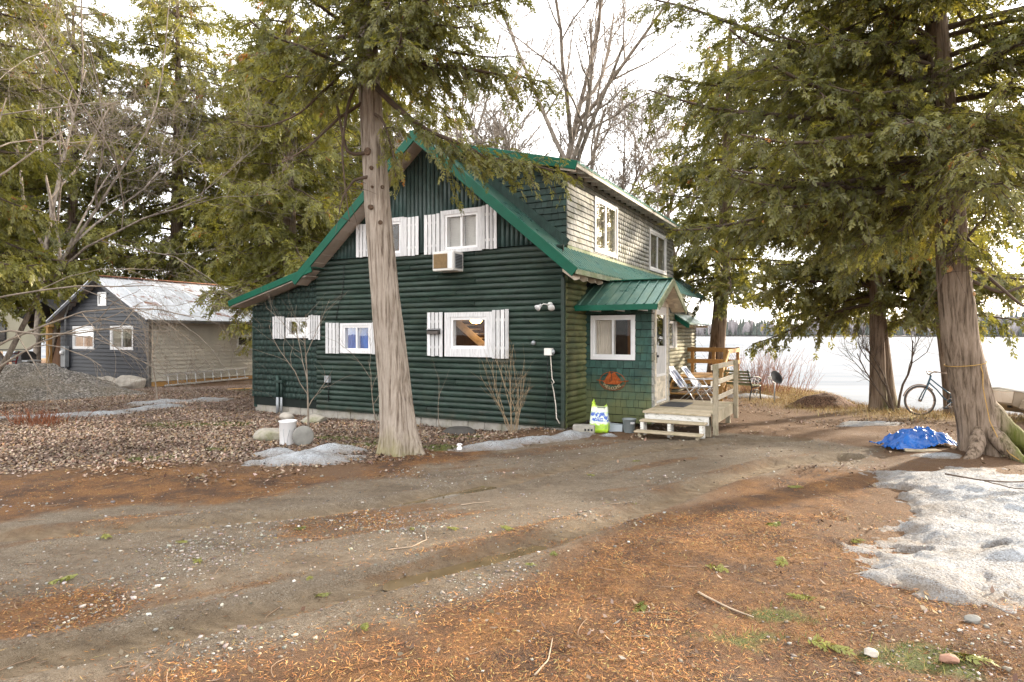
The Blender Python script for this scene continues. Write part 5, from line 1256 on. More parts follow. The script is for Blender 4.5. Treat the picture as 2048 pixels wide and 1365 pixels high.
box('toe_plate', ht, M_RED, -.2, .2, -.2, .02, .08, .1); lathe('wheel', ht, M_TYRE, [(.03, -.03), (.11, -.03), (.12, 0), (.11, .03), (.03, .03)], 16, (-.25, .05, .12), (0, R(90), 0)); lathe('wheel', ht, M_TYRE, [(.03, -.03), (.11, -.03), (.12, 0), (.11, .03), (.03, .03)], 16, (.25, .05, .12), (0, R(90), 0))
wsk = rock('white_sack', -18.1, 22.3, .38, .3, .75, 'upright white sack of goods under the camper nose', M_WHITE, 31, .1, 0, 'sack')
# ------------------------------------------------------------ trees
def bark(name, c, dark, pale, moss=None, sc=(22, 22, 1.6), stripe=1.0):
    t = Nt(name); P = t.co('Object', sc); f = t.noise(P, 1.0, 6, .65, .35); f2 = t.noise(t.co(), 3, 5, .6); f3 = t.noise(t.co('Object', (sc[0] * 2.4, sc[1] * 2.4, sc[2] * 2)), 1.0, 4, .6)
    col = t.ramp(f, [(.36, dark), (.46, c), (.58, pale), (.68, c)]); col = t.mix(t.mr(f2, .35, .7, 0, .35), col, mul(c, .6)); col = t.mix(t.mr(f3, .55, .75, 0, .5), col, pale)
    if moss:
        mcol, lo, hi, dx, dy = moss; P2 = t.co('Object'); side_ = t.math('ADD', t.math('MULTIPLY', t.sep(P2, 0), dx), t.math('MULTIPLY', t.sep(P2, 1), dy))
        m_ = t.math('MULTIPLY', t.mr(t.math('ADD', t.sep(P2, 2), t.mr(f2, .2, .8, -.35, .35)), lo, hi, 1, 0), t.mr(t.math('ADD', side_, t.mr(f2, .2, .8, -.2, .2)), -.05, .25, 0, 1))
        col = t.mix(t.math('MULTIPLY', m_, .9), col, mcol)
    h = t.math('ADD', f, t.math('MULTIPLY', f3, .5))
    return t.pbr(col, .9, 0, t.bump(h, .9, .025), .2)
M_BARK1 = bark('cedar_bark_pale', (.25, .205, .165), (.09, .066, .05), (.38, .33, .28), ((.20, .18, .085), -.1, .3, -.3, -1.0))
M_BARK2 = bark('cedar_bark_brown', (.16, .118, .084), (.045, .03, .02), (.28, .215, .165), ((.085, .10, .014), .25, 1.05, 1.0, -.35))
M_BARK3 = bark('cedar_bark_far', (.17, .12, .085), (.06, .04, .028), (.26, .20, .15), ((.07, .085, .02), .2, 1.0, 1.0, -.3))
M_TWIG = plain('grey_twig_bark', (.20, .165, .13), .9, vary=.35, scale=5); M_TWIGD = plain('dark_limb_bark', (.085, .06, .043), .9, vary=.35, scale=5)
M_BARE = bark('maple_bark', (.21, .175, .145), (.09, .07, .055), (.33, .285, .24), None, (9, 9, 3))
def leafmat(name, stops, trans=.32):
    t = Nt(name); f = t.attr('tint', 'Fac'); c = t.ramp(f, stops)
    d = t.n('ShaderNodeBsdfDiffuse'); t.put(d.inputs[0], c); tr = t.n('ShaderNodeBsdfTranslucent'); t.put(tr.inputs[0], t.mix(1, c, (1.25, 1.15, .55), 'MULTIPLY'))
    gl = t.n('ShaderNodeBsdfGlossy'); gl.inputs['Roughness'].default_value = .45; gl.inputs[0].default_value = (.9, .9, .9, 1)
    m1 = t.n('ShaderNodeMixShader'); m1.inputs[0].default_value = trans; t.L(d.outputs[0], m1.inputs[1]); t.L(tr.outputs[0], m1.inputs[2])
    m2 = t.n('ShaderNodeMixShader'); m2.inputs[0].default_value = .035; t.L(m1.outputs[0], m2.inputs[1]); t.L(gl.outputs[0], m2.inputs[2]); t.L(m2.outputs[0], t.out.inputs['Surface']); return t.m
M_LEAF = leafmat('cedar_foliage', [(0, (.085, .094, .030)), (.4, (.160, .165, .048)), (.75, (.235, .226, .066)), (.97, (.30, .275, .085)), (1, (.30, .13, .03))], .54)
M_LEAFY = leafmat('cedar_foliage_yellow', [(0, (.09, .098, .024)), (.4, (.19, .193, .042)), (.75, (.285, .272, .062)), (.97, (.36, .325, .085)), (1, (.36, .15, .04))], .48)

def spray_template(n, seed, w=.095):
    """a flat fan of scale-leaf shoots: quads in the local x (along), y (across), z (up) frame"""
    rg = np.random.default_rng(seed); Q = []
    def leaf(p, ang, L, w):
        d = np.array([math.cos(ang), math.sin(ang)]); s = np.array([-d[1], d[0]]); pts = [p, p + d * L * .45 - s * w, p + d * L, p + d * L * .5 + s * w]
        Q.append([(q[0], q[1], -.28 * q[0] ** 2 - .25 * abs(q[1]) ** 1.5 + rg.normal(0, .02)) for q in pts])
    for k in range(n):
        t_ = (k + .5) / n; s_ = 1 if k % 2 else -1
        leaf(np.array([t_ * .75, 0.0]), s_ * R(rg.uniform(28, 55)), .50 * (1 - .55 * t_) * rg.uniform(.8, 1.2), w * rg.uniform(.8, 1.25))
    leaf(np.array([0.0, 0.0]), R(rg.uniform(-6, 6)), .62, w * .65); leaf(np.array([.5, 0.0]), R(rg.uniform(-8, 8)), .5, w)
    return np.array(Q)                                  # (n+2, 4, 3)
def spray_mesh(name, pos, dirn, size, tint, mat, n=7, seed=0, w=.07):
    """all sprays of a crown as one mesh"""
    rg = np.random.default_rng(seed); N = len(pos); T = [spray_template(n, seed * 7 + k, w) for k in range(5)]
    d = dirn / (np.linalg.norm(dirn, axis=1)[:, None] + 1e-9); up = np.array([0, 0, 1.0]) + rg.normal(0, .45, (N, 3))
    s = np.cross(up, d); s /= np.linalg.norm(s, axis=1)[:, None] + 1e-9; u = np.cross(d, s)
    Vs = []; Ts = []; pick = rg.integers(0, 5, N)
    for k in range(5):
        m = pick == k; q = T[k].reshape(-1, 3)
        P = pos[m][:, None, :] + size[m][:, None, None] * (q[None, :, 0:1] * d[m][:, None, :] + q[None, :, 1:2] * s[m][:, None, :] + q[None, :, 2:3] * u[m][:, None, :])
        Vs.append(P.reshape(-1, 3)); Ts.append(np.repeat(tint[m], len(q)))
    V = np.concatenate(Vs); F = np.arange(len(V)).reshape(-1, 4)
    return np_mesh(name, V, F, mat, False, {'tint': ('FLOAT', np.concatenate(Ts))})
def trunk_mesh(name, pts, rad, mat, sides=40, step=.08, flare=(.5, .35, 5), bark_amp=.035, seed=0, origin=(0, 0, 0)):
    """tapered trunk with root flare and fibrous ridges; flare (height, size, lobes)"""
    P = np.array(pts, float); d = np.r_[0, np.cumsum(np.linalg.norm(np.diff(P, axis=0), axis=1))]; n = max(8, int(d[-1] / step)); s = np.linspace(0, d[-1], n)
    from_ = lambda v: np.interp(s, d, v)
    C = np.stack([from_(P[:, k]) for k in range(3)], -1)
    for _ in range(3): C[1:-1] = .25 * C[:-2] + .5 * C[1:-1] + .25 * C[2:]
    r = from_(np.array(rad, float)); th = np.arange(sides) * 2 * np.pi / sides; TH, S = np.meshgrid(th, s); fh, fs, lob = flare
    rr = r[:, None] * (1 + .05 * np.sin(2 * TH + S * .6 + seed) + .04 * np.sin(3 * TH - S * .4))
    rr = rr * (1 + fs * np.exp(-S / fh) * (.75 + .55 * np.cos(lob * TH + seed * 1.3) + .25 * np.cos((lob - 2) * TH + 1.1)))
    per = 2 * np.pi
    def wrapn(fx, fy, sd, o): 
        a_ = fbm(TH * fx, S * fy, sd, o); b_ = fbm((TH - per) * fx, S * fy, sd, o); w_ = TH / per; return a_ * (1 - w_) + b_ * w_
    rr = rr + r[:, None] * bark_amp * 2.2 * wrapn(sides / 14, 1.1, seed + 3, 3) + r[:, None] * bark_amp * 2.0 * wrapn(sides / 5.5, 2.2, seed + 9, 2)
    V = np.stack([C[:, None, 0] + rr * np.cos(TH), C[:, None, 1] + rr * np.sin(TH), np.repeat(C[:, 2:3], sides, 1)], -1).reshape(-1, 3) - np.array(origin)
    i_ = np.arange(n - 1)[:, None] * sides; j = np.arange(sides)[None, :]; j2 = (j + 1) % sides
    return np_mesh(name, V, np.stack([i_ + j, i_ + j2, i_ + sides + j2, i_ + sides + j], -1).reshape(-1, 4), mat, True)

def tubes_np(P, rad, sides=3):
    """many tubes at once: P (N, m, 3), rad (N, m)"""
    N, m, _ = P.shape; T = np.gradient(P, axis=1); T /= np.linalg.norm(T, axis=2)[..., None] + 1e-9
    A = np.cross(T, np.array([.31, .53, .79])); A /= np.linalg.norm(A, axis=2)[..., None] + 1e-9; B = np.cross(T, A); th = np.arange(sides) * 2 * np.pi / sides
    V = P[:, :, None, :] + rad[:, :, None, None] * (np.cos(th)[:, None] * A[:, :, None, :] + np.sin(th)[:, None] * B[:, :, None, :])
    i = (np.arange(N)[:, None, None] * m + np.arange(m - 1)[None, :, None]) * sides; j = np.arange(sides)[None, None, :]; j2 = (j + 1) % sides
    return V.reshape(-1, 3), np.stack([i + j, i + j2, i + sides + j2, i + sides + j], -1).reshape(-1, 4)
def resample(Q, n):
    Q = np.array(Q, float); s = np.r_[0, np.cumsum(np.linalg.norm(np.diff(Q, axis=0), axis=1))]; u = np.linspace(0, s[-1], n)
    Q = np.stack([np.interp(u, s, Q[:, c]) for c in range(3)], -1); Q[1:-1] = .25 * Q[:-2] + .5 * Q[1:-1] + .25 * Q[2:]; return Q
def cedar(name, label, pts, rad, zr, n_limb, length, seed, mat=None, bmat=None, size=(.16, .30), dens=1.0, group=None, droop=.28, az=None, custom=(), bare=(), n_leaf=5, sides=40, flare=(.45, .35, 5), trunk_step=.08, two=1.0, lmat=None, el=(-.15, .30), cat='tree', twigs=11.0, gap=.2, lw=.085):
    """pts: trunk axis in world space; zr: heights with limbs; length(h in 0..1) -> limb length; az: list of (centre, spread, weight) or None"""
    rg = np.random.default_rng(seed); P = np.array(pts, float); base = np.array([P[0][0], P[0][1], gz1(P[0][0], P[0][1])])
    root = empty(name, base, 0, label, cat, group); zs = P[:, 2]
    link('trunk', trunk_mesh('trunk', P, rad, bmat or M_BARK3, sides, trunk_step, flare, .06, seed % 10, base), root)
    limbs = NB(); PA = []
    for k in range(n_limb):
        h = (k + rg.uniform(0, 1)) / n_limb; z = zr[0] + (zr[1] - zr[0]) * h; p0 = np.array([np.interp(z, zs, P[:, 0]), np.interp(z, zs, P[:, 1]), z]); L = length(h) * rg.uniform(.7, 1.12)
        if az:
            w_ = np.array([a_[2] for a_ in az], float); c_ = az[rg.choice(len(az), p=w_ / w_.sum())]; a = R(c_[0]) + rg.normal(0, R(c_[1]))
        else: a = k * 2.4 + rg.normal(0, .35)
        e = rg.uniform(*el); ss = np.linspace(0, 1, 10); hor = L * ss * math.cos(e); wig = rg.normal(0, .05, 10).cumsum() * L * .25 * ss
        PA.append(np.stack([p0[0] + hor * math.cos(a) - wig * math.sin(a), p0[1] + hor * math.sin(a) + wig * math.cos(a), p0[2] + L * (math.sin(e) * ss - droop * ss ** 2 * rg.uniform(.7, 1.4) + .20 * ss ** 4)], -1))
    t0 = np.r_[np.full(len(PA), .10), np.full(len(custom), .30)]
    for q in custom:
        q = resample(q, 10); q[1:-1] += rg.normal(0, .02, (8, 3)); PA.append(q)
    PA = np.array(PA); LL = np.linalg.norm(np.diff(PA, axis=1), axis=2).sum(1)
    limbs.add(*tubes_np(PA, np.linspace(1, .22, 10)[None, :] * (.014 + .011 * LL)[:, None], 5))
    # twigs
    nt = np.maximum(3, (LL * twigs * dens).astype(int)); li = np.repeat(np.arange(len(PA)), nt); k_ = np.concatenate([np.arange(c) for c in nt]); tt = t0[li] + (1 - t0[li]) * (k_ + rg.random(len(k_))) / nt[li]
    x = np.clip(tt * 9, 0, 8.999); i0 = x.astype(int); fr = (x - i0)[:, None]; p = PA[li, i0] * (1 - fr) + PA[li, i0 + 1] * fr; q = PA[li, i0 + 1] - PA[li, i0]; q /= np.linalg.norm(q, axis=1)[:, None] + 1e-9
    sd = np.where(k_ % 2, 1, -1) * rg.uniform(R(25), R(75), len(k_)); ca, sa = np.cos(sd), np.sin(sd)
    d = np.stack([q[:, 0] * ca - q[:, 1] * sa, q[:, 0] * sa + q[:, 1] * ca, q[:, 2] * .5 + rg.normal(-.12, .45, len(k_))], -1); d /= np.linalg.norm(d, axis=1)[:, None]
    l = two * np.minimum(1.5, (.24 + .26 * LL[li]) * (1.12 - .72 * tt)) * rg.uniform(.55, 1.15, len(k_)); sag = l * rg.uniform(.12, .5, len(k_))
    ss = np.linspace(0, 1, 4); tw = p[:, None] + d[:, None] * (l[:, None] * ss)[..., None]; tw[..., 2] -= sag[:, None] * ss ** 2
    limbs.add(*tubes_np(tw, np.linspace(1, .3, 4)[None] * (.006 + .004 * l)[:, None], 3))
    # sprays
    ns = np.maximum(3, (l / (size[0] * gap) * dens).astype(int)); ti = np.repeat(np.arange(len(l)), ns); N = len(ti); u = rg.uniform(.04, 1.02, N)
    pos = p[ti] + d[ti] * (l[ti] * u)[:, None]; pos[:, 2] -= sag[ti] * u ** 2; pos += rg.normal(0, .03, (N, 3))
    sg_ = rg.choice([-1, 1], N) * rg.uniform(.1, 1.1, N); c2, s2 = np.cos(sg_), np.sin(sg_); dd = np.stack([d[ti, 0] * c2 - d[ti, 1] * s2, d[ti, 0] * s2 + d[ti, 1] * c2, d[ti, 2] - rg.uniform(.05, .85, N)], -1)
    tn = np.clip(.42 + rg.normal(0, .10, len(PA))[li[ti]] + rg.normal(0, .08, len(l))[ti] + rg.normal(0, .15, N) + np.where(rg.random(N) < .004, .6, 0), 0, 1)
    for path in bare:
        Q = resample(path, 18); limbs.tube(Q, np.linspace(.030, .006, 18), 6)
        for k in range(9):
            b = Q[rg.integers(6, 18)]; d1 = rg.normal(0, 1, 3); d1 /= np.linalg.norm(d1); l1 = rg.uniform(.2, .6); s3 = np.linspace(0, 1, 4)[:, None]; limbs.tube(b + d1 * l1 * s3 + np.array([0, 0, -.25]) * l1 * s3 ** 2, np.linspace(.007, .002, 4), 3)
    limbs.V = [v - base for v in limbs.V]
    limbs.build('limbs', lmat or M_TWIGD, root, True, 'stuff')
    o = link('crown', spray_mesh('crown', pos - base, dd, rg.uniform(*size, N), tn, mat or M_LEAF, n_leaf, seed, lw), root); o['kind'] = 'stuff'
    return root

# the leaning cedar before the log wall
T1 = [(-1.68, 9.60, -.08), (-1.76, 9.6, .9), (-1.90, 9.6, 2.2), (-2.03, 9.6, 3.8), (-2.13, 9.58, 5.2), (-2.22, 9.55, 6.9), (-2.3, 9.5, 9), (-2.35, 9.5, 11.5)]
t1 = cedar('cedar_tree', 'tall cedar with bare pale leaning trunk in front of the log wall', T1, [.252, .230, .214, .196, .178, .15, .11, .04], (5.6, 8.7), 46, lambda h: 2.6 - 1.0 * h, 21, M_LEAF, M_BARK1, (.095, .18), 1.0, None, .34,
      [(15, 50, 2.2), (-60, 40, 1.2), (175, 45, .7), (90, 40, .8)],
      [[(-2.15, 9.5, 5.7), (-1.75, 9.2, 5.2), (-1.25, 9.0, 4.75), (-.65, 8.9, 4.45), (.0, 8.8, 4.25), (.6, 8.75, 4.12)], [(-2.1, 9.5, 5.2), (-1.85, 9.2, 4.9), (-1.7, 9.0, 4.45), (-1.64, 8.95, 4.1)],
       [(-2.15, 9.5, 5.9), (-1.5, 9.1, 5.8), (-.8, 8.9, 5.6), (-.1, 8.8, 5.5), (.5, 8.8, 5.35)], [(-2.2, 9.4, 6.1), (-2.6, 9.1, 5.7), (-3.1, 9.0, 5.45), (-3.6, 8.95, 5.5)],
       [(-2.2, 9.4, 6.3), (-1.7, 8.8, 6.2), (-1.1, 8.5, 6.0), (-.5, 8.3, 5.9)]],
      [[(-2.10, 9.5, 4.6), (-2.45, 9.4, 4.5), (-2.6, 9.35, 5.3), (-2.75, 9.3, 5.9), (-2.6, 9.3, 6.5)], [(-2.12, 9.5, 6.2), (-2.7, 9.3, 5.5), (-3.1, 9.2, 5.05), (-3.6, 9.2, 4.85), (-4.1, 9.2, 4.95)], [(-2.05, 9.5, 4.25), (-2.35, 9.4, 4.15), (-2.5, 9.35, 3.9), (-2.55, 9.3, 3.6)],
       [(-2.14, 9.5, 6.0), (-2.4, 9.3, 5.3), (-2.48, 9.2, 4.6), (-2.42, 9.2, 3.9), (-2.36, 9.2, 3.5)], [(-2.15, 9.5, 5.4), (-2.6, 9.4, 5.05), (-3.0, 9.3, 4.6), (-3.35, 9.2, 4.35)]],
      5, 96, (.36, .52, 5), .045, lw=.07, gap=.28)
M_KNOT = plain('knot_wood', (.115, .075, .05), .9, vary=.5, scale=30)
for px_, z_, r_ in ((-.06, 4.58, .055), (-.02, 4.33, .03), (-.08, 3.75, .035), (.05, 3.52, .032), (.11, 4.05, .03), (-.03, 4.05, .018)):
    cx = np.interp(z_, [q[2] for q in T1], [q[0] for q in T1]); rr_ = np.interp(z_, [q[2] for q in T1], [.252, .230, .214, .196, .178, .15, .11, .04])
    kn = lathe('knot', t1, M_KNOT, [(.001, .012), (r_ * .35, .02), (r_ * .5, .012), (r_ * .7, .03), (r_, .022), (r_ * 1.15, -.03)], 14, (cx + px_ - t1.location[0], 9.58 - math.sqrt(max(.001, rr_ ** 2 - px_ ** 2)) - t1.location[1] + .012, z_ - t1.location[2]), (R(90), 0, R(math.degrees(px_ / rr_))))
# the big mossy cedar on the right
T2 = [(7.12, 9.45, -.1), (6.92, 9.45, .75), (6.70, 9.45, 1.78), (6.60, 9.45, 2.7), (6.55, 9.45, 3.5), (6.40, 9.4, 5.3), (6.2, 9.4, 7.6), (6.1, 9.4, 12)]
t2 = cedar('cedar_tree', 'big brown cedar with flared mossy roots and a yellow rope beside the blue tarpaulin', T2, [.285, .245, .222, .208, .195, .17, .13, .03], (3.7, 8.7), 80, lambda h: 3.9 - 1.4 * h, 22, M_LEAF, M_BARK2, (.095, .18), 1.0, None, .28,
      [(178, 38, 3.2), (-95, 35, 2.0), (105, 40, .9), (0, 45, 1.2)],
      [[(6.5, 9.4, 4.0), (5.6, 9.2, 4.0), (4.6, 9.0, 3.9), (3.7, 8.9, 4.05), (2.9, 8.9, 4.2)], [(6.5, 9.4, 3.9), (5.8, 9.0, 3.5), (5.2, 8.8, 3.2), (4.6, 8.7, 3.0)], [(6.45, 9.4, 4.8), (5.2, 9.4, 5.0), (4.0, 9.5, 5.1), (2.9, 9.6, 5.3), (2.1, 9.7, 5.6)],
       [(6.4, 9.4, 5.6), (5.0, 9.6, 6.0), (3.8, 9.7, 6.4), (2.9, 9.8, 6.9), (2.2, 9.9, 7.1)], [(6.4, 9.4, 5.2), (5.0, 9.9, 5.6), (3.7, 10.2, 5.8), (2.5, 10.4, 6.1)], [(6.4, 9.4, 4.4), (5.3, 9.9, 4.5), (4.2, 10.2, 4.5), (3.2, 10.4, 4.6)], [(6.4, 9.4, 6.1), (5.2, 9.0, 6.6), (4.0, 8.8, 7.0), (3.0, 8.7, 7.3)], [(6.6, 9.4, 3.4), (6.75, 9.1, 3.1), (6.8, 8.95, 2.75)], [(6.5, 9.3, 3.7), (6.35, 9.0, 3.3), (6.25, 8.9, 2.9)]],
      [[(6.6, 9.4, 3.1), (6.85, 9.25, 3.5), (7.05, 9.2, 3.75), (6.95, 9.15, 4.2)], [(6.62, 9.4, 2.75), (7.2, 9.3, 2.45), (7.9, 9.3, 2.7), (8.6, 9.3, 3.1)], [(6.5, 9.2, 3.3), (6.25, 9.1, 3.0), (6.2, 9.05, 2.75), (6.1, 9.0, 2.6)], [(6.65, 9.3, 3.0), (7.5, 9.2, 2.2), (8.3, 9.2, 2.9)]],
      5, 96, (.30, .62, 5), .05, lw=.072, gap=.37)
for cx, cz, r_ in ((-.16, 2.82, .05), (.14, 2.45, .03)):
    ax = np.interp(cz, [q[2] for q in T2], [q[0] for q in T2]); rr_ = np.interp(cz, [q[2] for q in T2], [.285, .245, .222, .208, .195, .17, .13, .03])
    lathe('knot', t2, plain('fresh_cut', (.42, .24, .10), .8), [(.001, .03), (r_ * .9, .03), (r_, .02), (r_ * 1.1, -.03)], 14, (ax + cx - t2.location[0], 9.45 - math.sqrt(rr_ ** 2 - cx ** 2) - t2.location[1] + .005, cz - t2.location[2]), (R(90), 0, R(cx * 120)))
for pp_, r0_ in (([(6.90, 9.42, 1.05), (7.04, 9.38, .66), (7.22, 9.30, .36), (7.5, 9.18, .13), (7.85, 9.08, -.06)], .17), ([(6.95, 9.28, .45), (7.02, 9.1, .2), (7.08, 8.92, .06), (7.12, 8.74, -.06)], .12), ([(6.86, 9.3, .4), (6.72, 9.14, .16), (6.58, 9.02, .03), (6.4, 8.95, -.07)], .11), ([(7.0, 9.5, .6), (7.3, 9.5, .25), (7.6, 9.5, .04), (7.9, 9.5, -.08)], .14)):
    q = resample(pp_, 12) - np.array(t2.location) + np.array([0, 0, gz1(7, 9.3)]); V_, F_ = tube_np(resample(q, 40), r0_ * np.interp(np.linspace(0, 1, 40), [0, .35, .6, 1], [.45, 1, .85, .4]), 18); V_ = V_ + (r0_ * .30) * (np.array([.5, .5, .8]) * (fbm(V_[:, 0] * 14, V_[:, 1] * 14 + V_[:, 2] * 9, 5, 3) + .6 * fbm(V_[:, 2] * 30, V_[:, 0] * 5, 8, 2))[:, None]); link('root', np_mesh('root', V_, F_, M_BARK2, True), t2)
M_ROPE = plain('yellow_rope', (.38, .23, .06), .8, vary=.3, scale=30)
rp = []
for q in np.linspace(0, 2 * math.pi, 30): rp.append((6.77 + .262 * math.cos(q + 4.9), 9.45 + .262 * math.sin(q + 4.9), 1.42 + .04 * math.sin(q)))
rp += [(6.80, 9.17, 1.38), (6.82, 9.16, 1.30), (6.82, 9.16, 1.1), (6.85, 9.15, .9), (6.89, 9.12, .6), (6.95, 9.03, .35), (7.0, 8.9, .18), (7.04, 8.78, .11)]
tag(tube('rope', None, M_ROPE, rp, .006, 6), 'yellow rope tied round the big mossy cedar trunk', 'rope')
# cedars on the lake bank
cedar('cedar_tree', 'cedar standing beyond the golden back deck rail', [(7.05, 22, -.1), (7.15, 22, 1.5), (7.35, 22, 4), (7.5, 22, 8), (7.6, 22, 13)], [.30, .26, .235, .18, .03], (3.6, 11.6), 50, lambda h: 3.7 - 2.0 * h, 23, M_LEAF, M_BARK3, (.22, .40), .8, None, .32, n_leaf=4, flare=(.4, .3, 4))
cedar('cedar_tree', 'nearer straight trunk of the twin cedars on the lake bank', [(8.86, 15.3, -.1), (8.84, 15.3, 1.6), (8.82, 15.3, 4), (8.8, 15.3, 7), (8.8, 15.3, 11.2)], [.19, .165, .15, .11, .03], (2.5, 10.9), 82, lambda h: 3.7 - 1.9 * h, 24, M_LEAF, M_BARK3, (.15, .28), .85, None, .34, twigs=10, gap=.26, n_leaf=4, flare=(.3, .35, 4))
cedar('cedar_tree', 'mossy leaning rear trunk of the twin cedars on the lake bank', [(9.32, 15.6, -.1), (9.18, 15.6, 1.2), (9.0, 15.65, 3), (8.8, 15.8, 6), (8.7, 15.9, 9)], [.19, .165, .15, .10, .03], (2.6, 8.8), 44, lambda h: 2.9 - 1.6 * h, 25, M_LEAF, M_BARK3, (.18, .33), .8, None, .36, n_leaf=4, flare=(.35, .4, 4))
cedar('cedar_tree', 'slim leaning young cedar behind the bicycle', [(9.95, 14.35, -.1), (9.85, 14.35, 1.0), (9.66, 14.35, 2.6), (9.5, 14.35, 4.5), (9.45, 14.4, 7)], [.11, .10, .095, .07, .02], (2.1, 6.8), 20, lambda h: 1.7 - .9 * h, 26, M_LEAF, M_BARK3, (.17, .30), .8, None, .40, n_leaf=4, sides=20, flare=(.2, .3, 4))
# the screen of cedars behind and beside the shed: two grown ones, then copies turned and scaled
def copy_tree(src, loc, rz, sc, label):
    o = src.copy(); COL.objects.link(o); o.location = (loc[0], loc[1], gz1(*loc)); o.rotation_euler = (0, 0, rz); o.scale = (sc, sc, sc * (1.3 if sc < .8 else 1 + .06 * math.sin(rz * 3))); o['label'] = label
    for ch in src.children:
        c = ch.copy(); COL.objects.link(c); c.parent = o
    return o
def grown(x, y, h, r_, z0, m_, seed, lb): return cedar('cedar_tree', lb, [(x, y, -.1), (x + .05, y, h * .3), (x - .08, y, h * .65), (x, y, h)], [.30, .24, .15, .03], (z0, h - .2), 100, lambda h_: r_ * (1.04 - .45 * h_ ** 2.5), seed, m_, M_BARK3, (.20, .38), 1.0, 'cedars screening the yard', .34, n_leaf=4, lw=.072, sides=20, trunk_step=.2, twigs=8.5, gap=.29)
ca_ = grown(-7.6, 21.6, 14, 3.1, 2.2, M_LEAFY, 40, 'yellow-green cedar growing between the cabin and the grey shed')
cb_ = grown(-13.0, 34.2, 16, 4.0, 2.4, M_LEAFY, 41, 'tall olive cedar behind the right end of the shed roof')
for src, loc, rz, sc, lb in ((ca_, (-5.3, 26.6), 2.1, 1.0, 'yellow-green cedar rising close behind the cabin lean-to'), (ca_, (-2.4, 30.6), 4.0, .85, 'yellow-green cedar rising behind the cabin ridge'), (ca_, (-9.4, 36.5), 1.0, 1.15, 'tall far yellow cedar between shed and cabin'),
                             (ca_, (-14.8, 37.5), 5.2, 1.35, 'tall yellow cedar behind the middle of the shed roof'), (ca_, (-18.2, 34.4), 2.5, 1.42, 'tall yellow-green cedar behind the shed gable peak'), (cb_, (-21.8, 31.4), 4.4, 1.12, 'olive cedar behind the brown lean-to store'),
                             (cb_, (-25.4, 29.0), 1.3, .95, 'olive cedar behind the camper'), (cb_, (-14.3, 15.6), 3.3, .76, 'broad cedar overhanging the gravel heap and camper'), (ca_, (-29.5, 36), 3.0, 1.3, 'farthest yellow cedar beyond the camper')):
    copy_tree(src, loc, rz, sc, lb)

# bare deciduous trees
def bare_tree(name, label, base, dirn, L, r0, seed, levels=5, kids=(4, 5), up=.25, mat=None, group=None, spread=.75, fork=None, shrink=.62, cat='tree', sides=(10, 7, 5, 4, 3, 3), tmin=.35, min_r=.0028, droop=0.0, kids0=0):
    rg = np.random.default_rng(seed); b0 = np.array([base[0], base[1], gz1(base[0], base[1])]); root = empty(name, b0, 0, label, cat, group); big = NB(); small = NB()
    store = {}
    def grow(p, d, l, r, lv):
        n = 6 if lv < 2 else 4; jit = rg.normal(0, .10 + .04 * lv, (n, 3)); jit[:, 2] += up * .22 - droop * .3 * (lv > 0); dd = d + np.cumsum(jit, 0); dd /= np.sqrt((dd * dd).sum(1))[:, None]
        path = np.concatenate([p[None], p + np.cumsum(dd * (l / n), 0)]); store.setdefault(lv, []).append((path, r * np.linspace(1, (.16 if lv == 0 else .42) if lv < levels - 1 else .35, n + 1)))
        if lv >= levels - 1: return
        nk = int(rg.integers(kids[0], kids[1] + 1)) + (1 if lv >= 2 else 0) + (kids0 if lv == 0 else 0); rnd_ = rg.random((nk, 3)); axs = rg.normal(0, 1, (nk, 3))
        for k in range(nk):
            t_ = tmin + (1 - tmin) * (k + (rnd_[k, 0] if lv else .5)) / nk; i_ = min(n - 1, int(t_ * n)); q = path[i_] + (path[i_ + 1] - path[i_]) * (t_ * n - i_)
            tdir = dd[i_]; ax = axs[k] - tdir * axs[k].dot(tdir); ax = ax / math.sqrt(ax.dot(ax) + 1e-9); sp = spread * (.6 + .65 * rnd_[k, 1])
            grow(q, tdir * math.cos(sp) + ax * math.sin(sp), l * shrink * (.7 + .5 * rnd_[k, 2]) * (1.1 - .25 * t_), max(min_r, r * (1 - .6 * t_) * .58), lv + 1)
    d0 = np.array(dirn, float); d0 /= np.linalg.norm(d0); grow(b0 + np.array([0, 0, -.1]), d0, L, r0, 0)
    for f in fork or (): ff = np.array(f[1], float); grow(b0 + np.array(f[0]), ff / np.linalg.norm(ff), f[2], f[3], 0 if f[3] > .1 else 1)
    for lv, it in store.items(): (big if lv == 0 else small).add(*tubes_np(np.array([i_[0] for i_ in it]) - b0, np.array([i_[1] for i_ in it]), sides[min(lv, 5)]))
    if big.n: big.build('trunk', mat or M_BARE, root)
    if small.n: small.build('branches', mat or M_BARE, root, True, 'stuff')
    return root
bare_tree('maple_tree', 'largest bare grey tree rising behind the dormer roof', (2.4, 27.6), (0, 0, 1), 13.5, .30, 61, 5, (5, 6), .22, fork=[((0, 0, 4.0), (-.6, .1, 1), 7, .15), ((0, 0, 3.2), (.6, .2, 1), 7.5, .15)], spread=.62, shrink=.5, min_r=.012, kids0=6, tmin=.3)
bare_tree('maple_tree', 'bare forked tree leaning left behind the cabin ridge', (.7, 28.3), (-.25, 0, 1), 9.5, .22, 62, 5, (4, 5), .25, min_r=.011, kids0=4, spread=.65)
bare_tree('maple_tree', 'thin bare tree behind the far end of the dormer', (5.2, 26.8), (.1, 0, 1), 10, .17, 63, 5, (4, 5), .25, min_r=.011, kids0=4, spread=.6)
bare_tree('maple_tree', 'slender bare tree between the dormer and the deck cedar', (6.4, 25.6), (.12, 0, 1), 8, .13, 64, 5, (4, 5), .25, min_r=.011, kids0=4, spread=.6)
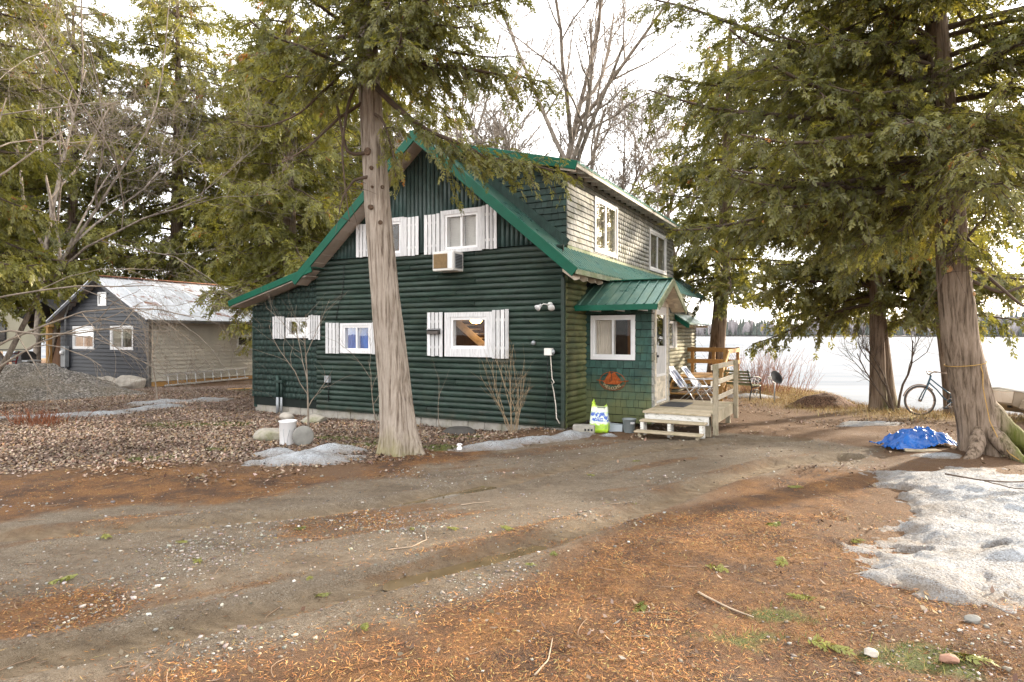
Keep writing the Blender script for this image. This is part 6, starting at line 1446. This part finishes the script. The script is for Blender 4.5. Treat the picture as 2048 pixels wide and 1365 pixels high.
bare_tree('maple_tree', 'bare spreading tree far behind the leaning cedar crown', (-1.2, 31.5), (.05, 0, 1), 11, .2, 65, 5, (4, 5), .25, min_r=.011, kids0=4, spread=.65)
bare_tree('maple_tree', 'bare tree with long slanting limb over the gravel heap', (-14.9, 17.6), (.55, .1, 1), 9.5, .085, 66, 5, (5, 6), .10, spread=.7, shrink=.6)
bare_tree('maple_tree', 'pale bare double trunk rising above the camper', (-20.3, 27.0), (.08, 0, 1), 14, .15, 67, 5, (5, 6), .3, fork=[((.3, .2, .3), (.15, .1, 1), 11, .12)], spread=.7)
bare_tree('maple_tree', 'bare bush of grey arching boughs before the dark shed', (-13.0, 14.2), (.75, .1, .85), 5.2, .035, 68, 5, (4, 5), -.10, M_TWIG, None, .7, [((0, .2, 1.6), (.9, .1, .55), 4.8, .03), ((0, .2, 2.3), (.8, .2, .6), 4.6, .028), ((.4, .5, 1.2), (.9, .3, .75), 5.0, .03)], .58, droop=.35)
bare_tree('maple_tree', 'bare drooping tree overhanging the drive side of the gravel heap', (-11.8, 13.0), (.2, .1, 1), 7.0, .06, 69, 5, (5, 6), .05, M_TWIG, None, .8, None, .6, droop=.15, tmin=.45)
# saplings and shrubs
bare_tree('sapling', 'thin bare sapling beside the white pail before the lean-to', (-3.45, 10.75), (-.05, 0, 1), 1.9, .022, 71, 3, (5, 7), .2, M_TWIG, None, .6, None, .62, 'sapling', min_r=.0025, tmin=.3)
bare_tree('sapling', 'thin bare sapling right before the leaning cedar shade at the log wall', (-2.55, 12.0), (.05, 0, 1), 1.5, .016, 72, 3, (4, 5), .2, M_TWIG, None, .55, None, .6, 'sapling', min_r=.0025)
bare_tree('sapling', 'single bare whip beside the black rubber tub', (-1.35, 11.9), (0, 0, 1), 1.2, .010, 73, 2, (3, 4), .3, M_TWIG, None, .5, None, .45, 'sapling', min_r=.002)
bare_tree('sapling', 'thin bare sapling leaning across the shed corner', (-9.4, 16.8), (-.25, .2, 1), 2.6, .022, 74, 3, (5, 6), .2, M_TWIG, None, .45, None, .6, 'sapling', min_r=.003)
M_TAN = plain('tan_shrub_stem', (.27, .20, .125), .8, vary=.3, scale=6)
fk = []
for k in range(13):
    a_ = k * 2.4; tl = .10 + .045 * k; fk.append(((.06 * math.cos(a_), .05 * math.sin(a_), 0), (tl * math.cos(a_) * .95, tl * math.sin(a_) * .5, 1), random.uniform(.8, 1.8), .0075))
bare_tree('shrub', 'twiggy tan shrub growing against the log wall by the snow strip', (.02, 11.98), (0, 0, 1), 1.3, .014, 75, 3, (4, 6), .25, M_TAN, None, .5, fk, .42, 'shrub', min_r=.0022, tmin=.3)
bare_tree('shrub', 'many-stemmed dark shrub beside the bicycle wheel on the bank', (9.0, 14.9), (-.1, 0, 1), 1.7, .045, 76, 4, (5, 6), .2, M_TWIGD, None, .6, [((.1, 0, .1), (.35, 0, 1), 1.7, .03), ((-.1, 0, .1), (-.4, 0, 1), 1.5, .025)], .65, 'shrub', min_r=.004)
M_REDT = plain('red_osier_stem', (.26, .115, .07), .8, vary=.35, scale=5)
def thicket(name, label, x, y, n, w, h, seed, mat, cat='shrub'):
    rg = np.random.default_rng(seed); nb = NB(); z0 = gz1(x, y)
    for k in range(n):
        p = np.array([rg.normal(0, w), rg.normal(0, w * .6), gz1(x, y) - z0 - .05]); d = np.array([p[0] / w * .18 + rg.normal(0, .22), rg.normal(0, .2), 1]); l = h * rg.uniform(.5, 1.1); s = np.linspace(0, 1, 5)[:, None]; nb.tube(p + d * l * s + np.array([d[0], d[1], 0]) * .3 * l * s ** 2, np.linspace(.008, .003, 5), 3)
        for j in range(3): q = p + d * l * rg.uniform(.3, .9); e = d + rg.normal(0, .5, 3); nb.tube(q + e * l * .3 * s, np.linspace(.004, .002, 5), 3)
    o = nb.build(name, mat, None); o.location = (x, y, z0); return tag(o, label, cat)
thicket('shrub', 'reddish bare thicket at the water edge behind the satellite dish', 8.15, 20.4, 130, .55, 1.25, 81, M_REDT)
thicket('shrub', 'low reddish reeds standing in the lake ice beyond the bench', 9.2, 26.0, 120, 1.3, 1.1, 82, M_REDT)
thicket('dead_fern', 'clump of dead red-brown ferns on the leaf litter before the gravel heap', -9.7, 13.0, 90, .28, .36, 83, plain('dead_fern_brown', (.20, .07, .03), .9, vary=.4))
# ------------------------------------------------------------ litter on the ground
def quads(name, X, Y, L, Wd, col, mat, tilt=.25, lift=.006, seed=0, diamond=True, parent=None, Z=None):
    """n small bent leaves / needles lying on the ground"""
    rg = np.random.default_rng(seed); n = len(X); a = rg.uniform(0, 2 * np.pi, n); e = rg.normal(0, tilt, n); rl = rg.normal(0, tilt * 1.3, n)
    d = np.stack([np.cos(a) * np.cos(e), np.sin(a) * np.cos(e), np.sin(e)], -1); s = np.stack([-np.sin(a) * np.cos(rl), np.cos(a) * np.cos(rl), np.sin(rl)], -1)
    c = np.stack([X, Y, (gz(X, Y) if Z is None else Z) + lift + .4 * np.abs(np.sin(e)) * L], -1); L = L[:, None]; Wd = Wd[:, None]
    if diamond: q = [c - d * L * .5, c - s * Wd * .5 + d * L * .05, c + d * L * .5 + np.array([0, 0, .3]) * Wd, c + s * Wd * .5 + d * L * .05]
    else: q = [c - d * L * .5 - s * Wd * .5, c + d * L * .5 - s * Wd * .5, c + d * L * .5 + s * Wd * .5, c - d * L * .5 + s * Wd * .5]
    V = np.stack(q, 1).reshape(-1, 3); C = np.repeat(np.c_[col, np.ones(n)], 4, 0)
    return link(name, np_mesh(name, V, np.arange(n * 4).reshape(-1, 4), mat, False, {'col': ('FLOAT_COLOR', C)}), parent)
t = Nt('litter'); M_LIT = t.pbr(t.attr('col'), .85, 0, None, .2)
def pal(rg, n, cols, w=None, j=.25):
    c = np.array(cols)[rg.choice(len(cols), n, p=np.array(w) / sum(w) if w else None)]; return np.clip(c * rg.uniform(1 - j, 1 + j, (n, 1)) * rg.uniform(.92, 1.08, (n, 3)), 0, 1)
def sample(rg, n, box_, fn):
    X = rg.uniform(box_[0], box_[1], n); Y = rg.uniform(box_[2], box_[3], n); k = rg.random(n) < fn(X, Y); return X[k], Y[k]
rg = np.random.default_rng(77)
def w_need(x, y):
    z_ = zones(x, y); cl = sstep(-.12, .16, fbm(x * 2.2, y * 2.2, 91, 4)); return np.clip(z_[1] * (.25 + .75 * cl) + .06 * z_[0] + .10 * (1 - z_[0]) * (1 - z_[2]), 0, 1) * (lake_sd(x, y) < -.3)
NX, NY = [], []
for n, b in ((230000, (-4.2, 5.2, 2.9, 6.5)), (110000, (-8, 7.5, 6.5, 12.5))):
    a_, b_ = sample(rg, n, b, w_need); NX.append(a_); NY.append(b_)
NX = np.concatenate(NX); NY = np.concatenate(NY); n = len(NX)
tag(quads('cedar_litter', NX, NY, rg.uniform(.012, .055, n), rg.uniform(.002, .0052, n), pal(rg, n, [(.38, .180, .060), (.26, .112, .044), (.47, .29, .115), (.12, .056, .030), (.06, .034, .023), (.34, .28, .11)], [3.6, 3.4, 1.3, 3.4, 3.0, .6]) * (.46 + 1.75 * np.clip(fbm(NX * 1.1, NY * 1.1, 101, 5) + .28, .02, .5))[:, None], M_LIT, .22, .004, 1), 'orange and brown dead cedar needles strewn over the ground', 'litter', kind='stuff')
def w_leaf(x, y):
    z_ = zones(x, y); return np.clip(z_[2] * .9 + .22 * (1 - z_[0]) * sstep(-.05, .15, fbm(x * 1.3, y * 1.3, 95, 3)) + .006, 0, 1) * (lake_sd(x, y) < -.3) * (1 - .6 * z_[3])
LX, LY = [], []
for n, b in ((6000, (-4, 5, 2.9, 6.5)), (95000, (-11, 9, 7.6, 13.5)), (60000, (-16, 10, 13.5, 21))):
    a_, b_ = sample(rg, n, b, w_leaf); LX.append(a_); LY.append(b_)
LX = np.concatenate(LX); LY = np.concatenate(LY); n = len(LX)
tag(quads('fallen_leaves', LX, LY, rg.uniform(.03, .075, n), rg.uniform(.022, .048, n) * np.where(LY < 7, .7, 1), pal(rg, n, [(.31, .235, .175), (.40, .32, .255), (.22, .150, .105), (.14, .086, .060), (.27, .17, .09)], [4, 1.4, 3.4, 3.0, 1.6]) * (np.where(LY < 7, .62, .9) * (.8 + 1.3 * np.clip(fbm(LX * .7, LY * .7, 15, 4) + .1, -.25, .35)))[:, None], M_LIT, .32, .012, 2), 'faded brown dead leaves covering the yard before the cabin', 'leaves', kind='stuff')
# bits of twig and needle lying on the snow
sx, sy, sz_ = [], [], []
for o_, ed in SNOWS:
    co = np.empty(len(o_.data.vertices) * 3, np.float32); o_.data.vertices.foreach_get('co', co); co = co.reshape(-1, 3) + np.array(o_.location); k = rg.random(len(co)) < (.16 * (ed > .02) * sstep(-.1, .22, fbm(co[:, 0] * 1.6, co[:, 1] * 2.4, 33, 4)) + .02 * (ed > .02)) * (1.0 if 'bank' in o_.name else .6)
    j = rg.normal(0, .015, (k.sum(), 2)); sx.append(co[k, 0] + j[:, 0]); sy.append(co[k, 1] + j[:, 1]); sz_.append(co[k, 2])
sx, sy, sz_ = map(np.concatenate, (sx, sy, sz_)); n = len(sx)
tag(quads('snow_debris', sx, sy, rg.uniform(.012, .055, n), rg.uniform(.002, .007, n), pal(rg, n, [(.06, .035, .02), (.12, .07, .04), (.20, .11, .05), (.09, .09, .03)]), M_LIT, .2, .003, 8, Z=sz_), 'dark needles and twig bits lying on the old snow', 'litter', kind='stuff')
# pebbles
def pebbles():
    rg = np.random.default_rng(9)
    def w_p(x, y): z_ = zones(x, y); return np.clip(z_[0] * (.10 + .9 * sstep(.0, .2, fbm(x * 1.1 + 4, y * 1.1, 97, 4))) * (1 - .8 * z_[4]) + .03 + .5 * np.exp(-(((x - 2.6) / .7) ** 2 + ((y - 3.7) / .45) ** 2)), 0, 1)
    PX, PY = [], []
    for n, b in ((30000, (-4.2, 4.6, 2.9, 6.6)), (16000, (-7, 6.5, 6.6, 11.6))): a_, b_ = sample(rg, n, b, w_p); PX.append(a_); PY.append(b_)
    X = np.concatenate(PX); Y = np.concatenate(PY); n = len(X)
    bm = bmesh.new(); bmesh.ops.create_cube(bm, size=1.5); tv = np.array([v.co[:] for v in bm.verts]); tf = np.array([[v.index for v in f.verts] for f in bm.faces]); bm.free()
    s = np.clip(rg.lognormal(math.log(.006), .45, n), .003, .022); a = rg.uniform(0, 6.28, n); asp = np.stack([rg.uniform(.8, 1.4, n), rg.uniform(.7, 1.0, n), rg.uniform(.4, .75, n)], -1)
    q = tv[None] * (asp * s[:, None])[:, None, :] * rg.uniform(.7, 1.25, (n, len(tv), 1)); ca, sa = np.cos(a)[:, None], np.sin(a)[:, None]
    V = np.stack([X[:, None] + q[..., 0] * ca - q[..., 1] * sa, Y[:, None] + q[..., 0] * sa + q[..., 1] * ca, (gz(X, Y) + s * .2)[:, None] + q[..., 2]], -1).reshape(-1, 3)
    F = (tf[None] + (np.arange(n) * len(tv))[:, None, None]).reshape(-1, tf.shape[1]); C = np.repeat(np.c_[pal(rg, n, [(.21, .19, .165), (.32, .295, .26), (.14, .122, .105), (.44, .41, .36), (.25, .19, .14)], [4, 2.6, 4, .35, 1.6]), np.ones(n)], len(tv), 0)
    o = link('gravel', np_mesh('gravel', V, F, M_LIT, True, {'col': ('FLOAT_COLOR', C)})); tag(o, 'loose grey pebbles scattered over the gravel drive', 'gravel', kind='stuff')
pebbles()
# grass blades in the mossy spots, dry grass on the bank
def blades(name, X, Y, h, w, cols, label, seed, lean=.5):
    rg = np.random.default_rng(seed); n = len(X); a = rg.uniform(0, 6.28, n); l = rg.uniform(.4, 1, n) * h; b = np.stack([X, Y, gz(X, Y) - .01], -1); d = np.stack([np.cos(a) * lean * rg.uniform(0, 1.3, n), np.sin(a) * lean * rg.uniform(0, 1.3, n), np.ones(n)], -1); s = np.stack([-np.sin(a), np.cos(a), 0 * a], -1) * w
    m = b + d * (l * .55)[:, None]; tp = b + d * l[:, None] + np.stack([np.cos(a), np.sin(a), -.3 + 0 * a], -1) * (l * .35)[:, None]
    V = np.stack([b - s, b + s, m + s * .7, m - s * .7, m - s * .7, m + s * .7, tp + s * .12, tp - s * .12], 1).reshape(-1, 3); C = np.repeat(np.c_[pal(rg, n, cols), np.ones(n)], 8, 0)
    o = link(name, np_mesh(name, V, np.arange(n * 8).reshape(-1, 4), M_LIT, False, {'col': ('FLOAT_COLOR', C)})); return tag(o, label, 'grass', kind='stuff')
X, Y = sample(rg, 90000, (-8, 3.2, 3, 13.6), lambda x, y: zones(x, y)[3] * .8 * np.where(y < 5, 1, .5)); blades('moss_grass', X, Y, .07, .0022, [(.10, .13, .03), (.17, .18, .045), (.25, .22, .07), (.07, .10, .03)], 'short green grass and moss between the dead leaves', 5)
X, Y = sample(rg, 60000, (4.2, 13.5, 12.6, 23), lambda x, y: zones(x, y)[5] * (lake_sd(x, y) < .6) * .6); blades('dry_grass', X, Y, .16, .004, [(.42, .30, .12), (.33, .20, .07), (.50, .38, .18), (.24, .15, .06)], 'dry golden grass along the lake bank', 6, .8)
# twigs as one mass, and the sticks and sprigs one can point to
nb = NB(); tr2 = np.random.default_rng(12)
for k in range(420):
    x, y = tr2.uniform(-5, 5.5), tr2.uniform(3.1, 10.5)
    if w_need(np.array([x]), np.array([y]))[0] < tr2.uniform(0, .5) and tr2.random() < .85: continue
    a_ = tr2.uniform(0, 6.28); l = tr2.uniform(.06, .26); d = np.array([math.cos(a_), math.sin(a_)]); s = np.linspace(0, 1, 5); cx = x + d[0] * l * s - d[1] * .12 * l * np.sin(s * 3) * tr2.normal(0, 1); cy = y + d[1] * l * s + d[0] * .12 * l * np.sin(s * 3)
    nb.tube(np.stack([cx, cy, gz(cx, cy) + .008], -1), np.linspace(.0035, .0018, 5), 4)
tag(nb.build('twig_litter', plain('twig_litter', (.21, .14, .09), .9, vary=.5, scale=3), None, True, 'stuff'), 'thin broken twigs scattered over the needle litter', 'twigs')
def stick(pts, r, label, mat=None):
    P = np.array(pts, float); ss = np.linspace(0, len(P) - 1, len(P) * 4); x = np.interp(ss, range(len(P)), P[:, 0]); y = np.interp(ss, range(len(P)), P[:, 1]); lift = P[:, 2] if P.shape[1] > 2 else np.zeros(len(P))
    tag(tube('stick', None, mat or M_TWIG, np.stack([x, y, gz(x, y) + r + np.interp(ss, range(len(P)), lift)], -1), np.linspace(r, r * .5, len(x)), 6), label, 'stick')
M_PSTICK = plain('pale_stick', (.30, .23, .165), .8, vary=.2)
stick([(-1.05, 5.36), (-.86, 5.42), (-.76, 5.62), (-.80, 5.85)], .006, 'forked pale stick lying on the gravel between the two tyre ruts', M_PSTICK)
stick([(1.30, 4.42), (1.40, 4.25), (1.55, 4.06)], .009, 'short thick bent stick on the orange needles between ruts and snow bank', M_PSTICK)
stick([(.12, 3.36), (.2, 3.5), (.24, 3.75)], .006, 'pale curved stick in the wet leaves at the lower edge of the drive', M_PSTICK)
stick([(5.0, 7.3, .20), (5.15, 6.9, .22), (5.6, 6.75, .24), (6.1, 6.9, .25)], .010, 'dark branching twig lying on the snow bank', M_TWIGD)
stick([(5.15, 6.9, .22), (5.2, 6.6, .23), (5.45, 6.45, .24)], .007, 'dark side twig lying on the snow bank', M_TWIGD)
stick([(-.55, 6.85), (-.42, 6.93), (-.25, 6.98)], .008, 'pale forked twig beside the pale brown puddle', M_PSTICK)
stick([(-4.9, 22.5, 0), (-9.4, 20.9, .0)], .03, 'long timber pole on the ground between shed and cabin', M_TREAT)
def sprig(x, y, sz, seed, tint):
    rg = np.random.default_rng(seed); a0 = rg.uniform(0, 6.28); n = 9; a = a0 + np.where(np.arange(n) % 2, 1, -1) * rg.uniform(.25, .8, n); u = np.linspace(0, .7, n); p = np.stack([np.cos(a0) * u * sz, np.sin(a0) * u * sz, np.full(n, .018)], -1); d = np.stack([np.cos(a), np.sin(a), np.full(n, .06)], -1)
    sz *= .65; o = link('cedar_sprig', spray_mesh('cedar_sprig', p, d, np.full(n, sz * .62), np.full(n, tint) + rg.normal(0, .06, n), M_SPRIG, 7, seed), None, (x, y, gz1(x, y))); zz = zones(np.array([x]), np.array([y])); on = zz[0][0] > zz[1][0]; tag(o, 'small green cedar sprig fallen on the bare gravel drive' if on else 'green cedar sprig fallen on the orange needle litter', 'sprig', 'cedar sprigs on the drive' if on else 'cedar sprigs on the needle litter')
M_SPRIG = leafmat('fallen_sprig', [(0, (.07, .085, .018)), (.5, (.14, .15, .03)), (1, (.22, .20, .045))], .1)
for k, (x, y, s_) in enumerate([(-3.3, 4.82, .20), (-2.98, 5.6, .12), (-2.5, 5.05, .15), (-1.5, 4.72, .12), (-1.3, 4.55, .14), (-.62, 6.0, .14), (-.1, 6.0, .16), (-.93, 5.9, .1), (.1, 4.95, .10), (-.9, 3.85, .13), (.35, 5.2, .12), (1.38, 7.0, .2), (2.6, 6.1, .2), (2.2, 5.1, .2), (3.0, 5.6, .18), (1.75, 3.75, .24), (2.5, 3.62, .22), (-3.7, 5.75, .16), (3.3, 7.6, .18), (.9, 4.3, .2), (1.5, 4.9, .18), (2.1, 4.35, .2), (-.35, 7.9, .12), (1.0, 8.4, .12), (1.9, 9.3, .14), (-1.95, 6.0, .12)]): sprig(x, y, s_, 200 + k, .3 + .5 * random.random())
rock('stone', 2.95, 4.05, .06, .045, .03, 'smooth grey fist-sized stone on the gravel below the snow bank', M_ROCKD, 41, .3, 0, 'stone'); rock('stone', 2.05, 3.62, .045, .04, .025, 'pale rounded stone in the wet needles near the snow bank', M_ROCK, 43, .3, 0, 'stone'); rock('stone', 2.45, 3.55, .055, .04, .03, 'reddish brown stone in the wet needles near the snow bank', plain('red_stone', (.24, .13, .09), .8, bump=.4), 45, .3, 0, 'stone')


# ------------------------------------------------------------ the air over the lake
t = Nt('lake_air'); pv_ = t.n('ShaderNodeVolumePrincipled'); pv_.inputs['Color'].default_value = (.82, .89, 1, 1); pv_.inputs['Density'].default_value = .00005; pv_.inputs['Anisotropy'].default_value = .2; t.L(pv_.outputs[0], t.out.inputs['Volume'])
hz = link('haze', mesh('haze', *box_data(-1800, 1900, -400, 1800, -4, 45), t.m)); hz['kind'] = 'stuff'
